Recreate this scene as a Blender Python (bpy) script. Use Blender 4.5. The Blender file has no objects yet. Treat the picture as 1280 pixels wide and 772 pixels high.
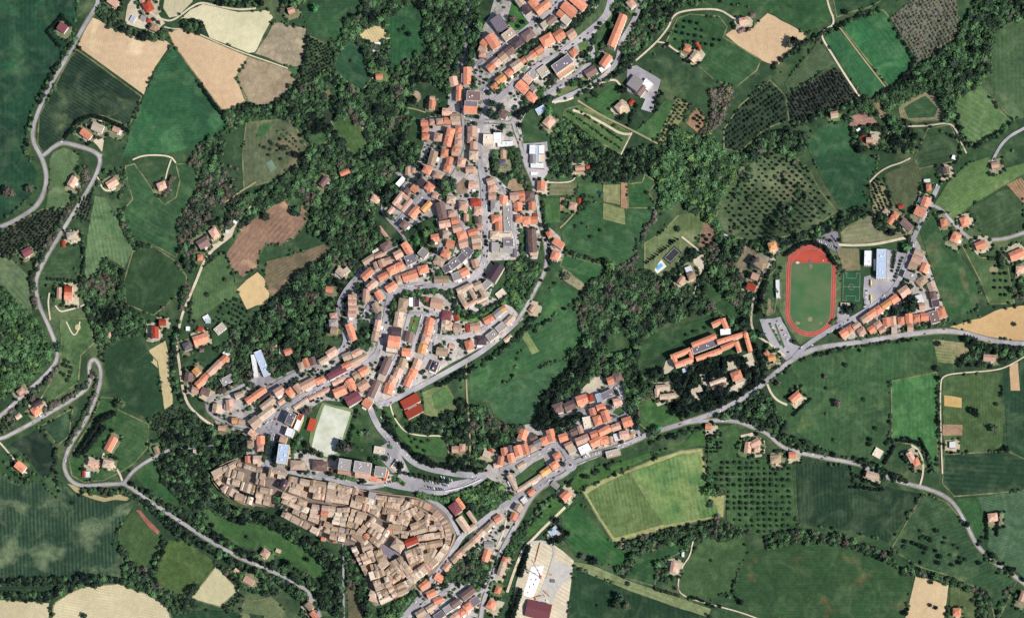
import bpy, bmesh, math, random
import numpy as np
from mathutils import Vector, Matrix, noise
from mathutils.geometry import delaunay_2d_cdt
random.seed(7); rng = random.Random(11)
# ---------------------------------------------------------------- scene, camera, light
S = bpy.context.scene; COL = S.collection
M_PX = 1.5                                   # metres on the ground per pixel of the survey grid
CAM_H = 6500.0
cam_d = bpy.data.cameras.new('camera'); cam = bpy.data.objects.new('camera', cam_d); COL.objects.link(cam)
cam.location = (0.05 * CAM_H, -0.29 * CAM_H, CAM_H); cam.rotation_euler = (0, 0, 0)
cam_d.sensor_width = 36; cam_d.lens = 36 * CAM_H / (1280 * M_PX)
cam_d.clip_start = 10; cam_d.clip_end = 60000
cam_d.shift_x = -0.05 * CAM_H / (1280 * M_PX); cam_d.shift_y = 0.29 * CAM_H / (1280 * M_PX)
S.camera = cam
SUN_EL, SUN_AZ = 42.0, 119.0                 # morning sun in the east-south-east
az, el = math.radians(SUN_AZ), math.radians(SUN_EL)
sd = Vector((math.sin(az)*math.cos(el), math.cos(az)*math.cos(el), math.sin(el)))
sun_d = bpy.data.lights.new('sun', 'SUN'); sun_d.energy = 4.9; sun_d.angle = math.radians(0.53); sun_d.color = (1.0, 0.965, 0.92)
sun = bpy.data.objects.new('sun', sun_d); COL.objects.link(sun); sun.location = (300, -200, 800)
sun.rotation_euler = sd.to_track_quat('Z', 'Y').to_euler()
W = bpy.data.worlds.new('World'); S.world = W; W.use_nodes = True
wn = W.node_tree; sk = wn.nodes.new('ShaderNodeTexSky'); sk.sky_type = 'NISHITA'; sk.sun_disc = False
sk.sun_elevation = el; sk.sun_rotation = az; sk.altitude = 300
wn.links.new(sk.outputs[0], wn.nodes['Background'].inputs[0]); wn.nodes['Background'].inputs[1].default_value = 0.085
S.view_settings.view_transform = 'Standard'; S.view_settings.look = 'None'
S.view_settings.exposure = 0.24; S.view_settings.gamma = 1.0

# ---------------------------------------------------------------- helpers
CAM_OFF = (0.05 * CAM_H, -0.29 * CAM_H)      # the picture was taken from the south, looking slightly off the vertical
def PX(x, y, up=0.0):
    """world position of what the photograph shows at pixel x, y, `up` metres above the ground (ray met with the terrain)"""
    X0, Y0 = (x - 640.0) * M_PX, (386.0 - y) * M_PX; X, Y = X0, Y0
    for _ in range(4):
        t = (H(X, Y) + up) / CAM_H; X = X0 * (1 - t) + CAM_OFF[0] * t; Y = Y0 * (1 - t) + CAM_OFF[1] * t
    return X, Y
def lin(c):
    return tuple(((v/255)/12.92 if v/255 <= .04045 else ((v/255+.055)/1.055)**2.4) for v in c)
def pts(s):
    v = [float(t) for t in s.replace(',', ' ').split()]
    return [(v[i], v[i+1]) for i in range(0, len(v), 2)]
def seg_d(X, Y, poly):
    d = np.full(X.shape, 1e9)
    for (x0, y0), (x1, y1) in zip(poly[:-1], poly[1:]):
        dx, dy = x1-x0, y1-y0; L = dx*dx+dy*dy + 1e-9
        t = np.clip(((X-x0)*dx+(Y-y0)*dy)/L, 0, 1)
        d = np.minimum(d, np.hypot(X-x0-t*dx, Y-y0-t*dy))
    return d
# terrain: ridges and valleys given in survey-grid pixels, heights in metres
RIDGES = [("700,-40 620,100 600,200 570,300 500,400 420,470 380,560 440,640 500,700", 26, 95),
          ("440,620 500,670", 10, 70), ("300,580 340,600", 6, 50),
          ("600,600 760,560 900,510 1010,430 1120,370 1170,250 1300,150", 16, 80),
          ("1000,570 1140,610 1220,690 1300,760", 9, 70),
          ("-60,120 40,180 110,200 200,110 300,20", 12, 90), ("-40,540 60,400 70,300", 8, 60),
          ("190,380 260,420 250,500", 7, 50), ("640,740 620,830", 12, 70), ("840,40 1000,60 1060,120", 10, 80),
          ("380,330 300,300", 6, 50), ("470,110 420,40", 6, 60)]
VALLEYS = [("1280,-20 1120,130 1020,190 900,270 780,420 690,490 600,560", 13, 60),
           ("250,560 300,640 420,730", 10, 50), ("170,300 120,430 110,520", 7, 45), ("590,-20 470,200 400,320 330,400", 9, 60),
           ("960,690 800,680 720,760", 5, 60)]
GX = np.arange(-1440, 1441, 12.0); GY = np.arange(-1032, 1033, 12.0)
def height_np(Xw, Yw):
    X = Xw/M_PX+640; Y = 386-Yw/M_PX
    h = np.zeros(X.shape)
    for s, a, w in RIDGES: h += a*np.exp(-(seg_d(X, Y, pts(s))/w)**2)
    for s, a, w in VALLEYS: h -= a*np.exp(-(seg_d(X, Y, pts(s))/w)**2)
    h += 1.6*np.sin(X/37+1.3*np.sin(Y/51))*np.cos(Y/43+X/130)
    for cx, cy, rx, ry in ((1013, 362, 48, 74), (1092, 345, 45, 55), (414, 537, 34, 42)):
        hc = 13.0 if cx > 900 else 22.0
        m = np.clip(1.7-np.hypot((X-cx)/rx, (Y-cy)/ry), 0, 1); m = np.clip(m/0.6, 0, 1); m = m*m*(3-2*m)
        h = h*(1-m)+hc*m
    return h
_gx, _gy = np.meshgrid(GX, GY); HG = height_np(_gx, _gy)
def H(x, y):
    u = min(max((x-GX[0])/12.0, 0), len(GX)-1.001); v = min(max((y-GY[0])/12.0, 0), len(GY)-1.001)
    i, j = int(u), int(v); u -= i; v -= j
    a, b, c, d = HG[j, i], HG[j, i+1], HG[j+1, i], HG[j+1, i+1]
    return float(a*(1-u)*(1-v)+b*u*(1-v)+c*(1-u)*v+d*u*v)

def new_mat(name, rough=0.9):
    m = bpy.data.materials.new(name); m.use_nodes = True
    nt = m.node_tree; b = nt.nodes['Principled BSDF']; b.inputs['Roughness'].default_value = rough
    b.inputs['Specular IOR Level'].default_value = 0.2
    return m, nt, b
def N(nt, t, **kw):
    n = nt.nodes.new(t)
    for k, v in kw.items(): setattr(n, k, v)
    return n
def noise_fac(nt, scale, detail=3, lo=.35, hi=.65, co=None, dist=0.0):
    if co is None: co = N(nt, 'ShaderNodeNewGeometry').outputs['Position']
    n = N(nt, 'ShaderNodeTexNoise'); n.inputs['Scale'].default_value = scale; n.inputs['Detail'].default_value = detail
    n.inputs['Distortion'].default_value = dist
    nt.links.new(co, n.inputs['Vector'])
    r = N(nt, 'ShaderNodeMapRange'); r.inputs['From Min'].default_value = lo; r.inputs['From Max'].default_value = hi
    nt.links.new(n.outputs['Fac'], r.inputs['Value']); return r.outputs['Result']
def mix(nt, fac, a, b, mode='MIX'):
    m = N(nt, 'ShaderNodeMix', data_type='RGBA', blend_type=mode)
    for sock, v in ((m.inputs[0], fac), (m.inputs[6], a), (m.inputs[7], b)):
        if hasattr(v, 'is_linked'): nt.links.new(v, sock)
        else: sock.default_value = v if not isinstance(v, tuple) else (*v[:3], 1)
    return m.outputs[2]
def bump(nt, b, fac, dist):
    bp = N(nt, 'ShaderNodeBump'); bp.inputs['Distance'].default_value = dist; bp.inputs['Strength'].default_value = 0.6
    nt.links.new(fac, bp.inputs['Height']); nt.links.new(bp.outputs[0], b.inputs['Normal'])
def ground_mat(name, c1, c2=None, amount=.7, scale=.012, stripe=None, patch=None, fine=.22, grain=.25):
    """c1 base, c2 broad variation, stripe (angle deg, period m, strength), patch (colour, threshold)"""
    m, nt, b = new_mat(name)
    if sum(c1) > 420 and grain > .2: grain, fine, amount = .10, .10, amount*.8
    def soft(c):
        if c and c[1] > c[0]+8 and c[1] > c[2]: return (c[0]+.08*(c[1]-c[0]), c[1]*.99, c[2]-.02*(c[1]-c[2]))
        if c and min(c) > 110 and c[0] > c[2]+25: return (c[0]*.96, c[1]*.96, c[2]*.95)
        return c
    if name != 'pitch_grass': c1 = soft(c1); c2 = soft(c2)
    green = c1[1] > c1[0]+4 and c1[1] < 140
    c1 = lin(c1); c2 = lin(c2) if c2 else tuple(v*.7 for v in c1)
    geo = N(nt, 'ShaderNodeNewGeometry').outputs['Position']
    f = noise_fac(nt, scale, 4, .36, .64, geo, .6)
    mm = N(nt, 'ShaderNodeMath', operation='MULTIPLY'); nt.links.new(f, mm.inputs[0]); mm.inputs[1].default_value = amount
    col = mix(nt, mm.outputs[0], c1, c2)
    if patch:
        pf = noise_fac(nt, scale*1.9, 5, patch[1]-.06, patch[1]+.07, geo, .5)
        col = mix(nt, pf, col, lin(patch[0]))
    if stripe:
        ang, per, st = stripe[:3]
        mp = N(nt, 'ShaderNodeMapping'); mp.inputs['Rotation'].default_value = (0, 0, math.radians(ang)); nt.links.new(geo, mp.inputs['Vector'])
        w = N(nt, 'ShaderNodeTexWave', bands_direction='Y', wave_profile='SIN'); w.inputs['Scale'].default_value = 2*math.pi/(20*per)
        w.inputs['Distortion'].default_value = 1.2; w.inputs['Detail'].default_value = 3; w.inputs['Detail Scale'].default_value = .6
        nt.links.new(mp.outputs[0], w.inputs['Vector'])
        sm = N(nt, 'ShaderNodeMath', operation='MULTIPLY'); nt.links.new(w.outputs['Fac'], sm.inputs[0])
        sv = noise_fac(nt, scale*2.2, 3, .3, .7, geo)
        s2 = N(nt, 'ShaderNodeMath', operation='MULTIPLY'); nt.links.new(sv, s2.inputs[0]); s2.inputs[1].default_value = min(1, st*1.7)
        nt.links.new(s2.outputs[0], sm.inputs[1])
        col = mix(nt, sm.outputs[0], col, lin(stripe[3]) if len(stripe) > 3 else tuple(min(1, v*1.9) for v in c1))
    if green and name not in ('road_verge',):      # mown, damp and thin patches of grass
        pale = tuple(.62*v*1.7+.38*w for v, w in zip(c1, lin((122, 128, 96))))
        f3 = noise_fac(nt, .021, 6, .48, .74, geo, 1.6); h3 = N(nt, 'ShaderNodeMath', operation='MULTIPLY'); nt.links.new(f3, h3.inputs[0]); h3.inputs[1].default_value = .55
        col = mix(nt, h3.outputs[0], col, pale)
        f4 = noise_fac(nt, .05, 4, .50, .72, geo, 1.0); h4 = N(nt, 'ShaderNodeMath', operation='MULTIPLY'); nt.links.new(f4, h4.inputs[0]); h4.inputs[1].default_value = .45
        col = mix(nt, h4.outputs[0], col, tuple(v*.55 for v in c1))
    g = noise_fac(nt, .11, 5, .3, .7, geo)
    dark = mix(nt, g, (1-grain,)*3, (1+grain*.6,)*3)
    col = mix(nt, 1.0, col, dark, 'MULTIPLY')
    g2 = noise_fac(nt, .6, 3, .3, .7, geo)
    col = mix(nt, 1.0, col, mix(nt, g2, (1-fine,)*3, (1+fine*.6,)*3), 'MULTIPLY')
    nt.links.new(col, b.inputs['Base Color']); bump(nt, b, g2, .5)
    return m
def link(o, parent=None):
    COL.objects.link(o)
    if parent: o.parent = parent
    return o
def mesh_obj(name, verts, faces, mat, parent=None, smooth=False):
    me = bpy.data.meshes.new(name); me.from_pydata(verts, [], faces); me.validate(); me.update()
    if mat is not None:
        for mt in (mat if isinstance(mat, (list, tuple)) else [mat]): me.materials.append(mt)
    if smooth: me.shade_smooth()
    return link(bpy.data.objects.new(name, me), parent)
def tag(o, label=None, cat=None, group=None, kind=None):
    if label: o['label'] = label
    if cat: o['category'] = cat
    if group: o['group'] = group
    if kind: o['kind'] = kind
    return o
def thing(name, x, y, ang=0, dz=0, up=0):
    """an Empty at survey-grid pixel x, y; ang is clockwise in the picture"""
    o = bpy.data.objects.new(name, None); X, Y = PX(x, y, up)
    o.location = (X, Y, H(X, Y)+dz); o.rotation_euler = (0, 0, -math.radians(ang)); o.empty_display_size = 2
    return link(o)

# occupancy raster in survey-grid pixels: 1 = no wild trees here
PADX, PADY = 60, 60
OCC = np.zeros((772+2*PADY, 1280+2*PADX), np.uint8)
def raster(poly, val=1, arr=OCC):
    P = np.array(poly); x0, y0 = np.floor(P.min(0)).astype(int); x1, y1 = np.ceil(P.max(0)).astype(int)
    x0 = max(x0, -PADX); y0 = max(y0, -PADY); x1 = min(x1, 1280+PADX-1); y1 = min(y1, 772+PADY-1)
    if x1 < x0 or y1 < y0: return
    X, Y = np.meshgrid(np.arange(x0, x1+1)+.5, np.arange(y0, y1+1)+.5)
    ins = inside_np(X, Y, poly)
    arr[y0+PADY:y1+PADY+1, x0+PADX:x1+PADX+1][ins] = val
def inside_np(X, Y, poly):
    ins = np.zeros(X.shape, bool); n = len(poly)
    for i in range(n):
        xa, ya = poly[i]; xb, yb = poly[(i+1) % n]
        if ya == yb: continue
        c = ((ya > Y) != (yb > Y)) & (X < (xb-xa)*(Y-ya)/(yb-ya)+xa); ins ^= c
    return ins
def raster_line(line, w, val=1):
    for (xa, ya), (xb, yb) in zip(line[:-1], line[1:]):
        dx, dy = xb-xa, yb-ya; L = math.hypot(dx, dy) or 1; nx, ny = -dy/L*w, dx/L*w; ex, ey = dx/L*w*.5, dy/L*w*.5
        raster([(xa-ex+nx, ya-ey+ny), (xb+ex+nx, yb+ey+ny), (xb+ex-nx, yb+ey-ny), (xa-ex-nx, ya-ey-ny)], val)
def occ(x, y):
    i, j = int(y)+PADY, int(x)+PADX
    if 0 <= i < OCC.shape[0] and 0 <= j < OCC.shape[1]: return OCC[i, j]
    return 1
def resample(poly, step, closed=True):
    out = []; n = len(poly)
    for i in range(n if closed else n-1):
        a, b = poly[i], poly[(i+1) % n]; L = math.hypot(b[0]-a[0], b[1]-a[1]); k = max(1, int(L/step))
        for j in range(k): out.append((a[0]+(b[0]-a[0])*j/k, a[1]+(b[1]-a[1])*j/k))
    if not closed: out.append(poly[-1])
    return out
def smooth_line(P, it=2, closed=False):
    for _ in range(it):
        Q = [] if closed else [P[0]]
        rngi = range(len(P)) if closed else range(len(P)-1)
        for i in rngi:
            a, b = P[i], P[(i+1) % len(P)]
            Q += [(a[0]*.75+b[0]*.25, a[1]*.75+b[1]*.25), (a[0]*.25+b[0]*.75, a[1]*.25+b[1]*.75)]
        if not closed: Q.append(P[-1])
        P = Q
    return P
def sheet(name, poly, mat, lift, wob=1.0, step=8, kind='structure', label=None, soft=1):
    """a patch of ground draped over the terrain"""
    P = smooth_line(poly, soft, True) if soft else poly
    P = resample(P, step)
    if wob:
        P = [(x+wob*noise.noise((x*.09, y*.09, 3.1)), y+wob*noise.noise((x*.09, y*.09, 9.7))) for x, y in P]
    A = np.array(P); x0, y0 = A.min(0); x1, y1 = A.max(0)
    gs = 8.0
    gx, gy = np.meshgrid(np.arange(x0+gs/2, x1, gs), np.arange(y0+gs/2, y1, gs))
    inn = inside_np(gx, gy, P) & (seg_d(gx, gy, P+[P[0]]) > 2.5) if gx.size else np.zeros(gx.shape, bool)
    pin = list(zip(gx[inn], gy[inn]))
    allp = [Vector(p) for p in P]+[Vector((float(a), float(b))) for a, b in pin]
    n = len(P)
    vs, es, fs, *_ = delaunay_2d_cdt(allp, [], [list(range(n))], 1, 1e-4)
    V = []
    for v in vs:
        X, Y = PX(v[0], v[1]); V.append((X, Y, H(X, Y)+lift))
    F = []
    for f in fs:
        a, b, c = [Vector(V[i][:2]) for i in f[:3]]
        cr = (b-a).cross(c-a) if hasattr((b-a), 'cross') else 0
        F.append(tuple(f) if cr > 0 else tuple(reversed(f)))
    o = mesh_obj(name, V, F, mat); tag(o, label, None, None, kind); return o
def ribbon(name, line, wpx, mat, lift, label=None, kind='structure', sm=2, closed=False):
    P = smooth_line(line, sm, closed); P = resample(P, 4.0, closed)
    V, F = [], []; n = len(P)
    for i, (x, y) in enumerate(P):
        a = P[(i-1) % n] if closed else P[max(0, i-1)]; b = P[(i+1) % n] if closed else P[min(n-1, i+1)]
        dx, dy = b[0]-a[0], b[1]-a[1]; L = math.hypot(dx, dy) or 1; nx, ny = -dy/L, dx/L
        for k in (-.5, 0, .5):
            X, Y = PX(x+nx*wpx*k, y+ny*wpx*k); V.append((X, Y, H(X, Y)+lift))
    for i in range(n if closed else n-1):
        j = (i+1) % n
        for k in (0, 1): F.append((3*i+k, 3*i+k+1, 3*j+k+1, 3*j+k))
    F = [tuple(reversed(f)) for f in F]
    me_o = mesh_obj(name, V, F, mat); tag(me_o, label, None, None, kind)
    # face up
    if me_o.data.polygons and me_o.data.polygons[0].normal.z < 0: me_o.data.flip_normals()
    return me_o

# ---------------------------------------------------------------- terrain
xs = np.concatenate([-1440-np.cumsum(60*1.35**np.arange(17))[::-1], GX, 1440+np.cumsum(60*1.35**np.arange(17))])
ys = np.concatenate([-1032-np.cumsum(60*1.35**np.arange(18))[::-1], GY, 1032+np.cumsum(60*1.35**np.arange(18))])
gx, gy = np.meshgrid(xs, ys)
cx_, cy_ = np.clip(gx, GX[0], GX[-1]), np.clip(gy, GY[0], GY[-1])
hz = height_np(cx_, cy_); far = np.hypot(gx-cx_, gy-cy_); hz = hz*np.exp(-far/900)+ (1-np.exp(-far/900))*4
nx_, ny_ = len(xs), len(ys)
V = np.stack([gx.ravel(), gy.ravel(), hz.ravel()], 1).tolist()
F = [(j*nx_+i, j*nx_+i+1, (j+1)*nx_+i+1, (j+1)*nx_+i) for j in range(ny_-1) for i in range(nx_-1)]
M_GROUND = ground_mat('meadow_ground', (50, 80, 50), (38, 62, 42), .9, .006, patch=((84, 98, 66), .60))
g = mesh_obj('ground', V, F, M_GROUND, smooth=True); tag(g, 'rolling green and olive hill country under fields and town', None, None, 'structure')

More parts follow.
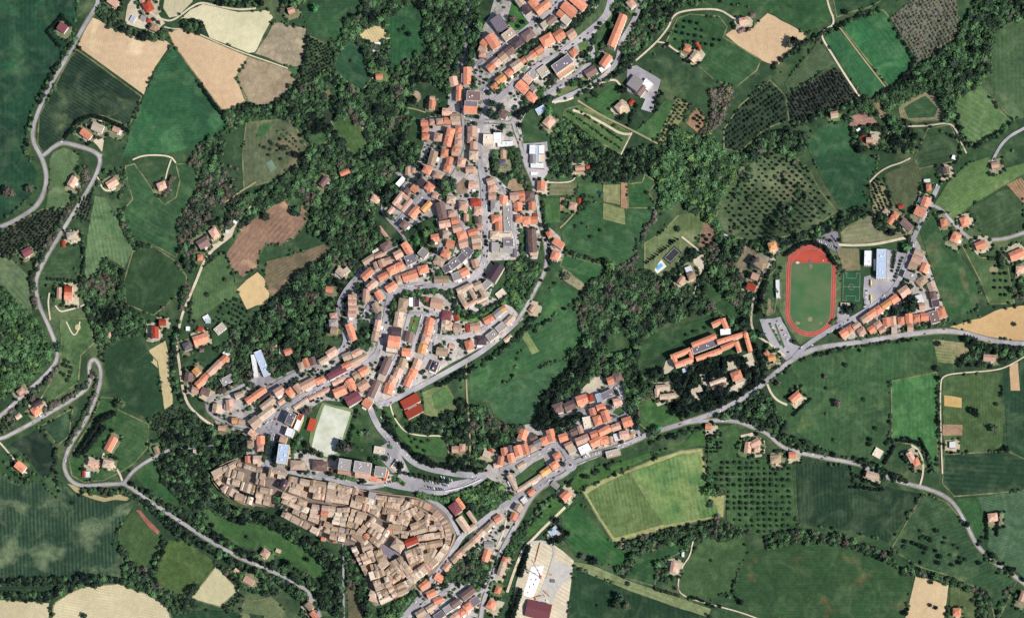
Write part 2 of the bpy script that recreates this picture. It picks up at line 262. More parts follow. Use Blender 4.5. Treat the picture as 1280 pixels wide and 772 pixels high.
# ---------------------------------------------------------------- fields and other ground sheets
# name | label | base | variation | stripe ang,period,strength[,r,g,b] | patch r,g,b,threshold | layer | outline
FIELDS = """
field|big dark green wheat field left of the western road|30,70,48|24,54,40|-|45,90,58,.62|0|-70,-60 100,-60 98,0 92,42 72,78 52,112 40,140 33,165 33,195 46,215 42,240 24,260 0,279 -70,300
field|pale tan ploughed field with a slanting lower edge|208,180,146|198,170,136|-|214,190,152,.6|0|114,21 124,25 145,38 181,49 207,50 214,56 194,85 180,119 97,59 98,54
field|very dark green field with pale tractor lines|32,56,40|27,46,35|33,6,.32,72,98,74|96,112,76,.66|0|96,62 177,121 162,157 145,151 128,145 110,144 97,154 79,174 54,191 47,180 49,145 66,113 84,78
field|green triangular field with its tip pointing up|42,88,56|33,72,48|-|58,106,66,.60|0|214,58 251,107 275,142 287,158 259,176 220,190 152,197 166,156 180,120 195,88
field|tan ploughed field beside the green triangle|204,176,142|192,162,130|-|180,146,120,.66|0|216,55 210,40 225,36 251,45 311,71 295,97 310,125 285,138 277,137 251,103
field|pale straw field with a curved edge at the top|208,199,164|190,184,148|20,4,.22,225,216,184|-|0|254,5 298,15 320,14 336,12 342,22 330,44 320,66 311,67 262,48 252,26 226,23 238,12
field|small pale field above the pond|200,190,158|184,176,142|-|-|0|206,-20 240,-20 241,2 223,20 212,22 204,10
field|greyish brown field with fine furrows, upper of two|148,134,112|120,112,92|25,3,.5,178,162,136|172,160,124,.62|0|343,26 360,31 382,35 385,43 377,80 373,84 359,83 318,67 333,46
field|greyish brown furrowed field, lower of two|146,130,106|126,112,90|28,3,.5,180,162,132|-|0|311,71 359,86 370,97 365,108 352,124 336,132 318,131 306,124 296,97
field|green meadow above the young orchard|44,82,50|36,66,44|-|-|0|388,-30 455,-30 450,16 434,24 424,52 400,44 386,34 372,16 384,4
field|green meadow left of the small farm|40,80,54|32,64,44|-|-|0|424,66 437,49 457,60 455,78 465,98 452,114 431,100 416,86
field|tan fan shaped plot by the small farm|196,176,132|176,160,120|60,5,.2|-|0|447,45 457,36 468,30 478,31 488,49 465,56
field|bright green meadow right of the small farm|38,84,50|32,68,44|-|-|0|481,26 496,14 514,3 531,23 530,62 512,73 491,91 484,75 490,55
field|small cream plot in the woods|206,192,146|190,176,132|-|-|0|456,151 462,153 456,166 450,163
field|brownish green orchard ground with a mown court|88,96,70|70,82,58|-|122,100,80,.60|0|308,154 345,150 366,152 385,188 370,206 340,226 305,236 303,192
field|bright green plot on the orchard ground|46,92,52|40,80,46|-|-|2|325,157 343,152 330,170 320,172
field|reddish brown bare clearing in the woods|138,110,90|116,92,76|-|168,138,110,.62|0|300,285 318,274 335,262 350,252 359,248 365,268 373,270 377,256 386,264 382,280 367,298 346,307 334,304 324,318 322,334 303,346 288,334 284,317 293,303
field|brown and green sloping clearing below the bare one|118,102,80|90,86,64|-|140,116,92,.58|0|333,326 352,322 372,316 405,305 414,312 405,322 372,342 348,368 338,371 330,350
field|golden tan half round plot|208,180,134|194,166,122|-|-|1|296,362 308,350 322,340 330,348 337,368 334,380 320,382 309,387
field|light green slope above the olive grove|76,104,66|66,92,58|-|92,112,74,.62|0|280,314 288,334 296,356 300,372 275,380 249,400 238,402 241,366 252,336
field|wide mid green meadow in the west|48,84,52|42,72,48|-|64,98,60,.60|0|153,264 166,249 158,222 157,208 168,205 181,223 197,247 205,256 220,247 225,226 220,205 243,205 249,236 233,260 223,278 225,304 220,322 192,306 168,301 157,283
field|streaky pale green wedge shaped field|62,98,62|88,112,76|80,7,.45,112,130,92|-|0|119,244 131,248 150,280 166,311 155,335 132,322 112,353 106,350 106,324 111,285
field|dark scrubby green thicket field|44,74,46|34,58,38|70,4,.35,58,88,54|-|0|166,314 192,308 220,327 233,345 233,360 192,394 158,380 155,352
field|pale streaky green field at the left edge|78,104,70|96,114,82|48,8,.4,112,128,92|-|0|-70,290 0,313 22,330 36,345 38,370 41,393 0,356 -70,330
field|green paddock above the red roofed farm|58,86,54|50,74,48|-|-|0|54,322 93,324 98,356 48,358
field|light green strip between the two western roads|82,108,72|70,96,62|-|104,118,84,.62|0|62,200 66,190 80,184 98,192 100,200 91,238 85,265 57,260 62,231
field|dark vineyard block at the left edge|46,62,46|38,50,40|35,4,.6,88,88,70|-|0|-60,305 10,286 52,262 84,258 70,290 54,312 15,318 -60,340
field|dark vineyard strip beside the western road|48,60,48|38,50,40|70,4,.5|-|0|101,247 117,236 111,278 91,272
field|light green paddock beside the forest|66,94,58|56,84,50|-|84,104,66,.6|0|75,398 112,398 118,428 101,444 98,478 60,504 51,498 75,458 77,428
field|dark green thick meadow above the dark orchard|40,72,46|33,60,40|72,4,.25,54,88,54|-|0|135,431 155,424 179,418 187,441 197,452 205,514 189,524 155,511 135,483 130,452
field|cream coloured strip field|200,182,138|186,168,126|-|-|0|187,437 207,426 211,441 216,504 206,513 198,460 188,450
field|dark small orchard plot|44,64,44|36,54,38|-|-|0|187,524 214,507 232,510 236,516 214,534 192,536
field|green meadow around the long tan farm|52,88,50|44,76,46|-|-|0|127,496 148,498 148,512 186,530 184,560 166,580 150,590 130,600 104,602 90,594 86,575 98,552 112,530
field|dark green field by the western roadside|30,52,40|25,44,34|30,6,.2|-|0|13,556 49,534 69,558 66,588 60,598 49,592 31,568
field|small green field next to the dark one|44,76,52|38,64,46|-|-|0|52,532 91,510 86,545 72,556
field|round green field inside the road bend|46,86,48|40,76,44|-|-|0|166,591 178,578 199,575 203,600 220,619 238,630 210,631 187,614
field|big dark striped field with pale patches|36,64,46|30,54,40|88,7,.4,84,106,78|108,122,90,.57|0|-70,585 0,590 26,605 52,600 70,622 78,604 98,620 124,623 153,620 168,629 148,662 142,681 158,700 154,722 100,720 0,724 -70,724
field|olive green meadow with a red soil strip|62,88,50|54,76,46|-|-|0|168,634 184,648 203,668 197,686 179,712 164,703 158,690 148,676 148,663
field|red bare soil strip|148,98,84|130,84,72|-|-|2|170,637 176,638 200,664 197,668 186,658
field|yellowish green meadow with a rounded end|70,94,50|60,82,46|-|84,104,52,.6|0|211,674 233,676 252,690 269,702 259,722 228,743 206,738 194,724 197,706
field|large pale tan field at the bottom edge|198,186,152|184,172,138|10,5,.14|-|0|67,754 84,742 104,733 126,731 148,729 172,738 197,745 210,758 220,800 60,830
field|pale tan field in the lower left corner|198,186,152|184,172,138|-|-|0|-70,746 0,749 30,750 62,753 60,830 -70,830
field|dark green strip in the lower left|34,62,40|30,54,38|0,6,.3|-|0|-70,731 0,730 75,731 64,742 0,741 -70,742
field|green slope below the old walled town|56,92,50|48,80,46|-|-|0|243,634 264,637 290,652 330,655 352,666 386,688 410,712 404,728 388,722 340,690 300,682 262,660
field|cream vineyard plot with fine rows|196,186,150|184,174,138|42,3.4,.4,150,150,110|-|0|270,707 299,737 275,758 238,748
field|dark green field at the lower edge|32,66,42|28,56,38|-|-|0|216,765 262,762 330,768 330,830 214,830
field|patchy cream and green garden ground|150,146,112|88,104,70|-|-|0|322,750 338,746 356,760 350,830 318,830 300,764 308,748
field|narrow olive brown strip by the footpath|112,102,76|92,90,66|-|-|0|434,728 444,738 458,775 458,800 436,800
field|wide green meadow below the spine road|50,90,54|42,78,48|-|62,104,56,.62|0|588,500 587,455 618,445 640,425 665,405 682,372 694,356 733,368 720,392 728,424 710,446 680,456 640,473
field|green valley field|48,86,54|54,90,64|-|-|0|590,500 640,473 680,457 712,448 708,465 690,480 678,491 674,515 655,530 640,532 618,520 612,502
field|tan green worn plot|138,142,96|96,114,72|-|-|2|650,417 659,415 674,439 665,443
field|long green meadow in the middle|48,86,52|42,76,48|-|-|0|702,288 736,254 752,254 754,275 782,282 785,262 825,263 808,285 798,304 792,328 770,332 757,324 706,311
field|green plot beside a hedge|46,88,52|40,76,46|-|-|0|705,318 754,332 754,342 738,353 732,356 700,332
field|narrow ploughed grey strip|132,124,98|112,108,84|-35,3,.5|-|1|704,336 732,356 726,364 700,347
field|brown green garden strip|108,108,80|88,94,66|-|-|0|682,228 720,228 720,244 681,244
field|small green rectangle plot|60,96,58|52,86,50|-|-|0|723,228 753,231 753,249 722,242
field|pale olive rectangle plot, upper|128,128,88|112,118,78|-|-|1|754,231 775,231 775,256 754,252
field|tan strip plot with bare soil|164,128,98|150,116,90|-|-|1|776,228 784,228 784,261 776,259
field|green plot right of the tan strip|48,88,50|40,76,44|-|-|0|785,230 803,228 806,218 821,228 810,240 823,260 785,260
field|pale olive rectangle plot, lower|126,130,88|110,118,76|-|-|1|754,254 780,261 782,281 754,274
field|green kitchen garden plot|58,92,52|50,82,48|-|-|0|679,247 700,248 700,278 684,278
field|narrow tan bed|150,120,92|140,110,84|-|-|1|700,247 705,247 705,264 700,264
field|olive grounds of the villa with the pool|92,108,70|76,94,58|-|112,118,84,.58|0|806,304 828,290 847,270 865,267 881,275 876,292 868,304 852,317 842,338 822,347 806,338
field|brown orchard plot beside the villa|134,108,88|118,96,78|-|-|0|882,275 899,288 882,314 872,306
field|olive scattered tree slope|72,92,62|60,80,54|-|96,106,76,.58|0|893,278 905,240 930,205 955,185 985,190 1010,210 1026,240 1046,264 1010,290 950,302 915,296
field|large plain green field|40,82,52|36,72,48|-|-|0|1007,178 1025,159 1056,150 1066,163 1064,185 1072,192 1097,196 1096,214 1079,234 1087,257 1058,263 1046,252 1027,221
field|tan bare field in the top right|204,176,142|194,164,130|-|-|0|907,44 918,36 933,41 946,28 960,17 985,30 1009,44 985,68 973,82 960,80 951,75 925,60
field|green field at the top edge right of centre|46,86,50|38,72,44|-|-|0|900,-40 1020,-40 1040,20 1036,30 1010,40 985,28 960,13 930,8 900,2
field|dark green field at the top edge|38,74,46|32,64,42|-|-|0|1034,-40 1105,-40 1100,2 1085,10 1061,16 1046,22
field|green field left of the diagonal track|42,90,56|36,80,50|-|-|0|1030,47 1046,33 1107,110 1094,118 1080,122
field|green field right of the diagonal track|40,94,56|36,82,50|-|52,106,62,.6|0|1049,31 1080,20 1104,13 1115,26 1128,48 1141,74 1136,91 1112,110
field|grey green meadow above the dark vineyard|70,90,62|60,78,54|-|-|0|981,104 1000,80 1012,67 1024,50 1034,66 1045,80 1012,100 986,117
field|dark vineyard block with tight rows|44,52,46|36,44,40|-62,4,.5,80,76,68|-|0|982,119 1045,84 1077,127 1056,132 991,156
field|greyish pink young plantation|92,96,80|76,84,68|-62,4,.5,124,120,108|-|0|1113,23 1136,3 1150,-40 1190,-40 1201,39 1180,62 1147,78 1126,44
field|pale green hillside at the right edge|74,102,66|60,86,58|-|96,112,80,.6|0|1244,39 1280,21 1350,10 1350,140 1280,146 1266,150 1224,106 1240,90 1238,65
field|light green streaky square field|98,130,80|80,112,68|35,9,.3,128,148,100|-|0|1194,124 1224,107 1264,151 1255,160 1216,185 1209,181 1198,160
field|tan ring of worn ground|136,128,98|118,114,86|-|-|0|1123,132 1156,113 1172,122 1183,136 1180,149 1146,153 1126,146
field|green middle of the worn ring|56,90,58|50,80,52|-|-|2|1130,135 1157,120 1172,136 1168,147 1136,148
field|reddish brown garden plot|152,116,102|136,102,90|-|-|0|1057,148 1082,137 1097,153 1064,160
field|brown strip beside the garden|124,112,86|110,100,76|-|-|0|1091,128 1100,124 1110,145 1100,149
field|green meadow north of the crossroads|56,84,54|48,72,48|-|-|0|1160,161 1188,156 1203,190 1193,202 1149,211 1143,198 1150,182
field|brown green meadow by the crossroads|84,92,64|70,82,56|-|-|0|1105,218 1124,210 1144,200 1157,239 1140,262 1126,260 1118,254
field|cream striped vineyard by the dirt track|172,162,122|90,96,66|66,6,.7,52,64,48|-|0|1087,229 1101,224 1118,257 1092,268
field|pale green upper field at the right|84,112,66|70,100,60|-|112,122,80,.6|0|1185,228 1209,205 1235,196 1240,200 1243,214 1280,204 1350,200 1350,225 1280,218 1214,257 1193,275 1168,255
field|dark green field at the right edge|56,80,52|48,70,46|-|-|0|1211,260 1258,235 1280,250 1282,288 1245,298 1228,297 1222,280
field|long green field with a brown middle|48,84,50|40,72,44|-|104,94,68,.60|0|1150,287 1166,263 1193,311 1219,348 1224,386 1188,400 1180,384 1165,335
field|green garden land right of the long field|66,92,56|58,82,50|-|-|0|1201,304 1219,314 1225,322 1258,324 1268,379 1237,380 1226,352
field|ochre field beside the eastern road|192,160,114|178,146,104|-|-|0|1187,408 1225,398 1250,386 1280,381 1350,378 1350,432 1280,427 1255,424 1220,419
field|dry grey green lawn north of the stadium|122,122,92|104,110,80|-|-|0|1051,288 1087,267 1097,285 1110,293 1126,288 1136,296 1084,304 1053,303
field|dry lawn beside the running track|118,112,84|100,102,74|-|134,118,90,.6|0|1046,309 1074,310 1076,338 1048,340
field|very wide green field in the east|52,86,52|44,74,46|-|92,108,66,.66|0|958,482 994,451 1022,442 1071,434 1120,428 1167,423 1171,430 1172,462 1113,475 1111,555 1105,568 1069,576 1025,561 991,535 973,517
field|dry worn corner of the wide field|138,130,96|96,108,68|-|-|1|1166,424 1203,428 1219,440 1193,454 1172,452
field|brighter green square field|60,108,62|52,96,56|88,8,.2|74,118,66,.6|0|1114,476 1171,465 1172,592 1150,562 1139,555 1115,551
field|mixed green plots behind a tree line|68,92,54|58,82,50|-|-|0|1178,470 1250,464 1254,562 1180,567
field|ochre rectangular plot|194,162,104|178,148,96|-|-|2|1180,494 1202,497 1202,510 1180,507
field|brown rectangular plot|154,126,100|142,116,92|-|-|2|1178,530 1203,531 1203,544 1178,544
field|dark green field at the far right|36,70,46|32,60,42|-|-|0|1255,466 1280,447 1350,440 1350,575 1280,572 1259,559
field|tall tan rectangle on the dark field|196,164,128|184,152,118|-|-|2|1262,457 1272,453 1275,488 1263,488
field|dark striped field at the right|32,62,42|28,54,38|3,9,.35,56,84,56|-|0|1180,568 1258,563 1280,573 1350,576 1350,606 1280,612 1245,616 1193,620 1178,604
field|very dark green field below the farm lane|30,56,38|26,48,34|88,7,.3,58,84,54|-|0|995,580 1030,578 1066,583 1066,606 1082,614 1108,608 1152,617 1110,678 1064,662 999,656
field|green field with scattered dark trees|48,78,50|40,68,44|-20,7,.25|118,126,84,.68|0|1154,616 1183,627 1203,650 1219,678 1235,700 1271,726 1245,780 1236,740 1180,717 1149,708 1114,686
field|bright green strip inside the road bend|48,90,52|42,80,46|-|-|0|1194,624 1222,621 1236,668 1222,676 1209,657
field|blue green field at the right edge|62,92,66|54,80,58|15,5,.25|-|0|1222,621 1280,613 1350,608 1350,736 1280,722 1245,694 1234,682 1237,666
field|large green field with rusty patches|46,78,46|40,68,42|-|94,84,52,.64|0|915,740 933,691 960,686 1001,677 1064,684 1105,700 1141,722 1132,771 1128,830 980,830 930,752
field|tan rectangular field at the bottom|204,180,142|192,168,132|-|-|1|1145,718 1165,725 1186,730 1180,771 1178,830 1124,830 1132,771
field|olive green plot right of the tan field|78,94,58|66,84,52|-|-|0|1189,731 1222,741 1219,830 1181,830
field|large pale green field with a tan rim|140,142,94|150,148,100|-|-|0|727,613 754,598 782,588 821,572 850,563 878,560 884,592 887,618 907,619 905,646 870,652 832,661 800,670 767,678 748,648
field|inner crop of the pale green field, left half|86,108,62|74,98,56|80,7,.35,118,134,84|-|2|734,618 752,606 787,590 806,620 829,655 795,665 769,672 752,648
field|inner crop of the pale green field, right half|88,122,68|116,136,84|80,8,.3,134,146,94|64,102,56,.52|2|788,590 822,578 850,568 875,565 880,594 886,622 896,632 898,644 866,650 830,656 807,620
field|green field below the pale one|42,86,46|36,74,42|40,8,.2|-|0|702,644 722,628 742,650 766,678 790,686 780,708 748,704 718,692 704,670
field|green field by the hedge junction|42,80,46|36,68,42|-|-|0|798,694 825,684 852,678 863,682 850,690 836,698 820,702 822,716 818,732 782,722 790,708
field|dark green field at the bottom centre|32,64,40|28,54,36|85,9,.2|-|0|716,706 780,733 830,750 886,768 900,830 700,830 711,771
field|pale grass strip across the dark field|124,134,94|108,122,82|-|-|1|717,702 740,706 790,727 840,744 889,761 886,771 838,756 782,736 736,717 716,709
field|rough meadow with curved mowing lines|62,90,54|52,80,48|-|-|0|863,696 872,682 883,670 905,678 930,668 933,691 912,740 880,750 852,742 846,722
field|green verge below the eastern road|58,96,48|50,86,44|-|-|0|690,624 722,590 780,575 850,556 878,533 882,556 834,562 782,586 727,610 704,642 676,662 656,674 662,652
field|orchard ground in the east|56,88,52|48,78,46|-|-|0|883,536 922,530 928,570 990,580 998,657 960,670 930,664 909,650 908,617 888,614
field|green meadow with scattered trees at the top|46,82,48|40,72,44|-|-|0|833,52 847,23 863,18 899,21 909,34 904,47 951,75 946,88 920,109 894,101 873,83 860,70 841,60
field|park lawn below the lane|58,96,54|50,86,50|-|-|0|733,127 770,104 777,114 767,148 757,145
field|terraced green garden|70,100,58|56,88,50|-|130,124,88,.62|0|705,137 725,132 788,166 775,192 754,181 704,150
field|green meadow beside the warehouse|58,94,54|50,82,48|-|-|0|793,166 816,145 832,124 846,131 822,178
field|tan green olive plot|134,132,92|110,114,76|-|-|0|846,122 865,132 829,181 821,176
field|brown bare plot|150,120,94|136,108,84|-|-|0|870,134 886,148 873,167 855,153
field|dark orchard slope with rows of round trees|42,64,44|36,54,38|-|-|0|905,162 925,132 962,100 982,120 986,150 955,162 925,190 905,186
field|long green field above the monastery|52,86,52|44,76,46|-|-|0|797,455 800,428 830,412 870,400 890,398 893,408 870,420 855,426 835,436 815,450 805,458
field|green lawn below the old farmhouse|58,98,52|50,88,48|-|-|0|797,504 812,494 826,502 844,516 856,524 840,532 812,540 800,530
field|sand coloured building ground|198,186,164|180,168,144|30,7,.2|-|0|663,678 676,674 690,678 704,688 718,700 709,772 704,830 630,830 640,751 645,727 655,698
field|dry brown ground by the white lane|134,122,100|110,106,82|-|-|0|930,300 955,318 948,345 932,352 918,330
field|grass around the sports ground|86,106,72|72,94,60|-|-|0|970,318 985,306 1010,296 1040,300 1052,330 1052,392 1030,412 1000,432 984,408 970,380
field|green field beside the white lane|56,86,54|48,76,48|-|-|0|968,390 956,396 952,380 962,344 976,330 974,360
field|brown edge plot above the stadium|128,114,92|110,104,80|-|-|0|960,372 966,376 966,392 958,394
field|young orchard with dark tree rows|54,76,50|46,64,44|-|-|0|386,45 421,62 413,82 377,110 372,98 380,68
field|green triangle beside the furrowed field|58,96,56|50,86,50|-|-|2|360,86 374,84 370,96
field|lawn with playground|52,84,48|46,74,44|-|110,92,64,.66|0|440,516 460,520 462,545 455,560 440,562 430,556
field|green park slope with curving white path|58,96,52|50,84,48|-|-|0|478,508 486,508 500,530 520,540 556,544 560,566 556,572 520,566 494,540
field|yellow green clearing in the western wood|62,90,50|52,80,46|-|-|0|414,152 438,146 456,165 458,186 442,196 428,176
field|small dark plantation block in the wood|36,50,40|30,42,36|50,3,.5,64,76,54|-|0|402,140 412,134 420,148 410,160
field|green meadow strip in the western wood|52,88,50|44,76,46|-|-|0|384,168 400,160 414,172 400,184 390,182
field|thin brown worn clearing|112,104,78|92,94,66|-|-|0|405,112 414,112 416,124 408,124
field|brown garden beds by the right edge|158,122,96|140,110,86|55,5,.6,70,84,56|-|2|1258,231 1276,222 1300,250 1286,262
field|pale grass patch in the wide scattered slope|104,112,80|86,98,68|-|-|1|950,220 975,206 998,214 1012,232 1000,250 974,252 956,240
field|pale sandy rim of the round field|176,160,118|150,140,100|-|-|1|110,616 132,622 150,617 162,622 158,626 144,624 130,627 112,622 94,614 84,604 92,606
field|bright green lawn between the upper ridge houses|60,112,56|52,96,50|-|-|1|641,0 661,29 655,37 644,39 634,28
field|green bank between the upper terraces|66,98,54|56,84,50|-|-|1|646,70 658,58 672,48 676,50 662,64 650,76
field|green half round lawn under the upper road|86,112,68|76,100,60|-|-|1|722,55 734,50 737,64 731,73 726,66
field|green bank along the curved upper road|70,90,60|58,80,52|-|-|1|714,36 732,26 748,8 752,-30 762,-30 760,14 744,34 724,46
field|green bank left of the long orange block|66,96,56|54,82,50|-|-|1|744,42 762,22 768,14 770,24 756,48 750,62 744,78 738,70
field|green verge by the stepped apartment block|70,98,58|60,86,52|-|-|1|680,84 696,68 700,66 706,62 716,80 720,92 716,94 708,74 684,86
field|grass strip between the two lanes|104,116,76|84,100,64|-|-|1|694,116 722,100 740,90 742,96 722,110 700,122
field|green inner garden of the upper loop street|60,96,54|52,84,48|-|-|1|576,262 590,258 592,270 596,284 588,282 580,274
field|green garden between the curved streets|62,98,54|52,86,50|-|-|1|566,292 570,306 566,320 556,324 552,318 562,308
field|green slope under the hilltop convent|82,124,64|72,110,58|-|-|1|570,388 580,394 600,394 614,386 630,374 634,378 616,394 598,402 578,402 568,396
field|green bank beside the central street|60,92,54|50,80,48|-|-|1|490,374 496,370 498,378 492,392 490,404 486,400
field|small green between the steep streets|84,108,64|72,96,58|-|-|1|514,396 526,396 520,418 510,416
field|scrubby green hill park inside the quarter|50,82,48|42,70,44|-|-|1|514,300 524,282 536,272 546,276 550,296 546,312 532,322 522,314
field|wooded green bank left of the central street|46,72,46|40,62,42|-|-|1|446,404 460,400 466,410 464,432 458,440 448,430
field|green strip beside the long brown block|56,88,52|48,76,48|-|-|1|648,288 657,288 658,322 650,322
field|tan bare lot above the orange cluster|150,128,104|132,114,92|-|-|1|636,226 644,222 652,230 658,238 640,240 634,234
field|tan yard by the big round tree|158,134,112|140,118,98|-|-|1|570,232 580,222 586,226 584,242 572,244
field|green garden of the village middle|70,100,58|58,86,52|-|-|1|772,508 780,508 784,516 774,520 766,516
field|green gardens west of the roundabout|66,96,58|54,82,52|-|-|1|644,596 668,578 680,572 684,584 664,600 648,608
field|small meadow in the wooded valley east of the pool villa|50,84,50|44,74,46|-|-|0|879,346 898,358 918,380 931,398 918,404 898,390 882,368
field|grassy opening in the lower wooded valley|54,84,50|46,74,46|-|-|0|756,420 776,414 792,424 788,440 770,446 758,436
field|pale school meadow|106,120,78|88,106,66|-|-|0|528,490 556,478 570,500 575,512 545,522 530,518
field|lawn in the middle of the school meadow|78,112,66|66,98,58|-|-|2|540,494 556,484 568,502 545,512
"""
M_MARG = [ground_mat('margin_pale', (128, 128, 92), (70, 88, 56), .9, .05), ground_mat('margin_green', (66, 88, 54), (48, 70, 46), .9, .05)]
for i, ln in enumerate(FIELDS.strip().splitlines()):
    nm, lab, c1, c2, st, pa, ly, pt = ln.split('|')
    tup = lambda s: tuple(float(v) for v in s.split(','))
    stripe = None
    if st != '-':
        v = tup(st); stripe = (v[0], v[1], v[2]) + ((lin(v[3:6]),) if len(v) > 3 else ())
        if len(v) > 3: stripe = (v[0], v[1], v[2], v[3:6])
    patch = None
    if pa != '-': v = tup(pa); patch = (v[:3], v[3])
    P0 = pts(pt)
    if stripe is None and len(P0) > 3 and sum(tup(c1)) < 380:
        e_ = max(range(len(P0)), key=lambda q: math.dist(P0[q], P0[(q+1) % len(P0)])); a_, b_ = P0[e_], P0[(e_+1) % len(P0)]
        stripe = (math.degrees(math.atan2(b_[1]-a_[1], b_[0]-a_[0])), 5.5 if i % 2 else 8, .16)
    m = ground_mat('field_%d' % i, tup(c1), tup(c2), 1.0, .011, stripe, patch)
    P = pts(pt)
    sheet('field', P, m, .35+.3*int(ly)+.002*i, 1.6 if ly == '0' else .6, label=lab, soft=0)
    if ly == '0' and i % 3: ribbon('field_margin', resample(smooth_line(P, 0, True), 6), 1.1 if i % 2 else 1.7, M_MARG[i % 2], .60+.002*i, 'grassy margin of the '+lab, sm=0, closed=True)
    if 'scatter' in lab and 'slope' in lab: continue
    raster(P)

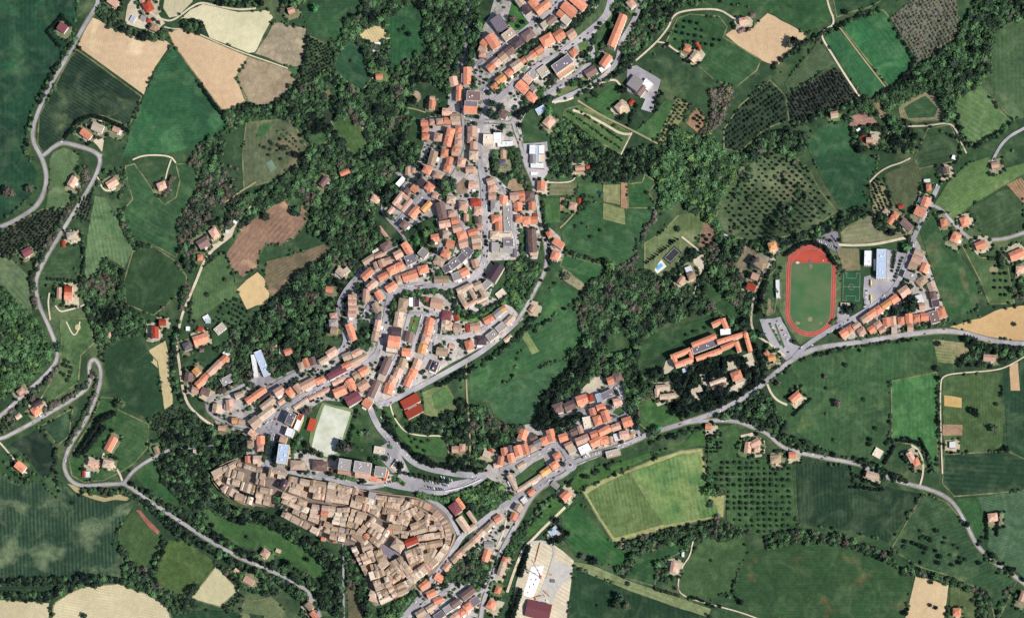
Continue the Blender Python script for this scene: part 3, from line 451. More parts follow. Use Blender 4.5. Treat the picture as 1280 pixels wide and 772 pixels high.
# paved and yard ground -------------------------------------------------------
M_TOWN = ground_mat('town_yards', (186, 177, 173), (152, 146, 136), .9, .06, patch=((82, 104, 68), .635), grain=.1)
M_STONE = ground_mat('old_paving', (140, 126, 116), (116, 106, 100), .8, .03)
M_ASPH = ground_mat('asphalt', (168, 164, 166), (136, 132, 136), .9, .03, fine=.08, grain=.08)
M_ASPH2 = ground_mat('asphalt_dark', (128, 122, 132), (112, 108, 116), .7, .02, fine=.1, grain=.1)
M_DIRT = ground_mat('pale_gravel', (214, 200, 176), (190, 176, 150), .7, .03, fine=.1, grain=.12)
M_TRACK = ground_mat('dirt_track', (164, 152, 118), (128, 126, 92), .7, .03)
M_GRAVEL = ground_mat('grey_gravel', (176, 172, 164), (158, 154, 148), .7, .05)
TOWN = [
 ("town_ground", "light paved yards and gardens of the main ridge town", M_TOWN, "560,80 578,70 600,62 598,44 612,20 628,-40 770,-40 766,20 738,48 752,62 768,76 720,106 672,132 658,140 650,156 655,182 610,196 612,214 640,240 672,240 677,276 700,296 706,326 690,326 678,288 672,324 612,326 625,340 612,370 640,384 655,398 625,422 560,456 500,496 482,512 440,502 404,500 380,516 352,560 420,570 500,596 500,606 420,604 310,582 305,542 270,530 261,505 288,482 338,476 400,446 432,430 416,392 430,364 452,332 490,304 520,320 540,328 553,300 545,268 500,290 478,264 508,226 490,214 520,204 530,180 525,150 560,138"),
 ("town_ground", "light yards of the village by the roundabout", M_TOWN, "602,592 628,555 650,532 690,524 690,500 722,488 750,474 776,464 788,500 797,534 800,550 720,582 690,604 648,634 640,628 622,604"),
 ("town_ground", "light yards beside the south east road", M_TOWN, "640,620 654,632 632,690 606,740 592,792 490,792 506,772 560,706 596,660"),
 ("town_ground", "light yards along the eastern terrace road", M_TOWN, "1045,414 1080,386 1130,352 1142,292 1160,328 1170,356 1188,400 1150,410 1062,424"),
 ("old_town_ground", "stone paved lanes and terraces of the old walled town", M_STONE, "262,590 270,583 296,573 312,576 332,583 346,590 400,603 470,612 500,618 515,620 545,630 560,643 570,664 568,684 556,702 540,717 515,737 500,747 475,756 468,758 460,744 458,725 446,700 436,685 430,680 412,678 393,668 375,652 360,642 345,633 325,633 300,628 282,616 268,604"),
 ("parking_area", "asphalt car park at the stadium entrance", M_ASPH, "949,399 967,398 975,396 983,410 992,430 1004,434 985,452 966,436 955,416"),
 ("parking_area", "asphalt car park beside the blue roofed sports hall", M_ASPH, "1080,346 1088,344 1108,350 1109,312 1137,318 1140,324 1126,352 1100,378 1082,392 1079,370"),
 ("parking_area", "small purple grey car park north of the running track", M_ASPH2, "1018,300 1034,291 1047,288 1049,306 1052,308 1046,315 1036,310"),
 ("parking_area", "grey yard around the warehouse with skylights", M_ASPH, "784,84 796,82 826,100 820,122 815,141 801,137 806,124 784,114"),
 ("parking_area", "walled car park below the spine road", M_ASPH, "498,590 520,597 553,604 585,598 600,600 584,609 560,613 520,609 496,606"),
 ("parking_area", "asphalt square in front of the church school", M_ASPH, "313,534 320,528 332,520 340,512 352,514 356,520 348,545 336,552 322,540"),
 ("parking_area", "pale street square at the upper junction", M_ASPH, "606,104 624,110 616,132 604,146 600,128 601,112"),
 ("town_square", "blue grey paved main square in the old town", M_ASPH2, "475,684 484,676 497,692 487,702 478,701"),
 ("parking_area", "grey street parking beside the apartment blocks", M_ASPH, "470,560 486,552 500,566 512,590 490,590 476,574"),
 ("parking_area", "asphalt forecourt of the white roofed hall", M_ASPH, "312,474 322,466 334,462 342,464 344,472 334,480 318,482"),
 ("parking_area", "grey yard round the white school complex", M_ASPH, "654,180 684,177 687,212 678,226 664,224 656,202"),
 ("yard", "pale yard of the villa behind the tennis court", M_DIRT, "866,325 880,316 880,336 870,352 845,360 842,354 856,344"),
 ("yard", "tan gravel triangle in the village", M_DIRT, "720,494 744,468 752,470 755,482 740,490 722,502"),
 ("yard", "paved grey yard beside the small football pitch", M_ASPH, "1046,384 1062,382 1062,396 1046,404"),
 ("building_pad", "grey gravel pad of the construction site", M_GRAVEL, "687,705 700,701 716,709 712,722 705,728 697,738 690,752 668,750 676,738"),
 ("building_pad", "white concrete slab of the construction site", None, "664,708 680,707 676,722 666,747 654,743"),
 ("yard", "pale yard around the old farmhouse villa", M_DIRT, "815,482 832,477 842,484 844,498 822,508 818,500"),
 ("yard", "pale yard below the monastery", M_DIRT, "832,452 840,446 846,456 836,466 826,470"),
 ("yard", "worn yard of the top left farm", M_DIRT, "160,6 172,-10 200,-10 198,18 206,30 196,38 176,36 156,30"),
 ("yard", "worn cream yard of the farm below the dark field", M_DIRT, "102,160 112,152 126,150 140,164 130,176 128,190 116,176 106,170"),
 ("yard", "white yard of the hillside houses", M_DIRT, "246,320 262,308 284,288 294,284 290,296 262,318 252,328"),
 ("yard", "tan garden by the eastern star shaped villa", M_DIRT, "926,544 940,541 956,550 956,566 928,570"),
 ("yard", "pale yellow terrace in the monastery garden", M_DIRT, "903,452 918,450 925,458 922,464 910,466"),
 ("yard", "curved pale path bed in the monastery garden", M_DIRT, "862,486 874,480 880,488 870,492 880,500 874,504 864,496"),
 ("yard", "stepped pale terrace of the monastery garden", M_DIRT, "884,482 892,470 908,472 912,480 896,486 888,492"),
 ("yard", "pale terrace under the monastery chapel", M_DIRT, "912,484 934,474 936,480 920,492 912,492"),
 ("yard", "pale court at the monastery east wing", M_DIRT, "928,444 940,440 944,456 936,462"),
 ("yard", "thin pale path in the monastery garden", M_DIRT, "874,468 880,466 886,480 880,484"),
 ("yard", "narrow pale court at the monastery front", M_DIRT, "852,456 866,450 867,455 856,461"),
]
M_WHITE_C, nt, b = new_mat('white_concrete'); nt.links.new(mix(nt, noise_fac(nt, .25, 5, .4, .7), lin((236, 236, 234)), lin((196, 196, 196))), b.inputs['Base Color'])
for i, (nm, lab, m, pt) in enumerate(TOWN):
    P = pts(pt)
    sheet(nm, P, m or M_WHITE_C, .42+.3*(nm != 'town_ground')+.01*i, .9, label=lab, soft=int('old' in nm))
    if nm != 'town_ground' and 'monastery terr' not in lab: raster(P)

# roads -----------------------------------------------------------------------
ROADS = """
road|main western road climbing past the dark striped field|a|5|127,-40 124,3 112,22 100,42 92,58 75,86 58,116 47,142 41,160 41,178 52,196 58,215 58,231 49,256 26,272 0,285 -60,300
road|link road between the two western roads|a|4.5|50,196 57,193 68,183 78,178 95,182 115,188 127,196
road|western road winding down to the lower left|a|4.5|115,188 127,197 121,218 108,241 91,268 72,298 49,337 44,355 48,380 57,399 68,424 74,449 54,472 26,496 0,522 -60,552
road|hairpin road in the west|a|4.2|-60,560 0,549 15,542 52,522 104,491 114,478 111,459 114,450 120,449 126,460 126,475 119,501 104,532 88,555 79,579 83,593 91,603 101,607 124,606 155,604
road|road running below the old walled town to the bottom edge|a|4.5|150,604 158,605 187,626 223,650 259,674 298,696 322,706 346,716 382,735 393,751 400,770 412,830
road|short branch road below the town|a|4|155,604 165,590 175,582 190,573 200,568 212,562
lane|grey lane ending at the lone house|a|3|225,561 245,559 268,557
lane|pale farm drive to the long tan barn|d|3|130,566 127,580 142,580 150,592 153,601
lane|white lane curling round the western suburb|d|3.6|320,252 306,268 298,278 272,306 256,324 246,350 237,371 228,392 225,405 220,426 225,460 229,491 238,511 262,530 277,537
road|suburb loop road by the white hall|a|4|325,536 288,531 264,519 257,506 264,495 285,491 311,478 322,472 334,470
road|broad main street of the town|a|6|334,584 337,560 341,542 346,522 354,510 372,499 398,485 437,465 460,454 474,439 478,420 482,400 484,385 487,371
road|spine road curving round the convent hill|a|6.5|487,371 496,363 514,357 540,358 569,357 595,345 605,330 608,304 606,270 604,226 600,203 599,188 599,158 604,146 612,130 625,122
road|upper main road to the top edge|a|6|620,125 636,112 652,97 677,79 696,70 710,60 735,40 750,28 762,12 767,-40
road|upper ridge street|a|4.5|592,84 602,77 615,68 630,57 650,42 672,24 692,12 705,-6 716,-40
road|street by the big brown hall|a|4.5|602,78 612,88 622,98 612,108 603,118
road|northern road through the wood|a|3.6|588,-40 587,0 584,31 582,65 576,85 576,103 577,124 578,145 580,160 579,180 574,194 562,219 551,227 540,222 524,214
road|short link at the upper junction|a|4.5|578,147 590,150 601,152
road|lower lane past the school complex|a|4|604,152 618,152 635,155 641,152 643,160 648,174 652,186 656,204 665,224 670,240 672,258 676,282 681,300 684,327 679,345 666,368 656,386 646,402
road|short street at the cypress row|a|4|640,152 648,142 665,130 680,122
road|upper terrace street|a|5|676,126 690,112 706,102 722,93 738,78 742,66 738,52 736,44
road|lane by the long apartment block|a|5|692,128 720,116 744,104 762,90 772,76 774,66 776,52 788,34 800,10 806,-40
road|eastern bypass of the ridge town|a|5.5|646,402 627,420 605,438 582,452 560,464 540,475 520,486 501,496 486,502 473,506
road|wide road sweeping down to the south east|a|6.5|460,500 465,518 475,537 496,558 517,579 540,587 553,589 575,593 592,594 607,594
road|wide road under the old town wall|a|6|590,606 602,598 607,594
road|retaining wall road by the old town gate|a|6.5|480,604 495,608 514,611 548,617 569,613 587,604 602,597
road|street along the north side of the old town|a|4.2|322,580 333,583 340,585 375,592 410,597 435,605 460,610 480,606
road|ring street around the rounded end of the old town|a|4.5|528,620 545,628 560,640 568,655 574,668
road|street past the convent towards the bottom edge|a|6|671,608 656,616 640,625 622,636 605,650 590,661 577,669 564,693 548,714 537,727 522,751 500,776 470,830
road|street from the old town to the roundabout|a|4.2|671,608 685,596 700,586 710,582
road|south east road through the outer houses|a|5.5|714,585 705,594 692,599 672,612 660,628 652,644 640,664 630,682 622,700 616,722 608,740 602,760 594,830
lane|white lane beside the orange barn|d|2.6|634,640 632,656 626,674 618,690 612,702
lane|lower street with terraces, left|a|3.5|516,766 534,750 552,742 566,730
lane|lower street with terraces, middle|a|3.5|524,780 540,766 564,751 580,736 588,730
lane|lower street with terraces, right|a|3.5|556,776 575,758 596,743 608,735
road|main eastern road|a|6|713,581 725,574 748,566 770,560 800,548 808,543 847,531 886,519 920,503 948,485 960,474 986,452 1008,440 1024,434 1071,428 1110,422 1141,417 1180,413 1206,416 1225,422 1245,427 1280,430 1350,434
road|road looping round the orchard to the lower right|a|4.2|855,528 876,526 900,525 920,526 942,534 960,542 972,554 986,563 1025,571 1071,579 1090,587 1105,594 1120,601 1141,606 1167,613 1185,622 1197,635 1209,657 1217,675 1229,691 1245,704 1258,712 1280,729 1340,780
road|terrace road of the eastern village|a|5|992,448 1004,434 1024,421 1045,408 1066,398 1090,383 1112,368 1124,350 1132,332 1137,318 1141,300 1150,280 1159,262 1167,245 1173,232
road|road past the eastern farms|a|3.8|1160,258 1168,257 1178,263 1193,281 1209,297 1222,302 1240,300 1256,299 1280,291 1350,268
lane|pale road at the right edge|a|4|1350,120 1280,161 1264,169 1252,180 1243,196 1240,206 1242,214
lane|dirt track crossing the upper right fields|d|2.6|1028,-40 1034,5 1045,30 1030,38 1026,46 1040,68 1056,94 1070,115 1078,127
lane|pale grass track between the two green fields|t|2|1046,30 1070,62 1090,88 1109,112
lane|curved dirt track from the worn ring|d|2.4|1110,168 1118,160 1130,158 1157,158 1188,153 1197,166 1202,180 1208,192
lane|sandy road north of the stadium|d|3.6|1048,306 1066,307 1090,306 1112,302 1128,298 1142,296
lane|dirt track towards the crossroads|d|2.2|1087,228 1098,216 1112,208 1126,204 1138,198
lane|winding dirt track at the top|d|2.6|785,84 800,72 821,53 830,42 837,32 840,22 850,15 873,12 899,12 912,20 922,27
lane|short drive to three small barns|d|2.2|822,53 832,54 842,62 855,70
lane|white track along the pale fields|d|2.6|320,11 298,13 270,8 251,3 238,10 228,18 218,25 210,27 196,22 186,14 176,4 166,-30
lane|thin pale track below the straw field|d|1.6|205,34 218,37 233,36 251,44 280,57 311,69 338,78 360,86
lane|pale lane past the construction site|d|3.6|712,628 696,644 679,660 664,676 655,684 648,700 642,716 634,740
lane|curved gravel ramp of the construction site|g|4|660,680 668,677 680,677 691,680 694,690 690,704 684,724
lane|track past the small farm in the south|d|1.8|872,668 866,676 863,694 854,706 849,718 847,738 858,746 873,751 900,758 930,766 960,778 1000,830
lane|short white drive by the eastern villa|d|3|959,480 964,492 972,501 984,506
lane|white drive looping round the eastern villa|d|2.6|1139,556 1148,562 1154,575 1154,592 1150,606
lane|track along the eastern plots|d|1.8|1290,440 1262,457 1245,463 1200,466 1180,469 1175,478 1176,540 1178,592
lane|drive of the red roofed western farm|d|2.2|62,366 60,378 63,400
lane|forked drive of the red roofed western farm|d|2.2|68,380 75,390 84,388 98,384 108,380
lane|small pale loop drive|d|1.8|83,402 92,421 98,414 100,402
lane|drive beside the lower left orange house|d|2.4|0,553 13,568 22,580 34,592
lane|short drive to the western tan villa|d|2.4|122,221 126,232 133,240 144,236
lane|lane up the wooded western slope|a|3.2|478,256 477,264 488,278 500,290 506,298 513,310 521,320 527,325
lane|parking street by the courtyard school|a|5|496,279 510,262 524,245 532,246
lane|street beside the long brown hall|a|4|526,243 540,250 545,264 549,282 553,296 551,308 545,319 527,325
lane|stepped street down from the crossing|a|4|527,325 510,334 494,343 478,351
road|western rim street|a|4.2|499,304 478,318 457,335 440,352 428,368 422,384 424,400 430,415 432,428 424,440 412,450 400,457 385,460 372,465 352,476 334,486
lane|street between the terraces above the spine|a|4|463,332 468,342 475,355 487,371
lane|narrow street behind the orange terrace|a|3.2|474,362 464,375 458,388 452,396
lane|inner curving street of the upper quarter|a|3.6|586,252 578,249 571,256 572,270 578,280 587,296 589,311 581,326 568,336 553,342
lane|second inner street of the upper quarter|a|3.2|579,249 589,258 594,270 597,288
lane|steep street, right of three|a|4|550,391 548,402 543,422 535,441 522,471 509,488 497,497
lane|steep street, left of three|a|4|512,392 505,420 498,444 487,462 477,486 470,502
lane|steep street, middle of three|a|3.6|529,394 523,415 514,442 506,462 496,486 490,496
lane|cross street over the steep streets|a|4|511,392 530,392 550,390 556,388
road|lower hillside terrace street|a|4.2|541,419 556,422 571,422 590,417 608,409 625,399 637,388
lane|street past the triangular block|a|3.2|605,214 614,221 624,232 634,242 639,256 640,285 646,297 647,322
road|village street past the roundabout|a|4.2|625,587 647,579 664,570 679,563 688,557 697,556 704,563 710,574
lane|upper village street|a|3.6|716,546 747,535 766,526 783,516
lane|far village street|a|3.6|690,522 712,518 735,510 746,504 762,494 776,478 779,494 782,512 790,526 797,538 801,546
lane|short village side street|a|3.2|735,510 742,526 746,536
lane|white lane from the monastery to the stadium|d|3|968,314 962,330 951,348 943,368 939,390 939,408 946,420 956,426 968,434 982,446
lane|white park path|d|2|488,506 491,518 498,530 508,541 530,545 552,544 560,552 561,568
lane|straight footpath across the valley|t|2.4|583,454 583,480 584,500 588,545 587,582
lane|narrow road down from the old town gate|a|2.8|427,668 430,690 429,720 430,772 430,830
lane|dirt path in the wood|t|1.8|508,135 520,137 532,141
lane|dirt track through the woodland clearing|t|2.4|320,228 300,240 290,248 276,256
lane|pale loop track west of the ridge|d|2|474,224 460,232 455,244 458,258 464,266
lane|lane to the little hill farms|d|1.8|469,68 466,80 466,100 466,110
lane|drive to the grey roofed farmhouse|d|1.8|719,213 719,226 704,229 681,228
lane|track through the kitchen gardens|t|2|721,262 710,276 700,285
lane|drive up to the pool villa|d|2.4|852,296 862,304 872,312 880,318
lane|drive below the pool villa|d|2.2|821,354 832,358 846,358 862,352 870,350 870,362 862,376
lane|retaining lane of the grey farm|d|2|214,200 208,218 207,228
lane|hedge lane in the north west|d|2.2|166,200 178,195 196,194 214,196 220,204
lane|pale strip path in the terraced garden|d|2.6|716,138 734,144 760,158 776,168 790,168
lane|straight path across the park|t|2.6|722,126 750,144 788,162 826,182
lane|white path down to the garden house|d|1.8|790,166 784,178 776,194
lane|path beside the parkland|d|3|690,128 712,126 742,108 768,98 776,108
"""
MR = {'a': M_ASPH, 'd': M_DIRT, 't': M_TRACK, 'g': M_GRAVEL}
ROADLINES = []
M_VERGE = ground_mat('road_verge', (128, 124, 92), (88, 100, 66), .9, .02)
for pl, nmb in (("961,406 963,405 978,431 975,432", 'western'), ("968,405 970,404 981,433 979,436", 'eastern')):
    sheet('grass_island', pts(pl), ground_mat('island_'+nmb, (84, 112, 66)), 1.0, 0, 6, label=nmb+' grass island of the stadium car park', soft=0)
for i, ln in enumerate(ROADS.strip().splitlines()):
    nm, lab, k, w, pt = ln.split('|'); P = pts(pt); w = float(w)*(1.14 if any(q in lab for q in ('street', 'terrace', 'spine', 'upper main', 'village', 'rim', 'wide road', 'bypass', 'apartment')) else .88)
    ribbon(nm, P, w, MR[k], (1.35 if nm == 'road' else 1.15)+.006*i, lab)
    if nm == 'road' and w < 5.3 and 'street' not in lab: ribbon('road_verge', P, w+2.6, M_VERGE, .72+.003*i, 'worn grass verge of the '+lab)
    Q = smooth_line(P, 2); raster_line(Q, w*.5+(1.5 if nm == 'road' else .5)); ROADLINES.append((Q, w, k))
# roundabout: road ring and planted island
def disc(name, x, y, r, mat, lift, kind='structure', label=None, n=28, rx=1.0):
    return sheet(name, [(x+r*rx*math.cos(2*math.pi*i/n), y+r*math.sin(2*math.pi*i/n)) for i in range(n)], mat, lift, 0, 4, kind, label, 0)
disc('roundabout', 713, 581, 8.2, M_ASPH, 2.1, label='small asphalt roundabout at the village')
# ---------------------------------------------------------------- buildings
RC = {'o': ((220, 142, 112), 'orange'), 's': ((206, 164, 142), 'salmon'), 't': ((192, 168, 146), 'tan'), 'b': ((120, 96, 92), 'brown'),
      'k': ((78, 64, 72), 'dark brown'), 'g': ((150, 144, 142), 'grey'), 'd': ((112, 104, 112), 'dark grey'), 'm': ((124, 72, 78), 'maroon'),
      'r': ((168, 70, 52), 'red'), 'w': ((232, 232, 234), 'white'), 'l': ((170, 184, 204), 'pale blue'), 'y': ((222, 158, 104), 'amber'),
      'c': ((204, 188, 168), 'cream'), 'n': ((166, 142, 118), 'umber')}
def roof_mat(code, c):
    m, nt, b = new_mat('roof_'+code, .85)
    oi = N(nt, 'ShaderNodeObjectInfo'); tc = N(nt, 'ShaderNodeNewGeometry').outputs['Position']
    base = lin(c)
    r = mix(nt, oi.outputs['Random'], tuple(v*.70 for v in base), tuple(min(.9, v*1.2) for v in base))
    if code in 'ostbny':
        grey = tuple(.5*v+.5*lin((128, 112, 100))[i] for i, v in enumerate(base))
        r = mix(nt, noise_fac(nt, .16, 4, .45, .75, tc), r, grey)
    r = mix(nt, 1.0, r, mix(nt, noise_fac(nt, .7, 4, .3, .7, tc), (.74,)*3, (1.12,)*3), 'MULTIPLY')
    nt.links.new(r, b.inputs['Base Color']); bump(nt, b, noise_fac(nt, 1.4, 3, .3, .7, tc), .25)
    return m
RM = {k: roof_mat(k, v[0]) for k, v in RC.items()}
def plain(name, c, rough=.9, var=.2, sc=.4):
    m, nt, b = new_mat(name, rough); base = lin(c)
    oi = N(nt, 'ShaderNodeObjectInfo')
    r = mix(nt, oi.outputs['Random'], tuple(v*(1-var) for v in base), tuple(min(.92, v*(1+var*.6)) for v in base))
    r = mix(nt, 1.0, r, mix(nt, noise_fac(nt, sc, 3, .3, .7), (.88,)*3, (1.06,)*3), 'MULTIPLY')
    nt.links.new(r, b.inputs['Base Color']); return m
WALLS = [plain('wall_cream', (232, 218, 192)), plain('wall_white', (228, 224, 216)), plain('wall_ochre', (218, 192, 152)), plain('wall_brick', (172, 128, 100))]
M_WIN = plain('window_glass', (44, 50, 58), .2); M_CHIM = plain('chimney_brick', (158, 112, 88)); M_TRIM = plain('parapet_white', (224, 222, 216), var=.05)
M_TERR = plain('terrace_tiles', (196, 176, 156)); M_STONEW = plain('wall_stone', (176, 156, 132)); M_PANEL, _nt, _b = new_mat('solar_panel', .25); _b.inputs['Base Color'].default_value = (*lin((34, 40, 62)), 1)
def pm(name, V, F, mat):
    me = bpy.data.meshes.new(name); me.from_pydata(V, [], F); me.update(); me.materials.append(mat); return me
_cache = {}
def wall_mesh(mi):
    k = ('w', mi)
    if k not in _cache:
        V = [(x, y, z) for z in (-2.5, 1) for x, y in ((-.5, -.5), (.5, -.5), (.5, .5), (-.5, .5))]
        _cache[k] = pm('wall', V, [(0, 1, 5, 4), (1, 2, 6, 5), (2, 3, 7, 6), (3, 0, 4, 7), (4, 5, 6, 7)], WALLS[mi])
    return _cache[k]
def box(V, F, x0, x1, y0, y1, z0, z1):
    n = len(V); V += [(x, y, z) for z in (z0, z1) for x, y in ((x0, y0), (x1, y0), (x1, y1), (x0, y1))]
    F += [(n, n+1, n+5, n+4), (n+1, n+2, n+6, n+5), (n+2, n+3, n+7, n+6), (n+3, n, n+4, n+7), (n+4, n+5, n+6, n+7), (n+3, n+2, n+1, n)]
def win_mesh(cols, rows, side):
    k = ('win', cols, rows, side)
    if k not in _cache:
        V, F = [], []
        for r in range(rows):
            z0 = (r+.32)/rows; z1 = (r+.75)/rows
            for s in (-1, 1):
                for c in range(cols):
                    u = -.5+(c+.5)/cols; hw = .16/cols
                    if r == 0 and c == cols//2 and s < 0: box(V, F, u-hw, u+hw, s*.5-.006, s*.5+.006, .01/rows, z1)
                    else: box(V, F, u-hw, u+hw, s*.5-.006, s*.5+.006, z0, z1)
                for c in range(side):
                    u = -.5+(c+.5)/side; hw = .16/side; box(V, F, s*.5-.004, s*.5+.004, u-hw, u+hw, z0, z1)
        _cache[k] = pm('window', V, F, M_WIN)
    return _cache[k]
def roof_mesh(kind, code):
    k = ('r', kind, code)
    if k in _cache: return _cache[k]
    e = .5
    if kind == 'gable':
        V = [(-e, -e, 0), (e, -e, 0), (e, e, 0), (-e, e, 0), (-e, -e, .12), (e, -e, .12), (e, e, .12), (-e, e, .12), (-e, 0, 1), (e, 0, 1)]
        F = [(0, 3, 2, 1), (0, 1, 5, 4), (2, 3, 7, 6), (4, 5, 9, 8), (6, 7, 8, 9), (0, 4, 8, 7, 3), (1, 2, 6, 9, 5)]
    elif kind == 'hip':
        V = [(-e, -e, 0), (e, -e, 0), (e, e, 0), (-e, e, 0), (-e, -e, .12), (e, -e, .12), (e, e, .12), (-e, e, .12), (-.16, 0, 1), (.16, 0, 1)]
        F = [(0, 3, 2, 1), (0, 1, 5, 4), (2, 3, 7, 6), (1, 2, 6, 5), (3, 0, 4, 7), (4, 5, 9, 8), (6, 7, 8, 9), (7, 4, 8), (5, 6, 9)]
    elif kind == 'shed':
        V = [(-e, -e, 0), (e, -e, 0), (e, e, 0), (-e, e, 0), (-e, -e, .15), (e, -e, .15), (e, e, 1), (-e, e, 1)]
        F = [(0, 3, 2, 1), (0, 1, 5, 4), (1, 2, 6, 5), (2, 3, 7, 6), (3, 0, 4, 7), (4, 5, 6, 7)]
    else:   # flat slab
        V, F = [], []; box(V, F, -.485, .485, -.485, .485, 0, .5)
    _cache[k] = pm('roof', V, F, RM[code]); return _cache[k]
def simple(kind):
    k = ('s', kind)
    if k in _cache: return _cache[k]
    V, F = [], []
    if kind == 'chimney': box(V, F, -.45, .45, -.35, .35, -1.2, 1.0); box(V, F, -.6, .6, -.5, .5, 1.0, 1.2); m = M_CHIM
    elif kind == 'parapet':
        for a in ((-.5, .5, -.5, -.485), (-.5, .5, .485, .5), (-.5, -.485, -.485, .485), (.485, .5, -.485, .485)): box(V, F, *a, -.2, 1)
        m = M_TRIM
    elif kind == 'panel': box(V, F, -.5, .5, -.5, .5, 0, .1); m = M_PANEL
    elif kind == 'terrace': box(V, F, -.5, .5, -.5, .5, -.5, .8); box(V, F, -.5, .5, -.5, -.42, .8, 1); box(V, F, -.5, .5, .42, .5, .8, 1); m = M_TERR
    elif kind == 'vent': box(V, F, -.5, .5, -.5, .5, 0, 1); m = M_TRIM
    _cache[k] = pm(kind, V, F, m); return _cache[k]
ITEMS = []     # (root or None, noun, colour code, x, y, size, roofkind)
def child(name, me, root, loc, sc, rz=0):
    o = bpy.data.objects.new(name, me); o.location = loc; o.scale = sc; o.rotation_euler = (0, 0, rz); link(o, root); return o
def building(x, y, w, d, ang, code, noun='detached_house', h=None, kind=None, panel=False, solid=True):
    """w along the picture angle, d across, both in grid pixels"""
    if d > w*1.08: w, d, ang = d, w, ang+90
    if noun in ('detached_house', 'terraced_house') and w*d > 30: w *= 1.05; d *= 1.05
    W_, D_ = w*M_PX, d*M_PX
    if kind is None:
        kind = 'flat' if code in 'wlc' or (code in 'gd' and w*d > 90) else ('hip' if w < d*1.35 and rng.random() < .45 else 'gable')
    if h is None: h = rng.choice((6.2, 6.8, 8.8, 9.4)) if noun != 'shed' else 3.0
    if min(w, d) < 5.5 and noun == 'detached_house': noun = 'shed'; h = 3.4
    a = math.radians(ang)
    if solid:
        hw, hd = w/2+.8, d/2+.8
        raster([(x+u*hw*math.cos(a)-v*hd*math.sin(a), y+u*hw*math.sin(a)+v*hd*math.cos(a)) for u, v in ((-1, -1), (1, -1), (1, 1), (-1, 1))])
    ITEMS.append(dict(x=x, y=y, w=w, d=d, W=W_, D=D_, ang=ang, code=code, noun=noun, h=h, kind=kind, panel=panel))
def realise(it):
    r = thing(it['noun'], it['x'], it['y'], it['ang'], up=it['h']); W_, D_, h = it['W'], it['D'], it['h']
    rr = random.Random(int(it['x']*31+it['y']*17))
    child('wall', wall_mesh(rr.choice((0, 0, 1, 1, 2, 3)) if it['noun'] != 'old_town_house' else rr.choice((0, 2, 3, 3))), r, (0, 0, 0), (W_, D_, h))
    rows = max(1, int(h/3)); wo = child('window', win_mesh(max(1, min(9, int(W_/3.2))), rows, max(1, min(5, int(D_/4)))), r, (0, 0, 0), (W_, D_, h)); wo['kind'] = 'stuff'
    k = it['kind']
    ov = 1.1 if it['noun'] != 'old_town_house' else .3
    if k == 'flat':
        child('roof', roof_mesh('flat', it['code']), r, (0, 0, h), (W_, D_, .5)); child('parapet', simple('parapet'), r, (0, 0, h), (W_+.1, D_+.1, .9))
        if W_*D_ > 260:
            for q in range(2 if W_*D_ < 500 else 4):
                child('roof_vent', simple('vent'), r, (rr.uniform(-.35, .35)*W_, rr.uniform(-.3, .3)*D_, h+.25), (rr.uniform(1.5, 3), rr.uniform(1.5, 2.5), rr.uniform(.8, 1.8)))
    else:
        rh = {'gable': .26, 'hip': .24, 'shed': .2}[k]*D_
        if it['code'] in 'ml' : rh *= .6
        child('roof', roof_mesh(k, it['code']), r, (0, 0, h), (W_+ov, D_+ov, rh), math.pi if rr.random() < .5 else 0)
        if it['noun'] not in ('shed', 'barn', 'warehouse', 'sports_hall') and k != 'shed' and rr.random() < .6:
            child('chimney', simple('chimney'), r, (rr.uniform(-.3, .3)*W_, rr.choice((-1, 1))*.2*D_, h+rh*.75), (1.1, 1.1, 1.2))
        if it['noun'] == 'old_town_house' and rr.random() < .28:
            child('roof_terrace', simple('terrace'), r, (rr.uniform(-.25, .25)*W_, rr.choice((-1, 1))*.2*D_, h+rh*.3), (rr.uniform(2, 3.6), rr.uniform(2, 3), rh*.6+.6))
    if it['noun'] in ('detached_house', 'terraced_house') and W_ > 9 and rr.random() < .8:
        aw, ad, ah = rr.uniform(3, W_*.55), rr.uniform(2.5, 4.5), rr.choice((2.8, 3.2, 4.5)); sy = -1 if math.cos(math.radians(it['ang'])) > 0 else 1; ax = rr.uniform(-.25, .25)*W_
        child('annex', wall_mesh(rr.choice((0, 1, 1))), r, (ax, sy*(D_/2+ad/2-.1), 0), (aw, ad, ah))
        child('annex_roof', roof_mesh('flat' if rr.random() < .6 else 'shed', rr.choice('ccwtsg')), r, (ax, sy*(D_/2+ad/2), ah), (aw+.4, ad+.3, .7))
    if it['panel']:
        p = child('solar_panel', simple('panel'), r, (0, -.24*D_, h+.55+(0 if k == 'flat' else .13*D_)), (W_*.6, D_*.3, 1))
        if k != 'flat': p.rotation_euler = (math.atan(.52), 0, 0)
    return r
def row(x0, y0, x1, y1, n, depth, codes, noun='terraced_house', h=None, kind='gable', gap=.0, jit=.5):
    L = math.hypot(x1-x0, y1-y0); a = math.degrees(math.atan2(y1-y0, x1-x0)); ux, uy = (x1-x0)/L, (y1-y0)/L
    for i in range(n):
        t = (i+.5)/n*L; c = codes[i % len(codes)]; j = rng.uniform(-jit, jit)
        building(x0+ux*t-uy*j, y0+uy*t+ux*j, L/n-gap, depth+rng.uniform(-.6, .6), a, c, noun, h if h else rng.choice((6.5, 7.2, 8.5, 9.2)), kind)

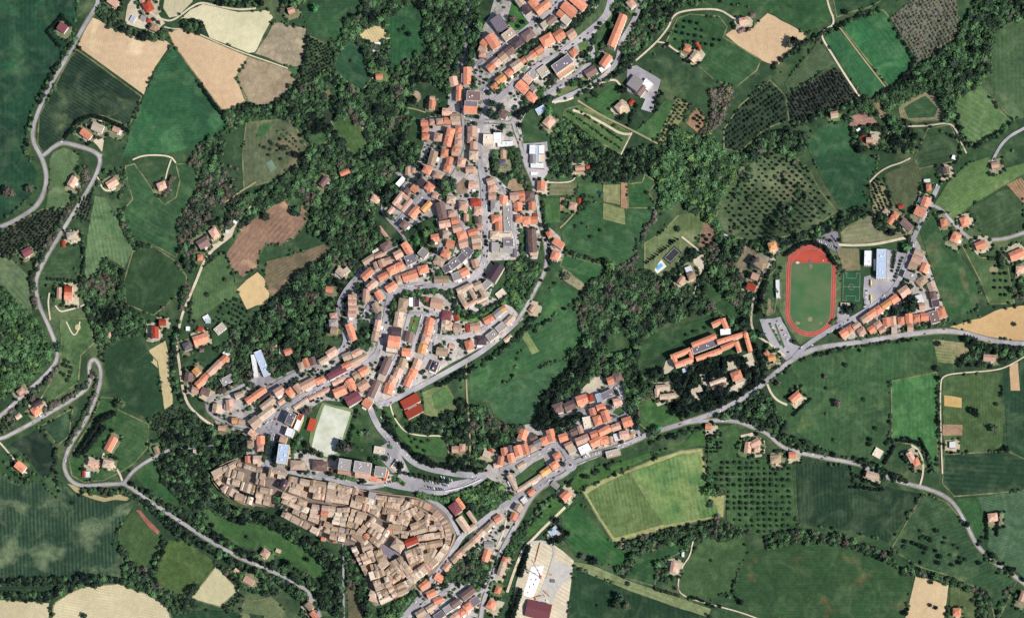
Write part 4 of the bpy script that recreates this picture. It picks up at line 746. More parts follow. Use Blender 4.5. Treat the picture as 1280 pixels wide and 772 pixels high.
# single buildings: x y w d angle colour [noun] [h] [k=kind] [p]
HOUSES = """
624 30 19 14 57 d warehouse 7 k=shed;635.5 43.5 15 10 -36 t apartment_block 9 k=flat;616 52 17 11 57 o;605 54 8 7 40 o;603 62 9 8 20 s;603 68 8 7 10 s
584 95 20 8.5 90 o;647 53 13 10 -35 k;660.5 44 14 11 -35 b;650 2 10 8 55 t;655 6.5 7 7 55 w shed 4;658.5 12 9 9 55 k
667 4 10 9 50 o;678.5 9.5 19 9 -38 o;689 25.6 11 8 -38 b;680.5 30.5 8 7 -35 c;711 12 18 11 42 o;700.5 17.5 8 7 42 o;707.5 25 10 9 42 c;723 3.5 20 10 42 o
684 50 15 12 -30 o h=9 k=hip;699 44 12 11 -35 o;714 42.5 10 9 -35 s;667.5 67 9 8 -35 o;674 62.5 9 8 -35 o;655 75 9 7 -35 o;661 72 7 6 -35 s;646 82 13 10 -35 t;637.5 90.5 10 8 -38 o
626 99 12 8 -38 y;619 109 9 8 45 y;717 65.6 9 8 50 o;703 80 26 12 -35 d apartment_block 16 k=flat;707 90 22 6 -35 s apartment_block 9 k=shed;666 93 11 10 50 g;679 89 12 11 -35 c
738.7 90 14 10 -33 b;771.5 38.5 42 9.5 -68 o apartment_block 15 k=gable;653 109 14 11 42 o;659.5 99 10 8 42 s;664 121.5 12 9 35 o;666 110 7 7 40 g;757 75.5 16 9 -55 o apartment_block 15 k=gable;756 84 15 6 -35 w apartment_block 6 k=flat
676 137.5 12 8 -30 l warehouse 4;686 152 12 10 -50 s;776 134 11 11 -40 t k=hip;789 128 7 5 -50 r shed;794 104 15 15 -52 g warehouse 8 k=shed;809 106 11 12 -52 w warehouse 7;801 113 13 9 -52 b warehouse 7
789 4.5 10 8 50 s;930 26 11 7 -10 s;859 61 8 7 20 o;872.5 58 9 5 65 r shed;868 71 12 8 -50 t;941 19 6 5 0 b shed;927 38 5 8 60 b shed
567 102 11 9 80 s;574 117 17 7 92 o;592 120 17 12 4 b apartment_block 14 k=flat;589 130 16 7 2 d apartment_block 12 k=flat;588 137.5 16 8 3 o apartment_block 12 k=shed
540 131 10 7 95 o;540.5 123 6 5 0 s;559 140 11 8 5 s;531 154 9 7 3 o;541 152.5 8 7 0 s;550 151.6 9 7 -5 s;559.5 151 8 8 5 o;569 146.5 11 8 -5 n;570 152.5 10 5 -5 t
531.5 161.5 8 7 0 o;532 171 9 7 4 o;547.5 171.5 9 9 100 s;563 166 11 9 105 o;560 177 11 9 105 o;573 162.5 9 8 95 o;573 170 8 8 95 s;572.5 178.5 8 8 95 s;569.5 188 8 8 100 o;556 190.5 9 8 100 o
590.6 165 12 11 92 s;587.5 175 7 6 95 s;592 182 9 8 95 s;592 190.5 10 7 5 b;610.6 174 13 12 3 c apartment_block 10;622 172 10 12 0 w school_building 6;632 180 20 6 -4 w school_building 5;629 142 11 9 30 b k=hip
541 198 17 9 105 n;555.6 192.5 9 8 5 s;569 191 8 7 5 s;562 201.5 9 8 100 o;559 210 9 8 105 o;577 203 10 9 100 s;592 194 10 9 2 t;534 212.5 10 9 30 o;547.5 219.5 10 8 30 s;510 214 6 9 0 s;517 213 4.5 6 0 s
501 227 13 6 -48 w apartment_block 4;527 227.5 8 8 40 k;537 234 10 9 38 o;518 236 8 8 38 o;509 238 7 6 38 b;544 244.5 8 7 20 s;489 263 9 5 -50 s shed;518.5 265 15 9 -48 o;533 258 14 6 -48 y;505.5 281 9 9 -50 b
552 263 20 10.5 77 b apartment_block 10;564 250 10 8 5 t;587 212 9 7 0 s;591 213 7 8 0 s;591 231.5 9 9 5 s;579 257 10 10 0 s k=hip;583 272 6 8 0 s;595 253 12 8 0 r k=hip;597.5 263 9 9 0 s;598 275.6 7 8 0 b;600 284.5 7 6 0 s
565 267 9 7 -5 s;569 276 9 8 -8 o;571.5 285.5 10 8 -15 s;556 280 13 8 -10 s;577.5 294 11 9 -18 o;579 304 10 9 -15 s;563 305 9 9 15 o;591 290.6 10 8 -18 o;595.6 299 11 8 -8 t;596 307.5 10 7 -5 s
584.5 314 12 9 38 d;577 322.5 11 9 -48 d;568 329 12 10 -38 d;559.5 335 12 9 -28 d;594 329 8 9 -15 s p;580.6 340 10 9 -25 o;570.6 345 10 9 -20 g;613 226 7 9 70 s;615 235 9 9 0 s;615.5 245.6 9 8 0 s;619 257.5 10 13 0 g k=hip;629 250 9 10 10 o
620.6 273.6 11 9 -5 o;623.5 283 8 9 0 o;618 294 10 9 0 t;619 309 8 11 0 g;632 294 16 4.5 -4 c shed 4;635.6 303 12 10 0 d shed 5 k=flat;633 313 15 6 4 g shed 4 k=flat;643 316.5 6 9 0 d shed 4;634 273 33 9 88 g warehouse 4 k=flat
628 204 9 8 0 d;629 193 6 9 0 s;666 187 8 11 2 w school_building 8;666 199 7 10 2 g school_building 6;677.5 187 7 10 2 w school_building 8;677.5 198 8 9 2 c school_building 6;672 207 17 6 2 w school_building 7;671.7 193 3.5 22 2 l school_building 7;668 217 9 4 0 w shed 4;676.5 232 9 10 5 o;643 245 10 8 -6 s;652 243 8 7 -6 o;652.5 248 7 6 -6 o
662.5 245 10 11 0 b k=hip;647.5 258.5 9 10 -5 o;665 257.5 8 9 0 o;648.5 273 8 8 0 o;658 275.6 9 9 0 o;667.5 275 9 8 0 o;669 268.5 4.5 4 0 r shed;725 210 11 6 -5 s;735 209 4 4 0 r shed;716 257 9 8 10 s;724 251 4 6 0 r shed
665.6 301 28 10 87 b apartment_block 13 k=gable;667 317 8 3.5 0 s apartment_block 10;687 292.5 8 7 65 o;698 304 13 8 35 o;694 319 11 9 -70 o;619.5 340 22 12 -58 k apartment_block 14 k=gable;608 355.5 11 8 -45 g apartment_block 8 k=flat
581 360 21 6.5 -25 t convent 11 k=gable;597 357 11 8 -25 t convent 11 k=gable;578 374 15 6 62 t convent 10 k=gable;590.5 366 15 5 62 t convent 10 k=gable;603.5 365 15 6 62 t convent 10 k=gable;588 379.5 17 4.5 -28 s convent 9 k=gable;601.5 374.5 13 5 -26 t convent 10 k=gable
626 367 12 8 -38 c warehouse 4;629 386 7 7 -30 y;622 391 11 7 -40 g;610.6 399 12 8 -28 o;594 408 12 8.5 -6 s;585.5 410 5 9 -8 r;572 410 9 9 0 t;557.5 407 10 9 5 t;563.5 408 5 9 0 s;558 394 11 11 10 m k=hip;571 397.5 5 7 -15 r shed
546 379.5 14 11 10 s;533 375 5 7 0 r shed;521 377.5 6 12 0 k shed 4 k=flat;514 377.5 5 11 0 w shed 4;504 381 11 15 8 n k=hip;626 409 12 8 -40 g;615 419 13 9 -38 g;602 425.5 11 10 0 k k=hip;586.5 431 9 11 -15 o;637 400 13 7 -45 t;635 423 11 5 -38 t shed;665 385.5 8 6 -55 s
564.5 432.5 6 6 10 s shed;552 349.5 17 8 -2 n;479 290 16 4 52 s shed;483 308 12 10 -28 b;474.5 318.5 13 5.5 -28 s;471 313.5 11 5 -32 c shed;461 324 16 6 -33 t;509 310.5 15 8 58 o;498 318 10 9 -28 s;513 324 12 11 -25 d;477.5 329 8 9 -20 s;485 326 9 8 -18 s;470.5 332 6 9 -20 s
490.6 337.5 11 9 -25 o;500.5 332.5 9 9 -22 o;529 316 10 9 40 g;544 297.5 9 9 -10 o;557 292 7 7 0 t;557 317 10 9 25 o;549 326.5 12 9 30 n;459 342.5 15 8 -42 o;465 355.5 13 7 -42 s;457.5 369 14 6.5 95 s;474 369.5 11 7 62 o;479 345.5 12 7 -28 o
499 348 8 9 -20 s;512.5 344.5 18 10 -18 o;529 336.5 12 9 -15 o;489 358.5 13 8 -32 o;426 340 10 8 40 t;433 337.5 7 6 -40 c;411.5 362 8 7 10 o;417 394.5 9 7 -10 s;417 403.5 10 8 -5 g;417.5 412.5 8 8 10 n;439 415 20 8 72 o
470.6 384.5 11 7.5 66 n;472.5 396 8 8 100 d;472 407 13 7 102 s;469 420.5 10 8 100 t;468 426 8 4 0 b shed;498 399 17 9 100 t;495.6 415 11 10 5 k;492.5 427 14 14 8 o church 17 k=gable;490 437 14 6 8 c church 9 k=flat;512 421 11 9 103 b;508 440 10 9 5 o
537 402 9 9 105 o;535 412.5 11 8 105 o;532 424 10 9 105 s;528 436 11 9 105 y;557 406 9 10 5 t;552.5 439.5 13 9 10 n;415 440.5 13 9 -32 s;434 445 11 8 -25 t;445.6 440.6 12 7 -28 s;448 449.5 23 5.5 -27 t;405.5 449 14 6 -32 t;421 465.5 24 8 -28 m apartment_block 10 k=gable;433 456.5 11 7 -28 o
376.5 457 7 9 -20 t;383 453 7 10 -22 o;391 451 8 9 -22 b;403 450 12 6 -25 t;455 463.5 11 9 -30 o;447.5 468 12 9 -28 n;454 481.5 13 11 -32 s;439 480.5 13 9 62 o;424 476 17 4.5 -25 s;425 489 15 10 -22 o;441.5 498 19 12 -30 m apartment_block 12 k=gable;459 504 10 9 35 o
482 457.5 21 10 113 b apartment_block 10 k=gable;476.5 471.5 8 8 20 c;467.5 486 21 9 113 b apartment_block 10 k=gable;463 499 8 6 20 c;503 454 12 8 108 n;497.5 465.5 12 8 112 s;491 476 11 9 112 s;486 485.5 12 10 105 o;521 455 12 9 110 s;516 466.5 11 9 112 o;510 476.5 12 8 112 o
542.5 457.5 13 9 112 k detached_house 8 k=flat p;541 464 8 4 20 w shed 4;513 501 23 11 -28 r school_building 8 k=shed;517.5 514 21 10 -28 r school_building 8 k=shed;515 508 12 3 -28 g school_building 7 k=flat
260 401 6 5 0 l shed;250.5 411 7 6 20 r shed;251 424 17 11 -18 o;234 432.5 9 9 -20 d;235 410.5 5 5 0 w shed;275 410.5 14 9 -40 c warehouse 5;252 437 5 5 0 b shed;283 441.5 8 7 -40 w shed;245.5 464 8 8 50 y;236 471 9 10 10 b;244 487.5 8 7 10 s;284 474.5 16 9 -28 g warehouse 5
257 489.5 10 8 20 b;328 454 33 9.5 68 l sports_hall 9;318.5 457 28 6 82 w sports_hall 8;360 439 9 7 -20 o;344 431 4.5 5 0 s shed;352 439 6 6 0 c shed
319.7 493.7 27 7 -35 o;331 496.5 16 5 -38 k;334.5 504 19 7 -38 t;299 493 11 6 -20 t;271 510.5 10 10 100 t;287 506 12 8 86 s;294 525.6 8 7 0 y;302.5 527 8 6 10 t;277.5 535 9 6 5 s;333 516 21 8 -37 t h=9;318.5 527.5 12 12 -38 t k=gable;317 542.5 12 7 38 s;313 554 8 7 0 n;326 550 9 10 0 o;325.5 559.5 8 8 0 s
310 574 7 8 0 o;322 574 10 9 0 t;349 488.5 12 9 -32 s;362.5 490 10 8 52 o;372 484.5 9 8 52 s;385 479.5 19 9 -28 s;400.6 475 11 7 -25 o;354 500.5 13 5 -35 s;376 504 20 4.5 -35 t;393 494.5 14 4.5 -28 s;406 488.5 13 5 -28 s
363 523 15 9 115 d school_building 16 k=flat;373 529 17 6 112 w school_building 12;375 521 8 6 112 r school_building 13 k=flat;362 540 10 9 110 w school_building 12;390 531 15 8 108 r warehouse 4 k=shed;354 549 8 8 20 s;353.5 567 24 13 98 l apartment_block 17
372.5 581 18 11 3 t apartment_block 9 k=hip;400 582 18 12 6 b apartment_block 9 k=hip;431 580.5 15 14 9 g apartment_block 20;430 590.5 15 4 9 s apartment_block 9 k=shed;453 583.5 21 13 9 g apartment_block 20;453.5 594.5 19 5 9 s apartment_block 9 k=shed;475.5 589 14 12 9 g apartment_block 20;482.5 594 3 15 15 r apartment_block 14 k=flat;467 598 8 5 9 o apartment_block 8 k=shed;475 600.5 9 4 9 s apartment_block 8 k=shed
474 562.5 13 9 10 c warehouse 5;417 589.5 6 6 10 m shed;497.5 583 14 13 40 c warehouse 4
355 605 13 7.5 115 k old_town_house 12;339 590 10 6 100 t old_town_house 11;350 590 18 5 14 t old_town_house 9;352 596 10 5 14 c old_town_house 7;458 670.5 7 7 60 o old_town_house 13;514.5 676.5 16 8 -22 r church 15 k=gable;497.5 681 14 13 33 t town_hall 13 k=hip;452 622 3.5 9 10 m old_town_house 10;398 643 5 6 70 r old_town_house 10;404 673 5 4 10 o old_town_house 9;418 675 4 4 10 r old_town_house 9
569 635 14 11 52 m convent 11 k=hip;575.5 628.5 14 5 55 o convent 10 k=gable;579 654.5 19 9 55 t convent 11 k=gable;589.5 645.5 15 5 55 t convent 10 k=gable;589 659 13 5 -35 t convent 10 k=gable;611 680 11 7 0 g warehouse 3;608 694 15 8.5 108 o barn 7;622 647.5 9 8 -30 o;642.5 645 8 9 25 o;631 700 7 8 20 o;627 710 16 6 108 t;622.5 737 9 7 110 o;614 755 11 9 -60 o
530.6 731 12 8 -38 o;549 722 10 8 30 o;559 708.5 10 8 -50 s;539 741.5 11 8 -25 o;548 750 11 7 -25 o;539 759 12 7 -32 t;526 766 12 8 -32 t;585 741 18 9 -38 b;570 753.5 11 8 -35 b;560 760.5 11 8 -35 g;549 769 12 8 -35 d;585 758 10 8 -35 o;578 764.5 10 8 -35 o;569 771 10 8 -35 s;594 751 11 9 -35 d
673 762 30 20 12 m warehouse 9 k=gable;692.5 664 12 9 -38 l detached_house 4;569 561.5 8 8 0 s;578 559 7 9 0 s;608 567 8 8 20 c;613 563 5 5 0 r shed;654 543 12 10 -70 o;630.5 564 8 9 -10 o;638 560.5 6 8 0 d;648 563 9 12 -15 o;657 561 7 12 -18 o;655 554.5 6 5 -18 o;626 575.5 7 10 10 o;639 572 8 10 -12 o
665.5 559 8 7 -25 s;672 554 9 8 -25 g;667 547 9 7 -25 b;680 551 9 9 -20 o;689 544 9 14 -15 o;704 546.5 10 9 -18 o;717.5 539.5 9 8 -20 b;711 556 10 7 -25 s;715 562 10 7 -25 c;696 569 9 7 -28 o;693 581 10 8 -32 o;682 589 12 7 -35 y;661 603.5 34 4.5 -33 t terraced_house 6;641 603 20 5 62 t terraced_house 6;622.5 581 10 5 -10 s;652 581 11 5 -30 t
694 606 10 7 38 g shed;707 619 11 9 -42 o;664 614.5 9 6 -38 o;648 634 9 8 -60 t;655 624.5 7 6 -40 w;641 647 6 6 0 s
763 475 8 8 -20 o;772 471 10 10 -20 b;727.5 499.5 13 11 -18 o;737.5 497.5 8 9 -18 r;749 497.5 7 12 -18 l warehouse 5;759 493 17 9 -25 d warehouse 5;698 509.5 13 11 -20 b;712 507 13 10 -22 b;772 502 10 8 -15 s;751.5 510 10 10 -18 o;741 514.5 8 9 -15 o;747.5 525 10 11 -18 o;757.5 520 9 13 -18 o;734 527.5 10 14 -12 c warehouse 5;784 527 11 11 -18 o
770 533.5 10 8 -20 s;756 538 15 8 -28 o;742.5 542.5 9 8 -20 o;725.5 536.5 6 9 -18 s;780.5 543 11 9 -10 s;728 549.5 16 9 -22 s;731 560.5 14 9 -25 w;745 552 14 9 -28 o;755.5 550 9 9 -10 o;763.5 549 6 7 0 s;771 546 7 9 -15 w;790.5 543 6 6 20 s;766.5 566 18 8 -14 c apartment_block 8
897 403 15 6 -25 o monastery 9 k=gable;906 404.5 6 13 -20 o monastery 9 k=gable;907 414.5 13 7 -4 w monastery 7;880 425.5 32 6 -22 o monastery 11 k=gable;881 433 33 8 -20 d monastery 8 k=flat;886 443 33 5.5 -20 o monastery 10 k=gable;851 441.5 26 5.5 -21 o monastery 11 k=gable;855 452.5 23 5.5 -20 o monastery 11 k=gable;843.5 449 5 11 -20 o monastery 11 k=gable;864 444 4 9 -20 o monastery 10 k=gable
915 422 38 5.5 -17 o monastery 10 k=gable;911 431.5 20 5.5 -22 o monastery 10 k=gable;922.5 433 5 12 -18 o monastery 10 k=gable;935 427.5 5 23 -15 o monastery 10 k=gable;856.5 462.5 7 5 -15 l shed;920.6 469 13 10 -20 o monastery 8 k=hip;897 476.5 20 4.5 -20 t monastery 6 k=gable;899 483 18 4 -20 b monastery 6 k=gable;928 475 18 3.5 -22 t monastery 4 k=flat
828 484 16 6 -4 t villa 8 k=gable;834.5 495 19 6 -6 t villa 8 k=gable;821.5 491 5.5 10 -4 t villa 8 k=gable;885.5 532.5 7 6 5 o
965.6 307.5 9 9 -15 y;951 329 13 11 38 n;944 345.6 9 8 20 s;939 358.5 10 8 20 r;972.5 361 22 5 88 w grandstand 5;959 442 6 7 -40 o;965 447 9 6 -12 y;1057 380.5 12 4 2 c shed 4;1130.5 364.5 12 11 -35 s
1055 416.5 9 9 -35 o;1063 410.5 8 9 -35 o;1069.5 407 8 6 -35 s;1077 414 9 8 -25 s;1090.5 411 10 8 -38 o;1097.5 405.5 9 8 -35 s;1102.5 412.5 8 6 -25 s;1108.3 402.5 8.5 10 -5 o;1117 401 8 10 -4 s;1118 412.5 7 8 0 c;1126.3 400.5 8 9 -4 o;1136.3 398 8 11 -4 o;1138 409.5 7 7 0 s;1145.7 397.5 8.5 9 -4 o;1156 396 9 9 -4 o;1168 396 11 15 -15 b apartment_block 9 k=flat;1177.3 390.6 9 12 -18 o
1081 398 9 8 -35 s;1089.4 392.5 10 8 -35 o;1098.8 386.8 10 9 -35 o;1107.8 380 12 7 -35 y;1118.3 373.8 9 9 -35 o;1085 322.5 9 18 2 w sports_hall 8;1102 329.5 36 12.5 91 l sports_hall 10;1093.3 331 14 2.5 91 w shed 4;1146 324.5 12 8 22 s;1149.5 316 12 7 22 t;1141 333 10 9 22 n;1156 335 11 9 -65 o;1137.5 344.5 15 8 22 g;1152.5 351.5 12 9 -38 n
1165 358.5 9 11 -22 t;1166.7 369 8 9 -15 b;1169.5 379 9 9 -10 k k=flat;1149 373 8 9 -15 w;1152.5 382.5 7 7 -10 s;1157 252.5 11 9 -70 o;1150 265 12 10 25 o;1149 252 4 10 20 w shed;1161 234 6 8 -5 o;1126 258 6 5 -20 r shed;1119 269 8 8 35 o;1113.5 276 6 9 35 o;1108 265 6 8 -50 t shed;1133.5 281 15 8 42 b;1159 226 8 4 -5 w shed
1180 278 8 9 -10 o;1205.5 276.5 9 10 -20 o;1194.5 297 11 10 -65 o;1225.5 306 12 8 -22 o;1271 318 17 10 -22 o;1275.5 337 10 8 0 s;1183 213 7 8 -10 b;1244 206.5 9 7 -10 s
1079 172.5 5 8 0 r shed;1087 175 8 6 0 s;1093.5 172 8 7 0 c;1073 162 5 4 -15 w shed;1043 142.5 9 6 -10 s;1193 197 6 5 20 w shed;994 496 13 8 -40 o;1237 447 14 7 5 s;1190.5 555.5 7 7 0 w;1139 571 13 7 62 s villa 7 k=gable;1145 577 9 8 62 o villa 7 k=hip;1097.5 566 11 11 30 c shed 3;969.5 573.6 12 9 -3 n;990.3 568 8 7 -3 o;1090 593.5 13 7 15 t;963 446.6 8 7 -10 s
935 559 8 13 8 s villa 7 k=gable;944 553 12 8 -30 s villa 7 k=gable;946 561 7 7 0 s villa 7 k=hip;1241 646 11 9 -8 s;1196 764.5 9 9 0 o;1278 745 6 12 20 s;842 708.5 7 11 10 s;854 692.5 3.5 6 0 w shed;777 682 5 6 0 n shed
78 34.5 10 9 35 m;107.5 167.5 13 8 38 o;122 159.5 13 9 22 c k=gable;145 162 8 6 20 s;149.5 166 5 6 20 w shed;185 8 12 10 60 r;166 24 5 8 30 l shed;179 3.5 9 6 60 s;186.5 26.5 5 5 30 r shed;141.5 2.5 13 8 35 s;192 34 8 8 20 n;179 23 6 6 30 g shed
364 13 8 7 -20 s;469 63.5 10 3.5 0 w shed;474 95.5 8 6 -5 o;472 54.5 8 3 0 w shed;90.7 227 12 8 -60 s;140 228.5 13 8 -32 s;202 232 10 8 -20 s;89.5 294.5 11 8 -5 c k=hip;79.5 305 4.5 7 0 r shed;34 315 11 9 -30 m;74 366 5.5 13 3 s;85.5 361.5 9 8 3 r;85.5 370 9 9 3 o
268 291.5 12 9 58 s;254 303.5 13 11 -32 b;250 322 6.5 7 0 o;294 278 6 4 30 w shed;284.5 289.5 5 4 0 w shed;258 397 8 6 -30 w shed;431 215.5 12 6 -25 o;405.5 227 13 7 -52 b;469.5 249 10 8 30 s;26 489 9 7 -38 s;45 513 10 10 -38 o;47 503.5 11 6 -30 k;23 520 7 5 -35 t
25.5 583 12 9 40 o;138.6 554.5 19 9 -62 o barn 6;135 579.5 12 9 12 t;117 579.5 12 7 18 s;105 592 4 7 0 r shed;109.5 592.5 6 7 0 w shed;194 415.5 8 13 0 r;203 402.5 8 7 0 r;137 418 4 9 0 s shed;237 536 5 9 -30 w shed;195.6 562 6 8 -20 n;245 564.5 7 6 0 c shed;331.5 691 9 9 35 s;387 757 9 8 50 n;392.5 768 9 7 50 o;311 725.5 12 7 30 s;296 714 7 5 40 s;348 688 6 4 20 t shed
861 337 8 8 -20 w;851.5 350 10 6 -55 s;864 344.5 9 8 -20 n;907 296 8 6 25 w shed
"""
for e in HOUSES.replace('\n', ';').split(';'):
    t = e.split()
    if len(t) < 6: continue
    kw = {}; noun = 'detached_house'
    for u in t[6:]:
        if u.startswith('k='): kw['kind'] = u[2:]
        elif u.startswith('h='): kw['h'] = float(u[2:])
        elif u == 'p': kw['panel'] = True
        elif u[0].isdigit(): kw['h'] = float(u)
        else: noun = u
    building(*[float(v) for v in t[:5]], t[5], noun, **kw)
row(609.5, 86.5, 641, 60, 4, 8.5, 'osnb'); row(283.5, 445, 246, 482, 5, 8, 'ossoo'); row(440.5, 368.5, 440.5, 396, 4, 9, 'ssss', kind='gable')
row(617, 652, 592, 675, 4, 6, 'tnts', h=7); row(592, 675, 565, 701, 5, 6.5, 'ntns', h=7)

# old walled town: blocks cut into many small houses --------------------------
def block(q, nu, nv, codes='ttntnts', h=(8, 13.5), jit=.5, shrink=.1):
    q = pts(q) if isinstance(q, str) else q
    def P(u, v):
        a = [q[0][k]*(1-u)+q[1][k]*u for k in (0, 1)]; b = [q[3][k]*(1-u)+q[2][k]*u for k in (0, 1)]
        return (a[0]*(1-v)+b[0]*v, a[1]*(1-v)+b[1]*v)
    for j in range(nv):
        us = [0]+[(i+rng.uniform(-.34, .34))/nu for i in range(1, nu) if nu < 3 or rng.random() > .16]+[1]
        for i in range(len(us)-1):
            a, b = P(us[i], j/nv), P(us[i+1], j/nv); c, d = P(us[i+1], (j+1)/nv), P(us[i], (j+1)/nv)
            cx, cy = (a[0]+b[0]+c[0]+d[0])/4, (a[1]+b[1]+c[1]+d[1])/4
            w = (math.dist(a, b)+math.dist(d, c))/2; dd = (math.dist(a, d)+math.dist(b, c))/2
            ang = math.degrees(math.atan2((b[1]+c[1]-a[1]-d[1]), (b[0]+c[0]-a[0]-d[0])))
            if rng.random() < .06: continue
            code = rng.choice(codes)
            if rng.random() < .05: code = rng.choice('osgc')
            building(cx+rng.uniform(-jit, jit)*.5, cy+rng.uniform(-jit, jit)*.5, w-shrink+rng.uniform(0, .8), dd-shrink+rng.uniform(0, .6), ang+rng.uniform(-1.4, 1.4), code,
                     'old_town_house', rng.uniform(*h), rng.choice(('gable', 'gable', 'gable', 'hip', 'shed')))
BL = """
264,590 296,574.5 298,580 268,597;3;1|284,582.5 299,580.5 326,588 325,593;0;0|298,577 327,586 326,591 297,582;5;1|284,584 321,596 319,604 281,594;5;1|286,597 300,601 298,607 283,604;2;1|303,602 321,607 318,618 300,612;3;1
266,597 270,593 283,612 279,615;1;4|281,606 298,614 294,622 278,615;3;1|296,615 317,622 314,631 293,624;3;1|321,607 341,611 336,632 320,628;3;3|321,590 332,592 329,606 320,604;2;2
362,595 388,600 382,622 354,612;4;3|390,599 409,603 405,625 384,621;3;3|411,602 440,609 435,630 407,626;4;3|442,609 470,616 463,640 438,633;4;3
353,615 389,628 383,649 352,635;5;3|354,638 398,661 396,668 352,645;7;1|391,630 401,631 398,655 385,650;1;4|403,631 420,633 413,667 399,661;2;5|422,635 438,634 431,657 415,654;2;4|415,657 434,661 430,677 412,673;3;3|440,636 460,642 445,661 433,657;2;3|466,645 470,648 451,669 445,665;1;4
471,619 485,620 471,645 461,640;2;4|487,621 506,623 489,651 473,647;2;4|508,626 514,629 492,654 488,652;1;4|495,634 512,632 532,641 516,655;3;3|503,640 514,645 506,664 491,655;2;3
532,641 546,646 552,660 530,664;3;3|514,655 531,648 532,664 512,670;3;2|487,655 503,657 498,667 482,664;3;2|464,650 488,664 472,684 459,672;4;3|485,668 497,663 506,671 490,680;0;0|500,662 512,664 508,672 498,670;2;2
522,669 555,664 555,671 522,676;5;1|524,679 555,674 552,681 524,686;4;1|506,689 524,682 528,697 512,705;3;2|526,687 543,683 535,699 522,701;3;2|486,704 500,695 517,713 504,722;3;3|480,714 490,706 502,720 491,730;2;3
467,688 476,686 487,704 476,713;1;3|446,680 464,676 466,686 450,692;3;1|450,693 465,687 470,700 455,706;3;2|456,707 474,703 482,718 464,724;3;2|439,684 445,682 461,716 456,718;1;6|466,726 484,720 491,731 470,738;3;2|471,740 503,727 511,738 476,754;5;2|462,737 470,740 474,754 463,750;1;2|447,664 461,677 457,681 437,668;3;1|432,660 448,664 446,677 436,672;2;2
"""
for e in BL.replace('\n', '|').split('|'):
    if not e.strip(): continue
    q, nu, nv = e.split(';')
    if int(nu): block(q, int(nu), int(nv), 'ttttnntc' if float(q.split(',')[0]) < 480 else 'ttnntttn')
def arc(outer, depth, n, codes, h, noun='old_town_house'):
    P = smooth_line(pts(outer), 3); L = [0]
    for a, b in zip(P[:-1], P[1:]): L.append(L[-1]+math.dist(a, b))
    def at(s):
        for i in range(len(P)-1):
            if L[i+1] >= s: t = (s-L[i])/(L[i+1]-L[i]+1e-9); return (P[i][0]*(1-t)+P[i+1][0]*t, P[i][1]*(1-t)+P[i+1][1]*t)
        return P[-1]
    for i in range(n):
        a, b = at(L[-1]*i/n), at(L[-1]*(i+1)/n); ang = math.degrees(math.atan2(b[1]-a[1], b[0]-a[0]))
        building((a[0]+b[0])/2, (a[1]+b[1])/2, math.dist(a, b)+.2, depth+rng.uniform(-.8, .6), ang, rng.choice(codes), noun, rng.uniform(*h), 'gable' if rng.random() < .8 else 'shed')
arc("512,626 526,629 540,636 551,646 558,656 561,668 559,680", 7, 15, 'ttnnts', (9, 12))
arc("559,681 552,692 541,704 528,715 514,725 505,731", 7.5, 13, 'tttcs', (9, 12))
arc("544,686 539,697 528,709 517,716 508,721", 6, 9, 'ttn', (8, 11))
arc("540,644 550,655 553,664", 5, 3, 'tns', (8, 11))

# too many old houses to keep singly: the smallest become one joined object ----
def joined(items, name, label):
    V, F, MI = [], [], []; mats = WALLS+[RM[k] for k in RC]; keys = list(RC)
    for it in items:
        X, Y = PX(it['x'], it['y'], it['h']); z = H(X, Y); a = -math.radians(it['ang']); ca, sa = math.cos(a), math.sin(a)
        def add(me, loc, sc, mi):
            n = len(V)
            for v in me.vertices:
                x_, y_, z_ = v.co.x*sc[0]+loc[0], v.co.y*sc[1]+loc[1], v.co.z*sc[2]+loc[2]
                V.append((X+x_*ca-y_*sa, Y+x_*sa+y_*ca, z+z_))
            for p in me.polygons: F.append(tuple(n+i for i in p.vertices)); MI.append(mi)
        add(wall_mesh(0), (0, 0, 0), (it['W'], it['D'], it['h']), rng.choice((0, 2, 3)))
        k = it['kind']; add(roof_mesh(k, it['code']), (0, 0, it['h']), (it['W']+.3, it['D']+.3, .5 if k == 'flat' else .25*it['D']), 4+keys.index(it['code']))
    o = mesh_obj(name, V, F, mats); o.data.polygons.foreach_set('material_index', MI); tag(o, label, None, None, 'stuff')

